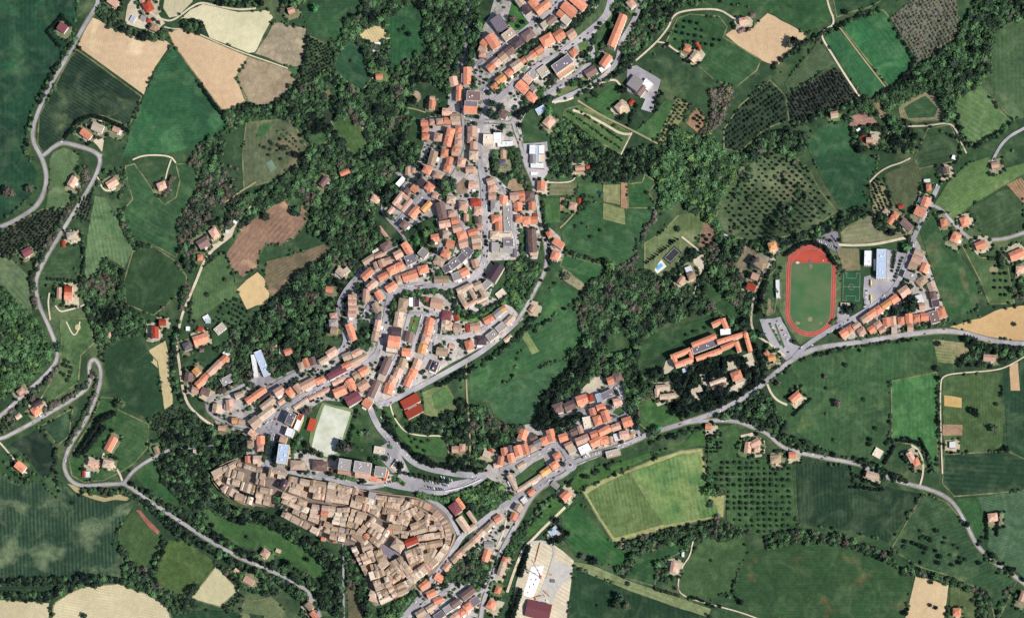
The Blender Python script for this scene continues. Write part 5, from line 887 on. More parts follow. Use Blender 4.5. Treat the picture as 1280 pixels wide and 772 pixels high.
ZONES = [(78, 35, 'in the hedged plot by the western road'), (130, 163, 'at the farm under the dark striped field'), (170, 15, 'at the farmyard at the top left'), (92, 228, 'between the two western roads'), (140, 228, 'by the tan villa garden in the west'),
 (202, 232, 'in the grey hedged farm plot'), (88, 298, 'above the western paddock'), (34, 315, 'beside the left edge vineyard'), (80, 366, 'below the western paddock'), (262, 305, 'on the white hillside lane'), (36, 505, 'at the lower left roadside'),
 (26, 583, 'beside the very dark field'), (125, 575, 'inside the western hairpin'), (198, 410, 'above the cream strip field'), (250, 415, 'by the western olive grove'), (262, 468, 'on the curved western suburb road'), (322, 455, 'by the white roofed hall'), (285, 512, 'inside the suburb loop road'),
 (352, 438, 'in the wood above the main street'), (328, 505, 'at the west end of the main street'), (380, 485, 'along the broad main street'), (395, 455, 'on the western rim street'), (440, 470, 'above the sandy sports pitch'), (365, 530, 'by the tall school at the square'), (318, 552, 'north west of the old town gate'),
 (385, 575, 'on the street above the old town'), (450, 590, 'among the tall blocks by the pitch'), (290, 600, 'at the western tip of the old town'), (335, 612, 'at the old town west gate'), (372, 608, 'in the north west old town'), (378, 640, 'on the old town south west wall'), (420, 615, 'in the north middle old town'),
 (420, 655, 'at the old town middle south'), (455, 625, 'in the upper centre of old town'), (495, 635, 'under the old town north wall'), (530, 645, 'inside the rounded old town end'), (480, 665, 'above the old town square'), (520, 690, 'below the red church roof'), (555, 670, 'on the curved eastern town wall'), (455, 700, 'on the old town south west flank'),
 (490, 735, 'at the southern old town tip'), (530, 715, 'on the curved southern town wall'), (580, 645, 'in the convent by the old town'), (540, 745, 'on the street below the old town'), (580, 755, 'on the terraces at the bottom edge'), (600, 690, 'beside the white lane'), (625, 720, 'along the lower south east road'), (673, 762, 'at the building site'),
 (692, 664, 'beside the pale lane'), (575, 560, 'below the curved park path'), (640, 565, 'at the west end of the village'), (690, 555, 'on the village street'), (660, 605, 'west of the roundabout'), (707, 505, 'at the north of the village'), (750, 530, 'in the middle of the village'), (765, 550, 'on the village main road'),
 (660, 640, 'on the road below the village'), (830, 490, 'at the old tree ringed villa'), (880, 440, 'in the monastery'), (910, 472, 'in the monastery garden'), (940, 556, 'in the star shaped eastern villa'), (980, 570, 'on the eastern lane bend'), (960, 445, 'by the stadium car park'), (948, 340, 'on the white lane by the stadium'),
 (1070, 412, 'on the terrace below the stadium'), (1100, 392, 'along the eastern terrace road'), (1140, 400, 'above the eastern main road'), (1160, 370, 'at the corner of the long field'), (1145, 330, 'east of the blue hall'), (1095, 328, 'beside the artificial pitch'), (1155, 258, 'at the crossroads'), (1118, 272, 'west of the crossroads'),
 (1195, 290, 'on the farm road to the east'), (1270, 325, 'at the right edge'), (1240, 205, 'on the upper right hillside'), (1085, 170, 'by the reddish garden plot'), (1138, 573, 'in the looping drive'), (994, 496, 'in the wide eastern field'), (1240, 645, 'on the blue green field'), (1190, 555, 'among the eastern plots'), (1236, 447, 'by the ochre field'),
 (842, 700, 'by the southern hedge farm'), (1196, 764, 'at the bottom right'), (858, 345, 'at the pool villa'), (868, 62, 'on the top meadow'), (930, 26, 'beside the bare tan field'), (800, 105, 'in the warehouse yard'), (780, 132, 'in the park below the warehouse'), (715, 210, 'by the kitchen gardens'), (718, 254, 'in the green plots'),
 (690, 305, 'on the lane by the long meadow'), (665, 300, 'by the long brown block'), (655, 258, 'in the orange eastern cluster'), (632, 285, 'behind the long grey shed'), (671, 196, 'in the white school complex'), (617, 250, 'along the spine road'), (595, 260, 'inside the upper street loop'), (570, 290, 'on the curving inner street'),
 (568, 330, 'on the grey roofed curve'), (520, 262, 'by the courtyard school'), (555, 270, 'beside the long brown hall'), (500, 325, 'above the spine road bend'), (470, 320, 'on the upper western rim'), (460, 355, 'on the orange terrace'), (425, 340, 'in the western hill garden'), (440, 385, 'at the four stepped roofs'), (417, 402, 'on the wooded rim street'),
 (472, 400, 'along the central street'), (505, 385, 'south of the spine road'), (493, 425, 'beside the orange church'), (530, 415, 'between the steep streets'), (485, 470, 'on the left steep street'), (515, 462, 'on the right steep street'), (513, 505, 'at the red roofed school'), (590, 365, 'in the hilltop convent'), (619, 340, 'by the curved dark block'),
 (565, 405, 'above the lower hillside street'), (615, 405, 'on the eastern hillside street'), (665, 385, 'beside the eastern bypass'), (535, 160, 'in the western upper spur'), (565, 175, 'on the orange upper rows'), (590, 125, 'by the big brown hall'), (590, 180, 'left of the spine road top'), (615, 170, 'right of the spine road top'),
 (545, 210, 'at the west of the upper quarter'), (585, 205, 'north of the upper street loop'), (605, 60, 'by the upper ridge street'), (625, 75, 'on the lower ridge row'), (655, 48, 'on the upper ridge street'), (665, 8, 'at the top edge'), (710, 15, 'on the upper right terraces'), (650, 80, 'beside the upper main road'), (700, 45, 'under the upper terraces'),
 (657, 108, 'south of the upper main road'), (705, 82, 'at the stepped apartment block'), (770, 45, 'by the long orange block'), (752, 80, 'below the long orange block'), (680, 145, 'by the cypress row'), (567, 102, 'on the wood edge by the ridge'), (364, 13, 'at the top meadow'), (470, 75, 'at the small hill farm'), (415, 220, 'in the western wood'),
 (469, 249, 'on the wooded western slope'), (300, 718, 'above the bottom vineyard'), (390, 762, 'by the lower road'), (331, 691, 'below the old town slope'), (245, 560, 'on the lone branch lane')]
def zone(x, y): return min(ZONES, key=lambda z: (z[0]-x)**2+(z[1]-y)**2)[2]
ORD = ['', 'second', 'third', 'fourth', 'fifth', 'sixth', 'seventh', 'eighth', 'ninth', 'tenth', 'eleventh', 'twelfth'] + [str(i)+('st' if i % 10 == 1 else 'nd' if i % 10 == 2 else 'rd' if i % 10 == 3 else 'th') for i in range(13, 400)]
ORD[10+2:12+8] = ['thirteenth', 'fourteenth', 'fifteenth', 'sixteenth', 'seventeenth', 'eighteenth', 'nineteenth', 'twentieth']
def unique_labels(L):
    """L: list of [object, start, x, y]; number alike ones along their longer spread"""
    G = {}
    for e in L: G.setdefault((e[1], zone(e[2], e[3])), []).append(e)
    for (s, z), es in G.items():
        if len(es) == 1: es[0][0]['label'] = '%s %s' % (s, z); continue
        dx = max(e[2] for e in es)-min(e[2] for e in es); dy = max(e[3] for e in es)-min(e[3] for e in es)
        if dx >= dy: es.sort(key=lambda e: e[2]); first, frm = 'westernmost', 'from the west'
        else: es.sort(key=lambda e: e[3]); first, frm = 'northernmost', 'from the north'
        for i, e in enumerate(es):
            e[0]['label'] = '%s %s, %s' % (s, z, first if i == 0 else '%s %s' % (ORD[i], frm))
    for e in L:
        for cut in ('medium ', 'leafless ', 'standing '):
            if len(e[0]['label'].split()) > 16: e[0]['label'] = e[0]['label'].replace(cut, '', 1)
        while len(e[0]['label'].split()) > 16 and ' the ' in e[0]['label']:
            a, b_ = e[0]['label'].rsplit(', ', 1) if ', ' in e[0]['label'] else (e[0]['label'], '')
            if ' the ' not in a: break
            e[0]['label'] = a.replace(' the ', ' ', 1)+(', '+b_ if b_ else '')
CAT = {'detached_house': 'house', 'terraced_house': 'house', 'old_town_house': 'old house', 'apartment_block': 'apartment block', 'shed': 'shed', 'warehouse': 'warehouse', 'church': 'church', 'school_building': 'school',
       'convent': 'convent', 'monastery': 'monastery', 'villa': 'villa', 'barn': 'barn', 'sports_hall': 'sports hall', 'grandstand': 'grandstand', 'town_hall': 'town hall'}
GRP = {'detached_house': 'houses of the town and countryside', 'terraced_house': 'houses of the town and countryside', 'old_town_house': 'houses of the old walled town', 'apartment_block': 'apartment blocks and large town buildings', 'shed': 'small sheds and outbuildings',
       'warehouse': 'warehouses and large sheds', 'convent': 'convent wings', 'monastery': 'monastery wings', 'villa': 'villa wings', 'school_building': 'school buildings', 'sports_hall': 'sports halls'}
LIM = {'old_town_house': 230, 'detached_house': 268, 'shed': 200}
LB = []
for noun in CAT:
    its = sorted([i for i in ITEMS if i['noun'] == noun], key=lambda i: -i['w']*i['d']); lim = LIM.get(noun, 200)
    for it in its[:lim]:
        r = realise(it); big = it['w']*it['d']
        sz = {'old_town_house': ((60, 'large'), (34, ''), (0, 'small'))}.get(noun, ((150, 'large'), (75, ''), (0, 'small')))
        if noun not in ('old_town_house', 'detached_house', 'terraced_house', 'shed'): sz = ((330, 'large'), (90, ''), (0, 'small'))
        s = next(n for t, n in sz if big >= t)
        shape = 'long ' if it['w'] > 2.1*it['d'] else ''
        kd = {'flat': 'flat ', 'hip': 'hipped ', 'gable': '', 'shed': 'sloping '}[it['kind']]
        nn = noun.replace('_', ' ').replace('monastery', 'monastery wing').replace('convent', 'convent wing').replace('villa', 'villa wing').replace('terraced house', 'row house').replace('detached ', '').replace('old town house', 'old house')
        lab = ('%s %s%s%s-roofed %s' % (s, shape, kd.replace('sloping ', 'sloped '), RC[it['code']][1].replace(' ', '-'), nn)).strip()
        r['category'] = CAT[noun]
        if noun in GRP: r['group'] = GRP[noun]
        LB.append([r, lab, it['x'], it['y']])
    if its[lim:]: joined(its[lim:], 'small_'+{'old_town_house': 'old_houses', 'detached_house': 'houses', 'shed': 'sheds'}.get(noun, noun+'s'), 'tightly packed small %ss filling the gaps between the larger ones' % noun.replace('_', ' '))
unique_labels(LB)
print('buildings', len(ITEMS), 'old', sum(i['noun'] == 'old_town_house' for i in ITEMS), 'det', sum(i['noun'] == 'detached_house' for i in ITEMS))
# courtyard school: four roofs round a light court, one thing
r = thing('school_building', 503, 252, -52, up=8); tag(r, 'square school with orange roofs round a pale grey courtyard', 'school', 'school buildings')
for lx, ly, w, d in ((0, 9.5, 28, 8), (0, -9.5, 28, 8), (-10.5, 0, 7, 11.5), (10.5, 0, 7, 11.5)):
    if w < d: w, d, rz = d, w, math.pi/2
    else: rz = 0
    child('wall', wall_mesh(0), r, (lx, ly, 0), (w, d, 8), rz); child('roof', roof_mesh('gable', 's'), r, (lx, ly, 8), (w+.8, d+.8, 1.8), rz)
child('court_floor', roof_mesh('flat', 'g'), r, (0, 0, 1.5), (14, 11, 1.0))
raster([(492, 240), (515, 240), (515, 266), (492, 266)])

# yards round the lone houses
YM = [ground_mat('yard_pale', (190, 178, 154), (150, 144, 116), .9, .05), ground_mat('yard_mixed', (142, 138, 112), (100, 112, 76), .9, .05), ground_mat('yard_lawn', (92, 116, 72), (72, 98, 62), .9, .05)]
TG = [pts(t[3]) for t in TOWN if 'town_ground' in t[0]]
k_ = 0; YARDS = []
for it in ITEMS:
    if it['noun'] not in ('detached_house', 'barn', 'villa'): continue
    x, y = it['x'], it['y']
    if any(inside_np(np.array([x]), np.array([y]), g_)[0] for g_ in TG): continue
    k_ += 1; r = random.Random(int(x*7+y)); a = math.radians(it['ang']); P = []
    ax, ay = it['w']/2+r.uniform(3, 5), it['d']/2+r.uniform(3, 5.5); ox, oy = r.uniform(-2, 3), r.uniform(-1, 4)
    for u, v in ((-1, -1), (0, -1.1), (1, -1), (1.15, 0), (1, 1), (0, 1.1), (-1, 1), (-1.05, 0)):
        u *= ax*r.uniform(.85, 1.2); v *= ay*r.uniform(.85, 1.2); P.append((x+ox+u*math.cos(a)-v*math.sin(a), y+oy+u*math.sin(a)+v*math.cos(a)))
    o = sheet('yard', P, YM[r.choice((0, 0, 1, 1, 2))], 1.06+.002*(k_ % 20), .8, 5, soft=0); raster(P); YARDS.append(P)

raster(pts("402,503 442,511 424,570 410,574 384,566 388,540")); raster(pts("1046,334 1080,334 1080,382 1046,382")); raster(pts("982,312 1013,303 1046,312 1048,400 1030,421 998,421 980,400"))
# ---------------------------------------------------------------- vegetation
def leaf_mat(name, attr):
    m, nt, b = new_mat(name, .95)
    a = N(nt, 'ShaderNodeAttribute', attribute_type='INSTANCER', attribute_name='tint') if attr else N(nt, 'ShaderNodeObjectInfo')
    geo = N(nt, 'ShaderNodeNewGeometry').outputs['Position']
    c = mix(nt, 1.0, a.outputs['Color'], mix(nt, noise_fac(nt, .55, 4, .3, .7, geo), (.60,)*3, (1.5, 1.5, 1.45)), 'MULTIPLY')
    nt.links.new(c, b.inputs['Base Color']); b.inputs['Specular IOR Level'].default_value = .05; return m
M_LEAF_I = leaf_mat('foliage', True); M_LEAF_O = leaf_mat('foliage_single', False)
M_BARK = plain('bark', (92, 76, 62))
def crown_mesh(seed, kind):
    r = random.Random(seed); V, F = [], []
    bm = bmesh.new(); bmesh.ops.create_icosphere(bm, subdivisions=2 if kind != 'cypress' else 1, radius=1)
    base = [(v.co.copy()) for v in bm.verts]; n0 = len(V)
    off = Vector((seed*3.1, seed*1.7, 0))
    for c in base:
        k = 1+.55*noise.noise(c*1.5+off)+.25*noise.noise(c*3.3+off)
        if kind == 'cypress': p = Vector((c.x*.8*k, c.y*.8*k, 2.0+c.z*2.1)); p.x *= max(.25, 1-.28*(p.z-1)); p.y *= max(.25, 1-.28*(p.z-1))
        elif kind == 'bare': p = Vector((c.x*k*.55, c.y*k*.55, 1.15+c.z*.5*k))
        else: p = Vector((c.x*k*.84, c.y*k*.84, 1.12+c.z*k*.62))
        V.append(tuple(p))
    F += [tuple(v.index for v in f.verts) for f in bm.faces]; bm.free()
    nl = {'cypress': 50, 'bare': 90}.get(kind, 80)
    for i in range(nl):
        u, v = r.uniform(-1, 1), r.uniform(0, 2*math.pi); s = math.sqrt(1-u*u); c = Vector((s*math.cos(v), s*math.sin(v), u))
        k = (1+.5*noise.noise(c*1.5+off))*r.uniform(.8, 1.12)
        if kind == 'cypress': p = Vector((c.x*.85*k, c.y*.85*k, 2+c.z*2.2)); p.x *= max(.25, 1-.28*(p.z-1)); p.y *= max(.25, 1-.28*(p.z-1)); z = .3
        elif kind == 'bare': p = Vector((c.x*k, c.y*k, 1.2+c.z*.8*k)); z = .17
        else: p = Vector((c.x*k, c.y*k, 1.15+abs(c.z)*.75*k if c.z > -.3 else 1.15+c.z*.6)); z = .25
        t1 = Vector([r.gauss(0, 1) for _ in range(3)]).normalized(); t2 = t1.cross(Vector([r.gauss(0, 1) for _ in range(3)])).normalized(); n = len(V); q = z*r.uniform(.7, 1.3)
        V += [tuple(p+t1*q), tuple(p+t2*q), tuple(p-t1*q*.9), tuple(p-t2*q*.8)]; F += [(n, n+1, n+2), (n, n+2, n+3)]
    me = bpy.data.meshes.new('crown'); me.from_pydata(V, [], F); me.update(); me.materials.append(M_LEAF_O); return me
def trunk_mesh(kind):
    V, F = [], []
    H_ = 1.0 if kind != 'cypress' else 1.2
    def limb(a, b, r0, r1):
        n = len(V); a, b = Vector(a), Vector(b); d = (b-a).normalized(); s = d.orthogonal().normalized(); t = d.cross(s)
        for p, r_ in ((a, r0), (b, r1)):
            for k in range(5): V.append(tuple(p+(s*math.cos(k*1.2566)+t*math.sin(k*1.2566))*r_))
        for k in range(5): F.append((n+k, n+(k+1) % 5, n+5+(k+1) % 5, n+5+k))
    limb((0, 0, -.4), (0, 0, H_*.7), .11, .08)
    for k in range(4):
        a = k*1.57+.4; limb((0, 0, H_*.6), (math.cos(a)*.5, math.sin(a)*.5, H_*1.25), .06, .02)
    me = bpy.data.meshes.new('trunk'); me.from_pydata(V, [], F); me.update(); me.materials.append(M_BARK); return me
CROWN = {'round': [crown_mesh(i, 'round') for i in range(1, 6)], 'cypress': [crown_mesh(8, 'cypress')], 'bare': [crown_mesh(9, 'bare')]}
TRUNK = {k: trunk_mesh(k) for k in CROWN}
VAR = [('round', i) for i in range(5)]+[('cypress', 0), ('bare', 0)]
TINT = {'d': (47, 61, 49), 'm': (63, 86, 60), 'g': (78, 108, 72), 'y': (92, 118, 72), 'b': (90, 86, 76), 'p': (112, 104, 98), 'k': (28, 38, 34), 'c': (32, 44, 36), 's': (70, 84, 66), 't': (112, 112, 84)}
TINTL = {k: lin(v) for k, v in TINT.items()}
TNAME = {'d': 'dark green', 'm': 'mid green', 'g': 'bright green', 'y': 'yellow green', 'b': 'bare brown', 'p': 'pinkish bare', 'k': 'near black', 'c': 'dark', 's': 'grey green', 't': 'olive'}
SINGLE = []
# single trees: x y radius(px) tint
TREES = """
560 63 0 m;942 118 0 m;394 11 4.5 g;440 20 3.5 k;446 25 3.5 b;455 14 3 d;462 6 4.5 g;439 76 1.8 d;500 38 2 d;505 36 2;511 43 2.6 k;506 33 1.6 d;517 126 4.5 k;511 111 3 d
353 185 3 d;356 186 2.4 d;369 193 3.6 k;338 177 1.8 d;326 182 2 b;392 188 4 g;402 187 3.5 m;408 195 4.2 d;355 128 3 g;362 108 3 m;398 110 4 g;336 140 2 d
557 230 5.2 g;563 226 5 d;552 234 4.6 d;560 237 4.4 g;567 233 4 m;548 228 4 k;533 292 4.4 g;530 300 4 d;538 289 4 m;527 283 4.5 d;522 300 4 g;540 303 4;598 315 4.2 y;595 319 3.5 g;543 313 3.8 k
686 139 5 g;683 143 3.8 m;747 119 3.6 m;742 116 3 d;735 72 4 m;718 104 4.4 m;724 102 4 d;728 107 3.6 m;778 112 5 k;776 147 3.6 k;781 144 3 d;742 52 3.4 d;754 57 4 m;834 55 2.6 k;902 93 0
763 332 6 g;757 327 4 d;720 283 2 d;739 296 2.2 d;751 288 1.8 d;728 279 1.6 d;735 284 1.6 b;694 354 2.4 d;708 345 4.8 b;724 325 0 d;800 405 0;711 330 0
847 286 3.4 d;839 301 2.4 k;1047 504 5 b;1080 499 2.6 d;1095 535 2.6 d;1044 550 2.6 m;1033 517 2 b;1033 485 2 d;1031 470 2.8 b;1075 438 2 k;1057 456 2.4 d;1173 429 3.2 d;1172 461 3.6 d;1173 472 2.8 k;1173 527 2.8 k;973 479 3.6 b
1206 424 3.4 k;1210 423 4 d;1217 426 4.6 k;1241 535 4.2 m;1260 561 4 d;1246 505 2.6 d;1218 514 4.6 k;1222 518 3.6 d;1214 513 3 d;1087 555 2.6 k;1088 549 2.2 k;1268 405 2.4 d
1209 655 3.2 k;1164 674 3;1151 663 2.2;1151 672 2;1159 672 2.2;1155 670 2;1163 672 0;1172 663 2.8 d;1182 672 1.8;1180 678 1.8;1133 677 2.6;1131 683 2.6;1141 678 2.4 k;1148 681 2.4 k;1153 683 2.6 k;1158 685 2.4 k;1170 688 2.4 k;1175 695 2.8 k;1173 703 2.8 k;1156 691 2.2 d;1188 693 2;1152 703 2.6;1200 703 2.8 k;1201 697 2.2;1207 699 2.2;1191 706 2.4;1193 681 1.8;1199 685 2 d;1224 703 2.6 k;1240 694 3.8 k;1264 712 3.6 k;1279 724 2.8 k;1233 699 2.6 m;1250 711 2;1248 716 1.8 d;1242 734 1
1132 766 3.4 k;1164 727 2.4 d;1170 759 2.6 k;1163 756 2 d;1216 750 2.2 d;1113 692 3.4 k;1057 670 3 m;1062 678 3.4 d
732 633 2 d;770 755 4.6 d;775 746 5.2 m;784 757 4.4 b;742 700 4.8 k;728 695 3.4 b;695 650 4.6 k;701 661 3.8 k;709 666 4 k;690 676 4 k;698 674 4.6 k;705 672 3.6 d;858 661 3.6 k;898 645 3.4 p;886 614 5.2 g;893 616 5 g;899 615 5.2 m;887 598 5.4 m;860 654 0;748 757 2.2;785 729 2.6 d
889 700 2;926 752 3.4 k;912 745 2.6 g;847 736 3 p;911 742 0;773 683 2.6 m;780 674 2.4 b;741 703 2.6 m
37 236 4.4 b;10 240 5.2 b;14 242 4.6 b;7 237 3.8;263 321 2.2;281 349 2.4 d;259 368 2.4 d;239 391 2 d;275 241 4.4 g;272 246 4 m;92 629 2.4 d;101 619 2.2 d;191 606 0;74 434 5.2 m;152 504 5 g;148 506 4.2 m;203 522 0
332 271 5 d;371 262 4.2 m;367 266 4 d;384 699 2.6 k;309 671 2 d;240 735 3.6 d;233 738 3;103 720 4.4 k;118 722 4;105 769 3.4 d;308 618 4 k;353 630 5 m;348 624 5 g;357 635 4.6 d
1101 232 0;1049 300 2 k;1057 384 4 k;1064 386 4 k;1061 389 4.4 d;1068 383 3.6 d;1133 309 4.6 g;1130 313 3.4 k;1137 305 3.6 d;951 418 4.6 d;942 419 5 g;1018 358 0;993 427 3 d;1143 376 4.6 d;1137 372 4.8 k;1140 383 4;1132 382 4.4 k;1126 386 4 d;1120 389 4 d;1133 388 3.4;1142 386 3.6 d;1124 391 3 k;1115 391 3 k;1137 390 3 m
907 270 0;1118 160 5 m;1115 150 5 g;1122 153 4.4 m;993 52 5 k;988 56 4.4 b;1057 15 3.4 k;1082 135 2 k;1079 141 3 b;1064 150 3 m;1250 93 0;1002 312 0;900 295 0;818 540 5 m;822 536 4.4 g;815 544 4.2 g
500 582 4.6 k;545 568 0;594 366 2.6 d;600 383 3.6 g;588 390 3 k;604 386 3 m;428 556 6.4 d;434 560 5 b;441 558 4.6 d;424 562 4 d;452 541 3 y;459 541 3.6 b;382 515 4 b;387 512 4.4 b;376 547 3.6 g;372 553 4 g;384 556 4 d;369 558 3.4 m;392 564 4;401 568 4;466 575 3.6 d;473 574 3.6 m;482 573 3.6 d;488 558 2.2 g;418 572 3;478 746 4.4 k;494 520 2 d;489 524 2.2 d;496 532 2 d;508 530 2 d;520 549 2;528 552 2;536 550 2;515 552 2;523 559 2;531 563 2 d;512 545 1.8 d
640 56 0;654 28 2.4 k;648 33 2.4 k;641 24 4 b;674 26 3.6 k;626 108 4.4 g;622 114 4 d;611 116 3;616 130 4.6 d;613 141 4.8 d;620 146 4.4 d;627 134 4 d;639 168 3 m;664 113 3 d;671 108 3.6 g;679 112 4 g;685 105 3;690 97 4 d;676 118 4 m;693 103 3 b;700 114 2.6 g
"""
for e in TREES.replace('\n', ';').split(';'):
    t = e.split()
    if len(t) < 3 or float(t[2]) < 1.2: continue
    c = t[3] if len(t) > 3 else 'd'
    SINGLE.append((float(t[0]), float(t[1]), float(t[2])*rng.uniform(.95, 1.1), c, 'bare' if c in 'p' else 'round', 'free'))
# avenues and hedged rows of countable trees: x0 y0 x1 y1 n r tint kind
LINES = """
645 144 682 124 10 3.4 k round;81 172 96 153 9 2.2 k round;97 152 112 145 8 2.3 k round;114 145 131 148 8 2.3 k round;132 149 160 163 12 2.3 k round;251 107 276 141 14 2.4 k round
206 244 216 222 10 3 b round;1017 304 1031 309 6 2.6 k round;982 318 1000 306 8 2.6 k round;1003 304 1018 303 7 2.6 k round;1031 309 1044 330 12 2.6 k round
808 329 847 299 15 1.8 k cypress;982 497 1002 482 11 1.8 k round;992 518 1013 498 12 1.8 k round;1150 548 1162 572 10 2 k round;1122 550 1148 553 10 1.9 k round;1106 578 1118 558 9 2 k round
60 348 94 351 9 2 d round;696 64 0 0 0 0 d round;58 20 78 20 0 0 k round;59 39 78 20 10 2 k round;78 21 88 32 6 2 k round;59 40 75 58 10 2 k round;97 495 125 470 0 1 k round
97 568 122 530 14 3.2 k round;104 566 130 534 12 3.2 k round;124 526 142 516 6 3.4 k round;716 46 0 0 0 0 d round;738 60 750 30 7 2.6 d round;728 68 737 62 3 2.4 d round
820 736 848 744 12 1.9 d round;545 602 600 604 0 1 d round;500 590 560 602 10 2.8 d round;560 596 600 588 0 0 d round;494 597 505 604 5 2.6 g round;524 618 560 626 10 3.2 g round;560 622 590 612 8 3.2 g round;418 592 445 600 8 2.4 g round;418 0 0 0 0 0 g round
1119 316 1115 338 8 2 d round;1128 322 1118 350 8 1.8 d round;1063 608 1104 612 12 2 k round;1066 592 1098 606 10 2 k round;742 126 776 104 0 0 d round;1104 600 1108 588 4 2.2 d round;666 726 660 700 0 0 d round
651 718 660 684 10 3.4 k round;640 772 650 738 8 3.8 k round;1232 640 1234 672 9 2 k round;1248 640 1246 668 9 2 k round;1228 672 1222 680 3 2.4 k round;1250 316 1252 334 5 3 d round
760 0 760 0 0 0 d round;744 42 734 56 0 0 d round;340 570 350 548 6 3 d round;336 545 332 566 6 3 d round;608 306 607 296 3 2.2 k round
"""
for e in LINES.replace('\n', ';').split(';'):
    t = e.split()
    if len(t) < 8 or int(t[4]) < 1: continue
    x0, y0, x1, y1 = map(float, t[:4]); n = int(t[4])
    for i in range(n):
        u = i/max(1, n-1); SINGLE.append((x0+(x1-x0)*u+rng.uniform(-.5, .5), y0+(y1-y0)*u+rng.uniform(-.5, .5), float(t[5])*rng.uniform(.85, 1.15), t[6], t[7], 'row'))
SINGLE.sort(key=lambda t: -t[2])
PROTO = {}
TL = []
def single_tree(x, y, r, c, kind, how):
    root = thing('tree', x, y, rng.uniform(0, 360), up=r*M_PX); cm = CROWN[kind][rng.randrange(len(CROWN[kind]))]; s = r*M_PX
    cr = bpy.data.objects.new('crown', cm); link(cr, root); k = rng.uniform(.8, 1.1); cr.scale = (s, s, s*k); cr.color = (*[v*rng.uniform(.85, 1.2) for v in TINTL[c]], 1)
    tr = bpy.data.objects.new('trunk', TRUNK[kind]); link(tr, root); tr.scale = (s, s, s*k)
    PROTO.setdefault((kind, CROWN[kind].index(cm)), (cr, tr))
    sz = 'large' if r > 4.4 else 'small' if r < 2.5 else 'medium'
    root['category'] = 'tree'; root['group'] = 'trees standing in rows and hedges' if how == 'row' else 'free standing trees'
    TL.append([root, '%s %s %s' % (sz, TNAME[c], 'cypress' if kind == 'cypress' else ('leafless tree' if c in 'bp' else 'tree') + (' in a row' if how == 'row' else '')), x, y])
extra = SINGLE[300:]; SINGLE = SINGLE[:300]
if not any(t[4] == 'cypress' for t in SINGLE): SINGLE[-1] = next(t for t in extra if t[4] == 'cypress')
SINGLE.append((1150, 50, 3.0, 'p', 'bare', 'free'))
for t in SINGLE: single_tree(*t)
# label trees with their own place names
TZ = ZONES
ZONES = ZONES+[(490, 40, 'on the bright top meadow'), (1170, 690, 'in the scattered tree field'), (1045, 510, 'alone in the wide eastern field'), (940, 600, 'beside the eastern orchard'), (665, 134, 'along the school lane'), (120, 150, 'in the hedge under the dark field'), (265, 125, 'on the green triangle edge'),
               (1012, 308, 'curving round the running track'), (828, 314, 'beside the tennis court'), (1215, 430, 'above the eastern plots'), (560, 622, 'along the ring road slope'), (530, 597, 'in the walled car park'), (110, 548, 'by the long tan farm'), (660, 700, 'beside the building site'), (1165, 745, 'on the bottom tan field'),
               (1135, 383, 'in the eastern terrace garden'), (760, 330, 'by the green valley plot'), (432, 558, 'beside the sandy pitch'), (355, 187, 'on the brown orchard ground'), (505, 545, 'on the park slope'), (560, 232, 'in the big tree clump'), (533, 293, 'in the hillside park'), (740, 290, 'on the long middle meadow'), (775, 750, 'in the bottom centre field')]
unique_labels(TL); ZONES = TZ

def nodes_for(var):
    """geometry nodes: put crown + trunk of one tree on every point of its kind"""
    ng = bpy.data.node_groups.new('plant_trees', 'GeometryNodeTree')
    ng.interface.new_socket('Geometry', in_out='INPUT', socket_type='NodeSocketGeometry'); ng.interface.new_socket('Geometry', in_out='OUTPUT', socket_type='NodeSocketGeometry')
    gi, go, jn = ng.nodes.new('NodeGroupInput'), ng.nodes.new('NodeGroupOutput'), ng.nodes.new('GeometryNodeJoinGeometry')
    def att(nm, ty):
        a = ng.nodes.new('GeometryNodeInputNamedAttribute'); a.data_type = ty; a.inputs[0].default_value = nm; return a.outputs[0]
    kind, rot, scl = att('kind', 'INT'), att('rot', 'FLOAT'), att('scl', 'FLOAT_VECTOR')
    cb = ng.nodes.new('ShaderNodeCombineXYZ'); ng.links.new(rot, cb.inputs[2])
    for i, v in enumerate(VAR):
        if v not in var: continue
        cr, tr = PROTO[v]; j2 = ng.nodes.new('GeometryNodeJoinGeometry')
        for o, mt in ((cr, M_LEAF_I), (tr, M_BARK)):
            oi = ng.nodes.new('GeometryNodeObjectInfo'); oi.transform_space = 'ORIGINAL'; oi.inputs[0].default_value = o
            sm = ng.nodes.new('GeometryNodeSetMaterial'); sm.inputs['Material'].default_value = mt
            ng.links.new(oi.outputs['Geometry'], sm.inputs['Geometry']); ng.links.new(sm.outputs[0], j2.inputs[0])
        g2i = ng.nodes.new('GeometryNodeGeometryToInstance'); ng.links.new(j2.outputs[0], g2i.inputs[0])
        cmp_ = ng.nodes.new('FunctionNodeCompare'); cmp_.data_type = 'INT'; cmp_.operation = 'EQUAL'; ng.links.new(kind, cmp_.inputs[2]); cmp_.inputs[3].default_value = i
        ip = ng.nodes.new('GeometryNodeInstanceOnPoints')
        ng.links.new(gi.outputs[0], ip.inputs['Points']); ng.links.new(cmp_.outputs[0], ip.inputs['Selection']); ng.links.new(g2i.outputs[0], ip.inputs['Instance'])
        ng.links.new(cb.outputs[0], ip.inputs['Rotation']); ng.links.new(scl, ip.inputs['Scale']); ng.links.new(ip.outputs[0], jn.inputs[0])
    ng.links.new(jn.outputs[0], go.inputs[0]); return ng
NG = nodes_for([v for v in VAR if v in PROTO])
print('proto variants', len(PROTO)); NT = 0
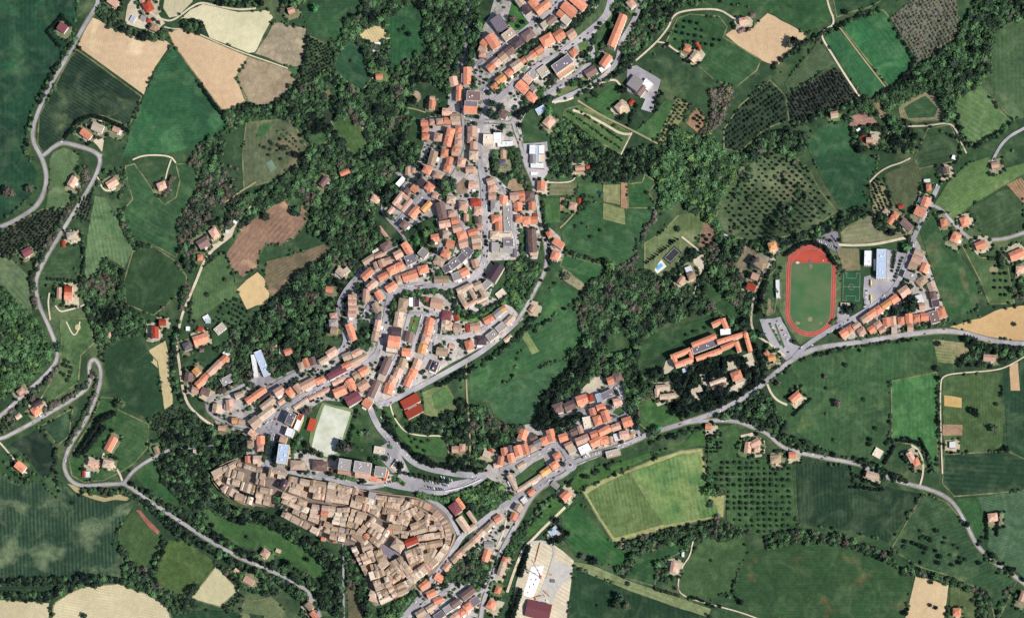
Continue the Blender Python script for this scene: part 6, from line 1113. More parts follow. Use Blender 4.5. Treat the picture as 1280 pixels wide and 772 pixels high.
def plant(name, label, P):
    """P: list of (x, y, r_px, tint rgb, kind index)"""
    global NT
    if not P: return
    NT += len(P); V = []
    for x, y, r, c, k in P: X, Y = PX(x, y, r*M_PX); V.append((X, Y, H(X, Y)+.2))
    me = bpy.data.meshes.new(name); me.from_pydata(V, [], []); n = len(P)
    a = me.attributes.new('kind', 'INT', 'POINT'); a.data.foreach_set('value', [p[4] for p in P])
    a = me.attributes.new('rot', 'FLOAT', 'POINT'); a.data.foreach_set('value', [rng.uniform(0, 6.28) for _ in P])
    a = me.attributes.new('scl', 'FLOAT_VECTOR', 'POINT'); s = []
    for p in P: q = p[2]*M_PX; s += [q*rng.uniform(.88, 1.12), q*rng.uniform(.88, 1.12), q*rng.uniform(.6, 1.05)]
    a.data.foreach_set('vector', s)
    a = me.attributes.new('tint', 'FLOAT_COLOR', 'POINT'); s = []
    for p in P: s += [*p[3], 1]
    a.data.foreach_set('color', s)
    o = link(bpy.data.objects.new(name, me)); tag(o, label, None, None, 'stuff')
    md = o.modifiers.new('trees', 'NODES'); md.node_group = NG; return o
PAL = {'w': 'kdmdmgdmggmb', 'h': 'dkddmmkgd', 'f': 'gggmmydm', 'p': 'pppbbtm', 'k': 'kkkdcc', 'm': 'mdmgdsmbkm', 'o': 'dkdd', 'x': 'dggmymsm', 'b': 'bbpmdsb'}
def tint(pal, x, y, r):
    L = PAL[pal]; u = .5+.9*noise.noise((x*.035, y*.035, ord(pal[0])))+r.uniform(-.28, .28)
    c = L[max(0, min(len(L)-1, int(u*len(L))))] if pal in 'wmxfb' else L[r.randrange(len(L))]
    k = r.uniform(.72, 1.3); return tuple(v*k for v in TINTL[c]), c
def wood(poly, sp, rad, pal, thin=0.0, check=1, seed=1):
    r = random.Random(seed); out = []; A = np.array(poly); x0, y0 = A.min(0); x1, y1 = A.max(0)
    gx, gy = np.meshgrid(np.arange(x0, x1, sp), np.arange(y0, y1, sp*.87)); gx = gx+((np.arange(gx.shape[0]) % 2)*sp/2)[:, None]
    jr = np.random.default_rng(seed); gx = gx+jr.uniform(-.42, .42, gx.shape)*sp; gy = gy+jr.uniform(-.42, .42, gy.shape)*sp
    inn = inside_np(gx, gy, poly)
    for x, y in zip(gx[inn], gy[inn]):
        if check and occ(x, y): continue
        if thin and noise.noise((x*.05, y*.05, 5.5))*.5+.5 < thin+r.uniform(-.12, .12): continue
        big = 1+.35*noise.noise((x*.08, y*.08, 1.5))
        tc, c = tint(pal, x, y, r)
        out.append((x, y, rad*big*(r.uniform(.58, 1.05)+.85*r.random()**3), tc, 6 if c == 'p' else r.randrange(5)))
    return out
WOODS = """
dense mixed wood on the slopes west of the ridge town|w|3.7|2.5|.0|350,-20 388,-20 384,6 372,18 366,10 352,14
mixed wood and scrub between the top meadows and the ridge town|w|3.9|2.7|.24|434,24 450,16 455,-40 600,-40 600,40 590,80 574,100 560,116 548,108 520,100 510,140 520,150 500,178 480,176 470,160 456,170 445,150 430,130 420,108 400,90 395,60 424,52
tangled woodland below the young orchard|w|3.8|2.4|.30|280,143 300,128 336,134 365,112 380,110 400,92 420,108 440,125 456,140 480,170 520,180 526,198 505,210 486,222 476,250 470,262 450,262 440,240 420,200 385,178 376,160 350,146 320,150 300,156 285,170 276,200 270,240 250,250 240,236 236,205 250,180 270,170
thick dark wood on the western flank of the ridge|w|3.9|2.8|.14|320,240 345,226 372,205 388,188 420,196 450,214 480,226 498,236 486,250 466,262 470,280 480,300 470,320 450,330 432,346 426,366 414,384 404,396 400,420 412,440 396,446 372,452 352,470 330,474 324,440 316,430 310,456 296,450 300,420 310,410 330,392 345,376 372,346 410,322 418,306 404,300 384,290 390,262 378,250 360,246 340,256 318,272 300,284 290,270 300,254
trees between the white hillside lane and the reddish clearing|b|3.8|2.2|.3|222,262 236,238 250,230 262,214 276,204 300,236 314,250 296,276 270,300 248,318 236,330 226,316
dark belt of trees below the clearings|h|3.5|2.8|.0|334,380 350,368 372,344 398,326 412,318 420,326 400,350 378,372 356,392 332,404 318,396
trees round the olive slope and the white hall|m|4|2.4|.3|262,440 280,430 300,404 310,402 330,408 340,440 350,470 320,480 290,490 262,496 262,470 290,450 306,440
forest block at the left edge|f|3.5|2.4|.0|-50,352 0,357 41,394 66,432 64,448 44,472 20,490 0,500 -50,530
trees along the left roads|b|4|2.4|.35|0,520 20,500 50,476 72,452 76,460 56,484 40,500 18,532 0,545
wooded strip between the western wedge and the thicket|w|3.8|2.4|.15|100,352 118,342 132,324 150,336 156,352 158,380 180,396 178,415 150,424 134,430 130,452 124,446 120,420 112,396 104,372
trees around the grey farm and meadow edge|b|4|2.2|.35|150,262 156,280 168,304 190,308 222,330 236,350 240,380 230,396 222,372 226,340 210,322 180,314 160,308 146,276
wooded slope round the old town west side|h|3.5|2.6|.0|206,540 232,514 258,528 278,540 304,548 306,566 290,574 262,586 258,604 270,620 296,636 330,640 352,652 378,666 404,684 426,700 430,772 404,760 380,720 340,690 330,658 290,650 262,632 240,632 220,612 206,596 200,570
bushes on the bank under the western suburb|m|3.8|2.2|.3|222,505 238,515 262,532 250,550 222,556 206,560 196,540
thicket between the round field and the lone lane|x|4.2|2|.45|204,576 240,566 258,560 262,590 262,620 244,634 222,618 206,600
wood below the southern old town tip|w|3.6|2.6|.0|430,680 446,704 458,730 462,760 470,800 456,800 450,760 434,728 430,700
garden trees under the southern town wall|g|3.8|2.4|.15|476,762 510,746 540,722 556,710 520,748 506,772 480,780
bushy hollow between the lower streets|m|4|2.4|.25|560,712 580,690 600,686 604,700 616,702 608,730 590,738 572,724 556,740 550,734
trees on the bank beside the lower road|w|4|2.2|.3|632,686 650,660 664,640 690,622 702,634 676,656 652,680 640,706 628,712
convent park of tall trees|f|3.8|3|.1|562,622 590,604 608,598 622,604 640,622 620,632 604,646 594,640 584,626
cypress belt above the sweeping road|k|3.4|2.4|.0|478,512 484,510 490,534 500,550 520,566 545,578 575,582 600,584 606,592 560,586 520,578 500,560 484,540
dark tree belt beside the park lawn|h|3.4|2.6|.0|508,532 530,522 552,514 566,504 576,498 586,504 586,580 562,580 566,560 552,540 530,542 512,540
mixed wood between valley path and village|w|3.7|2.5|.15|590,504 612,512 618,524 640,534 656,532 650,545 628,556 606,580 590,582
dark wood edge under the valley field|k|3.5|3|.0|676,516 680,494 692,482 708,468 716,452 730,430 745,440 736,462 716,480 700,500 694,520 684,540 664,532
broad wooded valley running down the middle|w|4.0|3.0|.12|712,446 728,425 722,392 740,352 762,340 800,335 830,350 866,362 880,350 900,330 924,340 938,352 940,380 936,412 925,420 912,404 880,388 830,406 800,426 796,460 812,470 822,480 814,500 796,508 786,480 776,466 750,468 735,480 722,490 700,498 700,478 716,462
purple leafless young wood on the valley side|b|3.6|2.2|.0|738,358 752,344 790,334 822,348 850,366 872,368 850,392 812,404 780,412 752,408 734,388
upper wooded valley north east of the meadow|f|4.2|3.2|.1|812,200 820,180 846,160 870,170 890,166 905,190 925,196 920,215 905,240 893,270 905,290 925,300 950,306 945,330 925,335 900,310 884,276 866,262 848,250 836,262 826,250 822,226 806,212
dark young plantation between gardens and valley|h|3.6|2.2|.05|690,198 720,170 750,182 776,194 800,180 825,184 822,200 806,214 790,226 740,228 720,214 700,222 684,214
garden trees and scrub around the school complex|m|3.8|2.4|.2|616,190 640,184 650,190 656,220 668,240 646,238 630,222 614,212|
scrub above the terraced garden|x|4|2.2|.3|700,148 724,160 750,178 760,190 730,200 690,190 684,160
woodland strip along the upper stream|w|4.0|3.0|.1|905,190 926,198 955,168 985,160 1010,172 1028,160 1055,148 1080,128 1108,118 1140,100 1150,80 1180,64 1204,40 1212,10 1240,-20 1340,-30 1300,20 1244,42 1238,66 1240,88 1226,106 1196,124 1184,152 1172,120 1156,112 1122,132 1100,140 1066,160 1046,180 1024,176 1010,186 990,196 960,186 930,206
bright broadleaf wood on the right of the stream|f|3.6|2.8|.0|1112,112 1138,100 1150,84 1184,64 1206,44 1240,44 1236,66 1238,90 1222,106 1196,122 1190,148 1180,130 1170,112 1150,112 1124,124
dark wooded fringe above the stadium|h|3.6|2.7|.0|895,290 920,300 955,302 1000,296 1010,292 1046,272 1062,262 1085,258 1075,270 1052,286 1030,292 1010,300 990,306 975,320 968,310 952,345 944,380 926,380 930,340 910,320
mixed trees on the scattered slope edge|m|4.4|2|.72|893,278 905,240 930,205 955,185 985,190 1010,210 1026,240 1046,264 1010,290 950,302 915,296
pink leafless scrub at the upper right|p|3.6|2.2|.2|888,112 912,104 920,112 905,150 880,172 866,168 890,150
scrub and trees on the top of the wooded hill|w|3.8|2.5|.2|790,-30 900,-40 896,-4 870,6 846,10 836,28 818,48 800,66 788,80 776,90 770,76 790,40 806,10
park trees beside the orange block|m|3.9|2.4|.25|750,30 768,2 780,10 778,30 764,60 748,90 736,78 744,50
tall dark trees of the monastery garden|k|3.7|2.5|.2|838,470 866,452 884,448 920,448 940,440 950,464 948,480 920,500 880,514 850,524 826,524 832,506 846,500 842,480
trees round the old farmhouse villa|h|3.8|2.8|.15|806,470 822,462 840,452 838,470 830,476 812,486 800,500 796,480
hedge trees beside the village|h|3.5|3|.0|776,468 786,490 796,520 802,545 796,540 784,515 778,490
trees between the eastern roads|h|4|2.6|.25|856,528 900,514 926,502 948,488 960,492 975,520 990,536 1015,556 1060,570 1072,576 1040,568 1000,562 968,548 930,526 880,530
grove above the eastern plots|h|3.6|2.7|.0|1196,446 1210,428 1240,430 1280,434 1280,444 1240,458 1200,456|
dark conifer triangle by the eastern plots|k|3.4|2.5|.0|1202,468 1226,464 1250,464 1254,490 1248,500 1230,486
woodland band along the southern stream|m|3.7|2.5|.08|768,680 800,672 833,662 870,654 905,648 930,668 900,676 882,668 866,680 850,678 822,684 798,694 796,710 780,722 770,712 776,700 790,690
hedge band above the large rusty field|m|3.8|2.5|.28|955,672 985,662 1010,664 1050,668 1080,680 1108,690 1124,708 1140,716 1130,722 1105,704 1080,694 1050,686 1000,678 960,688
trees along the lower stream right|m|3.7|2.5|.1|1124,706 1150,712 1185,720 1220,736 1245,740 1240,760 1230,800 1222,780 1218,744 1190,732 1160,722 1135,716
scrub around the south hedge farm|m|4|2.3|.2|822,700 840,694 850,706 846,724 832,730 820,722
woodland of the lower left stream|m|3.7|2.6|.1|150,664 158,690 170,706 196,712 210,680 204,700 200,728 228,746 250,726 246,756 216,766 200,748 170,732 150,726 150,700
hedge trees beside the striped field bottom|h|3.6|2.4|.1|-40,722 60,720 130,718 152,724 130,730 96,736 74,744 60,752 0,748 -40,746
trees along the road under the old town|h|3.7|2.5|.05|158,600 190,616 240,646 300,684 352,706 392,736 404,770 386,758 350,730 300,710 262,690 216,664 196,646 170,622
garden wood left of the bottom vineyard|m|3.8|2.3|.2|270,704 300,716 340,722 352,740 340,744 302,736 284,720
scrub on the slope beneath the eastern hill|x|3.8|2.3|.25|628,330 656,322 676,330 676,350 664,368 650,388 640,380 636,364 632,350
garden greenery round the pool villa|h|3.8|2.3|.35|806,340 822,346 845,330 868,310 874,318 850,345 830,360 812,356
thicket east of the pool villa|b|3.7|2.3|.15|876,318 900,296 924,306 940,330 930,350 912,340 896,356 880,352
trees of the eastern farms|h|4|2.3|.4|1087,262 1108,270 1126,286 1140,276 1160,262 1150,290 1120,296 1096,284
garden trees by the right edge houses|m|4.2|2.2|.45|1200,300 1226,320 1262,326 1280,340 1280,380 1266,380 1258,326 1228,330
hill farm trees at the top|m|3.9|2.4|.25|436,50 444,40 470,28 488,44 492,60 476,74 486,90 470,104 458,92 456,76 440,62
grove at the top left farm|m|3.8|2.4|.1|112,-30 160,-30 156,4 148,24 170,40 196,42 206,34 206,50 180,48 148,36 124,24 118,8
trees round the pond|h|3.4|2.4|.0|224,30 234,20 248,22 256,32 250,42 238,40
hedge along the straw field top|h|3.6|2.2|.1|252,-30 330,-30 330,8 300,10 254,2
tree covered hump in the north wood|f|3.6|2.6|.0|470,-30 500,-30 520,0 500,4 480,14 466,10
trees round the central western farm houses|m|3.9|2.3|.4|118,222 130,214 158,208 162,232 150,250 136,252 126,240
hedge and garden trees between the western roads|b|3.8|2.2|.3|70,260 86,240 102,210 112,206 108,230 90,258 76,290 60,306 54,300 62,280
garden trees along the white hillside lane|h|3.8|2.4|.2|228,300 246,292 262,276 300,268 310,276 284,282 260,296 246,316 240,344 228,330
orchard scrub around the reddish plots|h|3.9|2.4|.2|1064,162 1096,152 1110,160 1130,150 1146,158 1142,190 1110,192 1100,186 1070,190
"""
for i, ln in enumerate(WOODS.strip().splitlines()):
    t = ln.split('|'); pal = t[1] if t[1] in PAL else 'f'
    plant('woodland', t[0], wood(pts(t[5]), float(t[2]), float(t[3]), pal, float(t[4]), 0 if 'scattered slope' in t[0] else 1, i+1))
plant('small_trees', 'small dark trees standing apart in fields and hedges', [(t[0], t[1], t[2], tuple(v*rng.uniform(.85, 1.2) for v in TINTL[t[3]]), 5 if t[4] == 'cypress' else rng.randrange(5)) for t in extra])
# hedges and tree belts along lines
BELTS = """
hedge of trees beside the western road|h|5|3|2.3|100,44 84,64 66,92 52,120 44,136
hedge left of the western road bend|h|4|3|2.3|40,140 34,165 32,190 40,200
hedge between the western roads, south part|b|6|3.2|2.4|84,262 70,288 54,318 42,340 40,356 46,384
hedge round the straw field corner|h|4|3|2.2|130,30 150,40 180,50
hedge right of the western wedge field|h|6|3.2|2.6|150,262 160,290 168,306 190,310
hedge left of the western wedge field|h|4|3|2|104,290 103,330 106,350 108,380 112,400
belt of trees under the hairpin road|b|6|3.2|2.4|55,512 80,500 104,484 112,478
belt of trees in the hairpin|b|5|3|2.2|116,470 120,462 122,484 114,504 98,536 84,556
hedge along the lower left dark field|d|4|3|2|70,560 68,590 72,610
trees along the road to the branch|m|8|3.4|2.3|98,612 130,616 152,612 166,620
hedge between the old town slopes|h|9|3.4|2.5|200,578 206,604 226,622 248,632 262,656
hedge left of the yellowish meadow|h|7|3.2|2.4|206,674 196,700 192,726
hedge beneath the straw field|k|5|2.6|2|385,44 378,84 370,108 352,124 330,136 310,130 290,142
scrub along the meadow foot in the middle|b|6|3.2|2.5|822,266 806,290 798,306 790,330 766,340 750,350 732,368 716,392
hedge along the long meadow west side|h|4|3|2.2|678,252 682,280 690,300
hedge between the valley field plots|h|4|3|2|706,314 730,320 752,328
dark hedge along the curved lane foot|h|4|3|2.2|738,356 716,380 690,396 668,412 652,436 640,470
hedge above the upper right fields|h|5|3|2.3|966,82 990,66 1020,46 1046,34 1070,22 1100,12
hedge between pink plantation and field|h|3|2.8|2|1112,24 1126,46 1142,74
dark hedge under the double field|k|6|3|2.6|1142,76 1136,92 1116,112 1098,118
hedge along the vineyard foot|h|6|3.2|2.4|990,156 1020,146 1056,134 1082,122
hedge on the right of the light field|h|5|3|2.3|1196,124 1200,160 1212,186 1240,172 1262,156
trees along the track to the crossroads|h|4|3.4|2|1160,156 1196,170 1206,186 1186,214 1176,230
trees along the dirt lane by the orchard|h|5|3.2|2.4|884,596 890,620 886,636
belt of trees by the eastern curved lane|h|9|3.2|2.5|1072,576 1090,580 1112,596 1130,600
hedge along the eastern plots|h|3|3|1.8|1173,470 1173,530 1176,560
trees by the eastern lane end|h|5|3.2|2.2|1232,694 1250,706 1270,722
hedge along the right stream|m|5|3|2.3|1262,732 1250,752 1244,790
hedge round the lower left orange house|h|3|2.4|1.6|12,566 22,590 30,600 44,592
belt of trees above the white lane|h|5|3|2.4|224,404 216,440 218,480 228,500
hedge beside the eastern bypass|k|4|2.8|2.4|545,482 570,470 590,458
trees under the eastern bypass|h|7|3.2|2.6|575,474 590,462 610,450 630,436 650,420 664,400
hedge above the spine road|h|5|2.8|2.2|500,346 520,342 536,338
green strip south of the spine road|m|6|3|2.4|494,400 492,380 500,368 520,366 545,364 562,366 568,376
trees on the central green bank|h|8|3.2|2.8|454,404 460,420 462,434 450,432 446,420
trees right of the central street|h|3|2.8|2.2|488,384 487,396 490,404
trees beneath the upper terraces|h|8|3.2|2.5|650,66 668,54 684,42 700,34
slope of trees by the curved upper road|h|9|3.4|2.5|714,34 730,22 742,6 748,-20
trees by the apartment lane|h|6|3.2|2.4|738,78 748,68 746,96 728,108
trees by the long apartment block|m|5|3.2|2.5|778,60 792,50 804,24 812,10
trees beside the park lane|h|6|3.2|2.4|700,126 724,118 748,106 772,92 790,78
dark hedge at the warehouse|k|4|2.8|2|795,130 790,150 786,156
green bank by the grey shed|m|6|3|2.3|652,290 652,318 656,330
trees along the lane by the long meadow|k|4|3|2.2|676,280 684,300 688,330 676,350
scrub around the kitchen garden farm|h|6|3.2|2.4|704,252 712,262 724,262 736,250 728,244
trees behind the school complex|k|4|3|2.6|686,190 686,206
hedge under the eastern terrace row|m|4|3|2.2|1074,424 1100,416 1124,412 1150,408 1180,404
verge trees along the main eastern road|h|3|4|2|970,472 1000,450 1040,438 1090,430 1140,424
trees at the village foot|h|5|3.6|2.2|812,552 840,545 870,536 885,534
trees beside the roundabout road|g|6|3.6|2.2|660,660 680,640 700,612 730,594 770,580
trees along the street above the old town|h|3|3.4|2|360,586 376,588 392,592
hedge round the sandy pitch|k|3|2.6|2.2|446,512 440,540 432,560 420,570
green hedge round the cream garden|h|4|3|2.2|322,570 340,556
dark wood edge by the terrace village|k|8|3.2|2.8|690,536 704,526 724,518
scrub below the convent|h|8|3.2|2.5|566,378 572,388 590,396 606,392 622,380 630,372
trees west of the upper school|h|8|3.2|2.5|556,330 560,340 545,346
garden hedge in the upper quarter|m|4|3|2.2|578,262 582,280 588,284
hedge round the wide curved villa|h|4|3|2|1100,560 1110,552 1124,548 1142,550 1160,568 1166,590
hedge line in the green plots|h|3|3|2|630,560 618,560 606,552
trees at the left of the stadium lane|h|5|3.2|2.4|936,360 934,390 930,412
trees right of the stadium lane|k|4|3|2.3|960,340 954,362 948,392
hedge by the monastery east side|k|4|3|2.4|944,432 954,460 956,476
trees above the monastery|h|3|4|1.8|858,418 880,410 893,404
hedge of the southern farm lane|k|3|3|2|860,744 880,752 900,758
"""
for i, ln in enumerate(BELTS.strip().splitlines()):
    t = ln.split('|'); L = pts(t[5]); w = float(t[2]); sp = float(t[3]); rad = float(t[4]); pal = t[1] if t[1] in PAL else 'h'; r = random.Random(500+i); P = []
    for x, y in resample(smooth_line(L, 1), sp*.8, False):
        for k in range(max(1, int(w/sp+.5))):
            xx, yy = x+r.uniform(-w/2, w/2), y+r.uniform(-w/2, w/2)
            if i in () or (occ(xx, yy) and r.random() < .6): continue
            tc, c = tint(pal, xx, yy, r); P.append((xx, yy, rad*r.uniform(.75, 1.25), tc, r.randrange(5)))
    plant('hedgerow', t[0], P)
# planted grids: label | tint | spacing along, across | angle | radius | outline
GRIDS = """
close rows of dark trees planted through the monastery garden|k|4.4,4.8|-22|2.0|838,470 856,458 884,452 900,452 904,466 890,466 882,476 868,476 862,490 876,502 890,490 906,492 930,488 944,470 948,472 930,492 892,506 850,518 830,518 836,504 848,498
row of dark trees in front of the monastery wings|k|5,5|-20|2.0|868,458 900,444 918,440 926,450 900,454 872,466
young dark trees in the orchard right of the furrowed fields|k|3.6,3.4|62|1.15|386,45 421,62 413,82 377,110 372,98 380,68
rows of round olive trees in the western grove|d|6.2,6.2|30|1.7|280,374 300,370 312,392 318,404 300,412 280,406 262,402
dark trees of the small orchard above the suburb|d|4.4,3.6|20|1.3|187,524 214,507 232,510 236,516 214,534 192,536
rows of vines in the dark left edge block|k|2.6,4|-52|1.1|-60,305 10,286 52,262 84,258 70,290 54,312 15,318 -60,340
rows of vines beside the western road|k|2.6,3.8|-72|1.1|101,247 117,236 111,278 91,272
dark rows of vines in the upper right block|k|2.8,4.2|60|1.25|982,119 1045,84 1077,127 1056,132 991,156
grey leafless trees of the pink plantation|p|3.8,4.6|60|1.5|1113,23 1136,3 1150,-40 1190,-40 1201,39 1180,62 1147,78 1126,44
rows of round trees on the dark orchard slope|d|4.6,5.4|-35|1.8|905,162 925,132 962,100 982,120 986,150 955,162 925,190 905,186
round trees of the eastern orchard|d|7.6,7.2|0|2.0|886,570 925,574 990,582 996,655 960,668 935,662 912,648 910,617 890,612
small dense trees of the eastern orchard top|k|4.2,4|0|1.5|884,538 902,538 902,566 884,566
dark olive trees scattered in rows on the slope|k|6.4,7|-50|1.5|905,270 908,240 934,206 956,190 985,194 1012,214 1024,240 1040,262 1000,284 950,298 920,292
trees in the tan green olive plot|d|4.6,5|-52|1.5|846,124 863,133 829,179 822,175
dark trees in the brown bare plot|k|5,5|-50|1.7|872,140 882,150 872,162 862,154
trees on the green top meadow|k|8,8|10|1.8|836,48 848,26 862,22 895,38 905,56 880,64 855,60
vine rows in the striped vineyard by the dirt track|k|2.4,5|66|1.15|1083,230 1100,225 1116,257 1094,266
trees at the small clump orchard in the west|d|5.6,5.6|20|2.2|72,456 84,448 95,462 88,478 76,470
trees in the brown orchard beside the villa|k|6,6|-50|1.8|878,292 890,290 896,294 882,312 874,305
vine rows at the bottom vineyard corner|k|2.6,3.4|-50|1.1|276,757 298,738 306,744 284,768
small trees in the mown orchard ground|m|5,6|40|1.4|345,160 362,164 380,190 366,196
trees on the green slope by the road bend|k|7,9|0|1.8|1236,322 1256,326 1264,376 1246,378
small trees of the terraced garden|d|3.4,9|35|1.4|706,138 724,136 784,170 774,186 740,176 704,150
trees round the warehouse garden|k|4.6,5|60|1.8|816,120 828,108 830,122 820,142 812,140
garden trees in the western round meadow|d|4,4|10|1.5|318,396 330,388 338,400 326,412
trees in rows by the villa drive|d|4.6,5|20|1.7|1067,594 1090,600 1106,606 1106,614 1066,606
fruit trees on the brown orchard ground|d|8,8|15|2|330,176 350,172 366,190 352,206 332,200
trees of the western slope orchard by the rim|d|4.6,4.6|30|1.5|376,372 396,366 404,386 392,402 380,390
"""
for i, ln in enumerate(GRIDS.strip().splitlines()):
    lab, c, sp, ang, rad, pt = ln.split('|'); P = pts(pt); s1, s2 = map(float, sp.split(',')); a = math.radians(float(ang)); r = random.Random(900+i); out = []
    A = np.array(P); cx, cy = A.mean(0); R_ = np.hypot(*(A-[cx, cy]).T).max()+5; n1, n2 = int(R_/s1)+1, int(R_/s2)+1; G = []
    for u in range(-n1, n1+1):
        for v in range(-n2, n2+1): G.append((cx+u*s1*math.cos(a)-v*s2*math.sin(a)+r.uniform(-.7, .7), cy+u*s1*math.sin(a)+v*s2*math.cos(a)+r.uniform(-.7, .7)))
    G = np.array(G); ok = inside_np(G[:, 0], G[:, 1], P)
    for x, y in G[ok]:
        if r.random() < .11: continue
        k = r.uniform(.8, 1.25); out.append((x, y, float(rad)*r.uniform(.8, 1.2), tuple(v*k for v in TINTL[c if c != 'p' else r.choice('pbst')]), 6 if c == 'p' and r.random() < .5 else r.randrange(5)))
    plant('orchard', lab, out)
# small garden trees between the houses, wherever yards are free
P = []; r = random.Random(77)
for nm, lab, m, pt in TOWN:
    if nm != 'town_ground': continue
    for x, y, rr, tc, k in wood(pts(pt), 5.2, 1.8, 'h', .48, 1, 60+len(P)): P.append((x, y, rr, tc, k))
plant('garden_trees', 'small trees and shrubs in the town gardens between houses', P)
RD = np.zeros_like(OCC); _o = OCC.copy(); OCC[:] = 0
for q_, w_, _ in ROADLINES: raster_line(q_, w_*.5+1.2)
RD[:] = OCC; OCC[:] = _o
# bushes strung along the field borders
P = []; r = random.Random(21)
for ln in FIELDS.strip().splitlines():
    t = ln.split('|')
    if t[6] != '0': continue
    for x, y in resample(pts(t[7]), 3):
        g_ = noise.noise((x*.03, y*.03, 7.7))
        if g_ < .08 or r.random() < .5: continue
        x += r.uniform(-1.3, 1.3); y += r.uniform(-1.3, 1.3)
        if not (-PADX < x < 1280+PADX-1 and -PADY < y < 772+PADY-1) or RD[int(y)+PADY, int(x)+PADX]: continue
        tc, c = tint('m', x, y, r); P.append((x, y, r.uniform(.8, 2.3), tc, r.randrange(5)))
plant('border_bushes', 'irregular bushes growing along the field borders', P)
# garden hedges round the lone yards
P = []; r = random.Random(33)
for Y_ in YARDS:
    for x, y in resample(Y_, 2.6):
        if r.random() < .5: continue
        tc, c = tint('h', x, y, r); P.append((x+r.uniform(-1, 1), y+r.uniform(-1, 1), r.uniform(.9, 2.3), tc, r.randrange(5)))
plant('garden_hedges', 'hedges and garden trees round the lone country houses', P)
# lone bushes dotted over meadows and verges
P = []; r = random.Random(5)
for i in range(900):
    x, y = r.uniform(-30, 1310), r.uniform(-30, 800)
    if occ(x, y): continue
    tc, c = tint('m', x, y, r); P.append((x, y, r.uniform(.9, 2.2), tc, r.randrange(5)))
plant('bushes', 'scattered bushes on the rough green verges', P)
print('instanced trees', NT)
# ---------------------------------------------------------------- sports ground
def flatmat(name, c, c2=None, rough=.9, sc=.06, am=.35):
    m, nt, b = new_mat(name, rough); l = lin(c); l2 = lin(c2) if c2 else tuple(v*(1-am) for v in l)
    col = mix(nt, noise_fac(nt, sc, 5, .35, .65), l, l2); col = mix(nt, 1.0, col, mix(nt, noise_fac(nt, .8, 3, .3, .7), (.9,)*3, (1.05,)*3), 'MULTIPLY')
    nt.links.new(col, b.inputs['Base Color']); return m
M_TAR = flatmat('tartan', (176, 76, 60), (152, 72, 60)); M_PITCH = flatmat('pitch_grass', (60, 98, 60), (88, 106, 72), sc=.03); M_LINE = flatmat('line_paint', (226, 226, 220), am=.1)
M_ART = flatmat('artificial_turf', (44, 84, 54), (38, 74, 48)); M_SAND = flatmat('sand_pitch', (202, 202, 186), (176, 180, 158), sc=.05); M_SANDG = flatmat('sand_pitch_rim', (116, 132, 92), (96, 116, 78))
TILT = math.radians(1.6)
def stad(cx, cy, hw, hs, n=20, extra=0):
    P = []
    for i in range(n+1): a = math.pi*i/n; P.append((hw*math.cos(a), -hs-hw*math.sin(a)))
    for i in range(n+1): a = math.pi+math.pi*i/n; P.append((hw*math.cos(a), hs-hw*math.sin(a)))
    return [(cx+x*math.cos(TILT)-y*math.sin(TILT), cy+x*math.sin(TILT)+y*math.cos(TILT)) for x, y in P]
CX, CY = 1013.5, 363.0
o_ = stad(CX, CY, 31, 26.5); i_ = stad(CX, CY, 25.5, 26.5)
sheet('grass_pitch_surround', stad(CX, CY, 34, 27), ground_mat('track_verge', (92, 108, 74), (80, 96, 66)), .95, 0, 5, label='mown verge round the running track', soft=0)
track = sheet('running_track', o_, M_TAR, 1.35, 0, 4, 'structure', 'red oval running track with a D area at its north end', 0)
sheet('sprint_straight', [(984.8, 314), (988.6, 314), (988.4, 345), (984.5, 345)], M_TAR, 1.42, 0, 5, label='red sprint straight beside the oval', soft=0)
sheet('grass_pitch', [(x, max(y, 329)) for x, y in i_], M_PITCH, 1.55, 0, 4, label='grass football pitch inside the running track', soft=0)
def line_loop(name, P, w, lift, closed=True): return ribbon(name, P, w, M_LINE, lift, 'white painted lines', 'structure', 0, closed)
for k in (25.6, 28.3, 30.9): line_loop('track_line', stad(CX, CY, k, 26.5), .09, 1.75)
disc('landing_mat', 1012.5, 327, 1.7, flatmat('blue_mat', (70, 110, 160)), 1.95, label='blue landing mat on the red D area')
disc('sand_pit', 997, 328.6, 1.5, M_SAND, 1.95, label='small pale sand pit left of the mat', rx=1.6); disc('sand_pit', 1029, 326, .8, M_SAND, 1.95, label='tiny pale patch on the red area, right side')
disc('worn_goal_mouth', 1012.5, 399, 3, flatmat('worn_grass', (140, 136, 104)), 1.62, label='worn goal mouth at the south end'); disc('worn_goal_mouth', 1013.5, 333, 3, bpy.data.materials['worn_grass'], 1.62, label='worn goal mouth at the north end', rx=.7)
disc('worn_patch', 997, 404, 2, bpy.data.materials['worn_grass'], 1.62, label='pale worn patch at the south west corner', rx=1.6); disc('worn_patch', 1026, 404, 1.6, bpy.data.materials['worn_grass'], 1.62, label='pale worn patch at the south east corner')
def rect(x0, y0, x1, y1, rot=0, c=None):
    c = c or ((x0+x1)/2, (y0+y1)/2); a = math.radians(rot); R = []
    for x, y in ((x0, y0), (x1, y0), (x1, y1), (x0, y1)): dx, dy = x-c[0], y-c[1]; R.append((c[0]+dx*math.cos(a)-dy*math.sin(a), c[1]+dx*math.sin(a)+dy*math.cos(a)))
    return R
ac = (1064.5, 358.5)
sheet('artificial_pitch', rect(1052.5, 340, 1076, 377.5, 1.5), M_ART, 1.35, 0, 6, label='small dark green artificial football pitch', soft=0)
for R in ((1054, 341.5, 1074.6, 376), (1058, 341.5, 1070, 348), (1058, 370, 1070, 376)): line_loop('pitch_line', rect(*R, 1.5, ac), .12, 1.6)
ribbon('pitch_line', rect(1054, 358.6, 1074.6, 358.6, 1.5, ac)[:2], .12, M_LINE, 1.62, 'white halfway line', 'structure', 0)
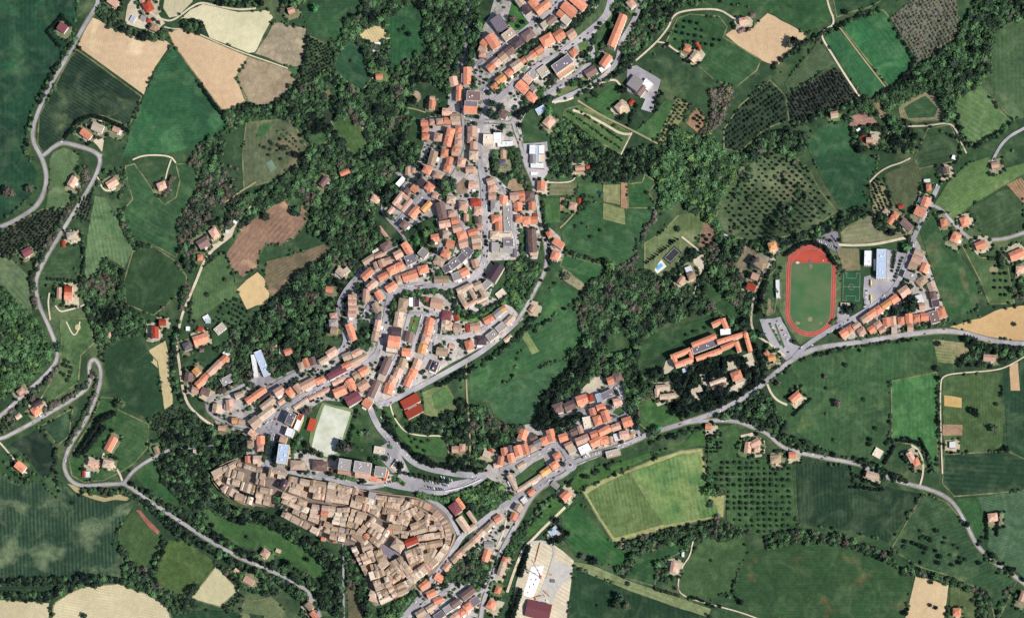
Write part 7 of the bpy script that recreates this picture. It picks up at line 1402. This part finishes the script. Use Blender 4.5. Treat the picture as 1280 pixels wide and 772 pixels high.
line_loop('pitch_line', [(1064.4+3.6*math.cos(i*.35), 358.7+3.6*math.sin(i*.35)) for i in range(18)], .12, 1.64)
sheet('sand_pitch_rim', pts("402,503 442,511 440,520 424,570 410,574 384,566 388,540"), M_SANDG, 1.2, .4, 5, label='green rim of the sandy sports pitch', soft=0)
sheet('sand_pitch', pts("405.5,506 439,515 422,566 408,571 388.5,563.5 394,540"), M_SAND, 1.45, .4, 5, label='pale sandy sports pitch on its terrace', soft=0)
sheet('clay_court', rect(334, 201, 343, 214, -28), flatmat('court_green', (112, 132, 108)), 1.3, 0, 5, label='small grey green court by the orchard ground', soft=0)
sheet('tennis_court', pts("843,307.5 852,315.5 837.5,330.5 828,323"), flatmat('court_dark', (52, 56, 58), (44, 46, 50)), 1.3, 0, 5, label='dark fenced tennis court at the villa', soft=0)
line_loop('court_line', pts("842.6,310 849.6,316 838,328 831,322.4"), .22, 1.5)
# pool, one thing: deck, coping, water
r = thing('swimming_pool', 824, 333.2, -38); tag(r, 'bright blue rectangular pool on a white deck below the tennis court', 'swimming pool')
M_DECK = flatmat('pool_deck', (224, 212, 200), am=.12); M_WATER, nt, b = new_mat('pool_water', .05); b.inputs['Base Color'].default_value = (*lin((88, 168, 226)), 1); b.inputs['Roughness'].default_value = .15
def slab(name, root, sx, sy, z0, z1, mat, lx=0, ly=0, rz=0):
    V, F = [], []; box(V, F, lx-sx/2, lx+sx/2, ly-sy/2, ly+sy/2, z0, z1); o = mesh_obj(name, V, F, mat, root); o.rotation_euler = (0, 0, rz); return o
for nm, sx, sy, lx, ly in (('deck', 22, 4.5, 0, 6), ('deck', 22, 4.5, 0, -6), ('deck', 4, 7.5, 9, 0), ('deck', 4, 7.5, -9, 0)): slab(nm, r, sx, sy, -.5, .9, M_DECK, lx, ly)
slab('water', r, 14, 7.5, -1, .75, M_WATER)
# ponds
M_POND, nt, b = new_mat('pond_water', .3); b.inputs['Base Color'].default_value = (*lin((40, 92, 58)), 1)
disc('pond', 243, 31, 6.5, M_POND, 1.0, label='round green pond by the straw field', rx=1.3)
disc('reservoir', 748.5, 241, 2.6, plain('pond_dark', (36, 56, 78), .3), 1.0, label='small dark blue garden pool')
disc('round_threshing_floor', 519, 121, 7.5, flatmat('bare_round', (170, 148, 124)), 1.0, label='round bare terrace left of the upper houses')
disc('sand_circle', 1242, 337, 4.5, flatmat('sandy', (140, 132, 100)), 1.0, label='sandy patch in the eastern garden land', rx=1.3); disc('lawn_patch', 1230, 337, 2.5, M_PITCH, 1.0, label='bright lawn patch in the garden land', rx=1.3)
disc('garden_bed', 548, 657.5, 4, flatmat('dry_grass', (176, 158, 84)), 1.6, label='yellow green court garden inside the old town', rx=1.3)
disc('light_earth', 97.5, 409, 4, flatmat('sandy_yellow', (186, 172, 120)), 1.0, label='sandy loop middle in the western paddock', rx=.9)
# roundabout island: kerb and planted middle
r = thing('roundabout_island', 713, 581); tag(r, 'round planted island with pale kerb on the roundabout', 'traffic island')
def cyl(name, root, rad, z0, z1, mat, n=18, lx=0, ly=0):
    V = [(lx+rad*math.cos(2*math.pi*i/n), ly+rad*math.sin(2*math.pi*i/n), z) for z in (z0, z1) for i in range(n)]
    F = [(i, (i+1) % n, n+(i+1) % n, n+i) for i in range(n)]+[tuple(range(n, 2*n))]; return mesh_obj(name, V, F, mat, root)
cyl('kerb', r, 4.2, 1, 2.45, M_TRIM); cyl('planting', r, 3.4, 1, 2.8, flatmat('planting', (96, 80, 74)))
# ---------------------------------------------------------------- parked and moving cars
CARC = {'white': (232, 232, 232), 'silver': (168, 172, 176), 'black': (28, 28, 32), 'dark grey': (62, 64, 70), 'red': (168, 34, 30), 'blue': (42, 66, 128)}
M_TYRE = flatmat('tyre', (24, 24, 26)); M_GLASS = plain('car_glass', (30, 34, 40), .15)
def car_mesh(c):
    m, nt, b = new_mat('car_paint_'+c.replace(' ', '_'), .35); b.inputs['Base Color'].default_value = (*lin(CARC[c]), 1); b.inputs['Specular IOR Level'].default_value = .5
    V, F, MI = [], [], []
    def bx(x0, x1, y0, y1, z0, z1, mi, tx=0, ty=0):
        n = len(V); k = len(F); box(V, F, x0, x1, y0, y1, z0, z1)
        for q in range(n+4, n+8): x, y, z = V[q]; V[q] = (x-math.copysign(tx, x-(x0+x1)/2), y-math.copysign(ty, y-(y0+y1)/2), z)
        MI.extend([mi]*(len(F)-k))
    bx(-2.15, 2.15, -.88, .88, .3, .62, 0); bx(-2.15, 2.15, -.88, .88, .62, .92, 0, .12, .08)
    bx(-1.5, .85, -.78, .78, .92, 1.38, 1, .38, .14); bx(-1.1, .45, -.64, .64, 1.38, 1.45, 0, .04, .04)
    for sx in (-1.35, 1.35):
        for sy in (-.82, .82): bx(sx-.32, sx+.32, sy-.1, sy+.1, 0, .62, 2, .1, 0)
    me = bpy.data.meshes.new('car'); me.from_pydata(V, [], F); me.update()
    for mt in (m, M_GLASS, M_TYRE): me.materials.append(mt)
    me.polygons.foreach_set('material_index', MI); return me
CM = {c: car_mesh(c) for c in CARC}
CL = []; rc = random.Random(3)
def car(x, y, ang, c=None, where='parked'):
    c = c or rc.choices(list(CARC), (30, 22, 14, 18, 8, 8))[0]; X, Y = PX(x, y)
    o = bpy.data.objects.new('car', CM[c]); o.location = (X, Y, H(X, Y)+1.55); o.rotation_euler = (0, 0, -math.radians(ang)); o.scale = (1.05, 1.05, 1.1); link(o)
    o['category'] = 'car'; o['group'] = 'cars in the streets and car parks'; CL.append([o, '%s %s car' % (where, c), x, y])
CARROWS = """
531 601 560 607 10 60;532 608 556 612 8 60;565 600 552 596 5 60;482 603 494 601 5 80;1083 364 1081 384 9 0;1089 353 1089 358 2 85;1089 372 1089 378 2 85;1099 340 1115 352 4 30;1105 370 1098 378 3 -50
507 358 514 358 3 0;520 358 532 357 4 0;446 462 398 483 9 -25;394 489 360 512 6 -30;335 535 344 545 4 30;330 530 344 524 4 -35;1021 301 1046 310 10 60;1040 296 1045 302 3 60;561 697 552 708 4 -50;569 650 576 666 5 60;584 664 598 656 5 -35
562 702 545 718 5 -50;648 284 647 318 10 0;484 545 490 560 5 60;486 568 488 572 2 80;1035 418 1060 400 6 -35;602 290 606 330 5 95;790 30 783 52 6 20;768 545 790 538 5 -15;770 485 776 494 4 40;728 572 748 566 6 60;655 60 668 52 0 0;620 112 606 118 2 10
660 85 676 78 3 -30;700 68 716 60 3 -25;475 438 482 404 5 -80;518 402 510 430 5 100;540 400 530 440 6 105;552 400 546 420 3 100;496 455 478 490 7 112;512 452 500 476 4 112;578 350 592 340 3 -40;468 504 480 530 4 60;490 545 508 568 4 50;345 602 350 606 3 60;478 690 486 698 3 40
963 405 976 428 6 -20;972 402 984 424 5 -20;985 440 1015 432 3 -20;800 100 812 110 0 0;1115 384 1135 372 4 -30;597 210 600 198 2 85;603 228 604 250 3 88;560 350 572 346 3 -15;690 100 712 92 4 -25;735 42 716 56 3 -40
590 595 594 600 2 60;686 600 660 620 4 -40;620 704 614 728 3 -70;600 742 560 764 4 -30;540 730 520 752 4 -50;850 530 890 516 2 -15;1180 412 1100 422 2 -5;185 626 225 651 3 35;320 706 300 697 2 25;46 236 56 222 1 80
"""
for e in CARROWS.replace('\n', ';').split(';'):
    t = e.split()
    if len(t) < 6: continue
    x0, y0, x1, y1, n, a = map(float, t); n = int(n)
    for i in range(n):
        u = i/max(1, n-1); car(x0+(x1-x0)*u+rc.uniform(-.4, .4), y0+(y1-y0)*u+rc.uniform(-.4, .4), a+rc.uniform(-4, 4))
# kerbside cars strung along the town streets; past the limit they are one joined object
extra_cars = []
for q_, w_, k_ in ROADLINES:
    if k_ != 'a': continue
    R_ = resample(q_, 3.6, False)
    for i in range(1, len(R_)-1):
        x, y = R_[i]
        if not any(inside_np(np.array([x]), np.array([y]), g_)[0] for g_ in TG): 
            if rc.random() > .05: continue
        elif rc.random() > .36 or noise.noise((x*.05, y*.05, 2.2)) < -.05: continue
        dx, dy = R_[i+1][0]-R_[i-1][0], R_[i+1][1]-R_[i-1][1]; L_ = math.hypot(dx, dy); s_ = rc.choice((-1, 1))*w_*.36
        extra_cars.append((x-dy/L_*s_, y+dx/L_*s_, math.degrees(math.atan2(dy, dx)), rc.choices(list(CARC), (30, 22, 14, 18, 8, 8))[0]))
V, F, MI = [], [], []; cm_ = []; base_ = {}
for c in CARC: base_[c] = len(cm_); cm_ += list(CM[c].materials)
for x, y, a, c in extra_cars[max(0, 300-len(CL)):]:
    X, Y = PX(x, y); z = H(X, Y)+1.5; a = -math.radians(a); n = len(V); ca, sa = math.cos(a)*1.05, math.sin(a)*1.05
    for v in CM[c].vertices: V.append((X+v.co.x*ca-v.co.y*sa, Y+v.co.x*sa+v.co.y*ca, z+v.co.z*1.1))
    for p_ in CM[c].polygons: F.append(tuple(n+i for i in p_.vertices)); MI.append(base_[c]+p_.material_index)
o = mesh_obj('kerbside_cars', V, F, cm_); o.data.polygons.foreach_set('material_index', MI); tag(o, 'many small cars parked along the kerbs of the town streets', None, None, 'stuff')
for x, y, a, c in extra_cars[:max(0, 300-len(CL))]: car(x, y, a, c, 'kerbside')
print('cars', len(CL), len(extra_cars))
ZONES += [(545, 605, 'in the walled car park'), (1083, 370, 'in the sports car park'), (1033, 305, 'in the car park north of the track'), (970, 412, 'in the stadium entrance car park'), (647, 300, 'beside the grey shed street')]
unique_labels(CL)
# buses in the sports car park
M_YEL = flatmat('bus_yellow', (224, 196, 70), am=.1)
for i, (x, y, h, lab) in enumerate(((1089, 354, 90, 'yellow bus parked at the north of the sports car park'), (1089, 373, 90, 'yellow bus parked at the south of the sports car park'), (555, 589.5, 10, None))):
    if lab is None: break
    r = thing('bus', x, y, h, 1.5); tag(r, lab, 'bus', 'buses in the sports car park')
    slab('body', r, 10.5, 2.6, .5, 3.0, M_YEL); slab('window', r, 9.6, 2.64, 1.6, 2.5, M_GLASS); slab('roof_hatch', r, 3.4, 1.2, 3.0, 3.25, M_TRIM)
    for k, (lx, ly) in enumerate(((-3.4, 1.15), (-3.4, -1.15), (3.4, 1.15), (3.4, -1.15))): slab('wheel', r, 1.0, .4, 0, .9, M_TYRE, lx, ly)
# ---------------------------------------------------------------- construction site
M_RED = flatmat('crane_red', (176, 84, 60), am=.15); M_WOOD = flatmat('scaffold_timber', (206, 150, 84), am=.3); M_STEEL = flatmat('steel', (120, 112, 122), am=.2)
cr = thing('tower_crane', 675, 721, 0, 0); tag(cr, 'red tower crane over the white slab of the building site', 'crane')
def lattice(name, root, a, b, w, mat, n):
    V, F = [], []; a, b = Vector(a), Vector(b); d = (b-a); s = d.normalized().orthogonal().normalized(); t = d.normalized().cross(s)
    def bar(p, q, r_):
        n0 = len(V); dd = (q-p).normalized(); u = dd.orthogonal().normalized(); v = dd.cross(u)
        for c in (p, q):
            for k in range(4): V.append(tuple(c+(u*math.cos(k*1.571)+v*math.sin(k*1.571))*r_))
        for k in range(4): F.append((n0+k, n0+(k+1) % 4, n0+4+(k+1) % 4, n0+4+k))
    C = [(s*i+t*j)*w/2 for i, j in ((1, 1), (-1, 1), (-1, -1), (1, -1))]
    for c in C: bar(a+c, b+c, .16)
    for i in range(n):
        p, q = a+d*(i/n), a+d*((i+1)/n)
        for k in range(4): bar(p+C[k], q+C[(k+1) % 4], .1)
    return mesh_obj(name, V, F, mat, root)
lattice('mast', cr, (0, 0, 0), (0, 0, 33), 1.7, M_RED, 14); dj = Vector((-11.5, 20.5, 0)).normalized()
lattice('jib', cr, tuple(Vector((0, 0, 33))), tuple(dj*30+Vector((0, 0, 33))), 1.5, M_STEEL, 14); lattice('counter_jib', cr, (0, 0, 33), tuple(-dj*9+Vector((0, 0, 33))), 1.4, M_RED, 4)
lattice('tower_head', cr, (0, 0, 34), (0, 0, 39), 1.0, M_RED, 3); o = slab('counterweight', cr, 3, 2.4, 31, 33, M_TRIM, -dj.x*8, -dj.y*8); slab('cab', cr, 2, 2, 30.6, 32.6, M_TRIM, 1.6, 0); slab('base', cr, 6, 6, 0, 1.2, M_RED)
i_ = 0
for x, y, L, w, h, a, m, nm, lab in ((672, 690, 40, .8, 1.4, 105, M_RED, 'formwork', 'long red formwork strip right of the slab'), (668, 746, 30, .8, 1.2, 170, M_WOOD, 'formwork', 'timber formwork along the slab foot'), (682, 740, 9, 2, 2, 45, M_WOOD, 'timber_stack', 'larger orange timber stack on the gravel pad'),
        (685, 743, 9, 1.4, 1.5, 48, M_WOOD, 'timber_stack', 'narrow timber stack beside the larger one'), (680, 744, 6, 1.6, 1.5, 45, M_WOOD, 'timber_stack', 'short timber stack nearest the hall'), (691, 726, 9, 6, 2.8, 5, M_STEEL, 'site_container', 'purple grey site container on the gravel'),
        (688, 718, 6, 2.4, 1.6, 10, M_WOOD, 'timber_stack', 'brown timber pile north of the container'), (669, 748, 5, 2, 2, 60, M_RED, 'pallet', 'red pallet stack by the hall'), (684, 751, 5, 3, 2.4, 20, M_TRIM, 'site_container', 'small white container by the hall'), (674, 751, 4, 2, 1.5, 10, M_TRIM, 'pallet', 'white pallet stack by the hall')):
    r = thing(nm, x, y, a, 1.1); tag(r, lab, nm.replace('_', ' '), 'materials on the building site')
    n = 3 if L < 30 else 5
    for k in range(n): slab('piece', r, L*.96, w/n*.86, 0, h*(1-.1*(k % 2)), m, 0, (k-(n-1)/2)*w/n)
for k, (x, y) in enumerate(((664, 724), (668, 716), (672, 712), (662, 733), (667, 730), (660, 740), (670, 724))):
    r = thing('rebar_bundle', x, y, 20*k, 1.1); tag(r, 'dark rebar bundle lying on the white slab', 'rebar bundle', 'rebar bundles on the slab')
    for q in range(3): slab('bar', r, 3.5, .35, 0, .4, M_STEEL, 0, (q-1)*.7)
L5 = [[o, 'dark rebar bundle on the white slab', *((o.location.x/M_PX+640), 386-o.location.y/M_PX)] for o in bpy.data.objects if o.name.startswith('rebar_bundle')]; unique_labels(L5)
# car park canopy lamps and walls: retaining wall along the old town north edge
def wall_line(name, label, line, h, w, mat, dz=0):
    P = resample(smooth_line(pts(line), 2), 4, False); V, F = [], []
    for i, (x, y) in enumerate(P):
        a, b = P[max(0, i-1)], P[min(len(P)-1, i+1)]; L = math.dist(a, b); nx, ny = -(b[1]-a[1])/L*w/2, (b[0]-a[0])/L*w/2
        for sx in (-1, 1):
            X, Y = PX(x+nx*sx, y+ny*sx); z = H(X, Y)
            V += [(X, Y, z-1), (X, Y, z+h)]
        if i: n = 4*(i-1); F += [(n, n+4, n+5, n+1), (n+2, n+3, n+7, n+6), (n+1, n+5, n+7, n+3)]
    F += [(0, 1, 3, 2), (len(V)-4, len(V)-2, len(V)-1, len(V)-3)]
    o = mesh_obj(name, V, F, mat); tag(o, label, 'wall'); return o
wall_line('retaining_wall', 'stone retaining wall under the old town north edge', "436,610 470,617 500,620 512,621 524,624", 7, .8, M_STONEW)
wall_line('retaining_wall', 'curved white retaining wall of the car park', "556,614 580,609 602,599", 4, .6, M_TRIM)
wall_line('town_wall', 'brick town wall round the western tip of the old town', "298,573 282,579 266,588 264,597 270,608 281,618 298,629 318,633", 6, .9, M_STONEW)
wall_line('town_wall', 'curved brick wall above the south east road', "569,668 563,686 552,700 536,714 516,730 500,742", 6, .9, M_STONEW)
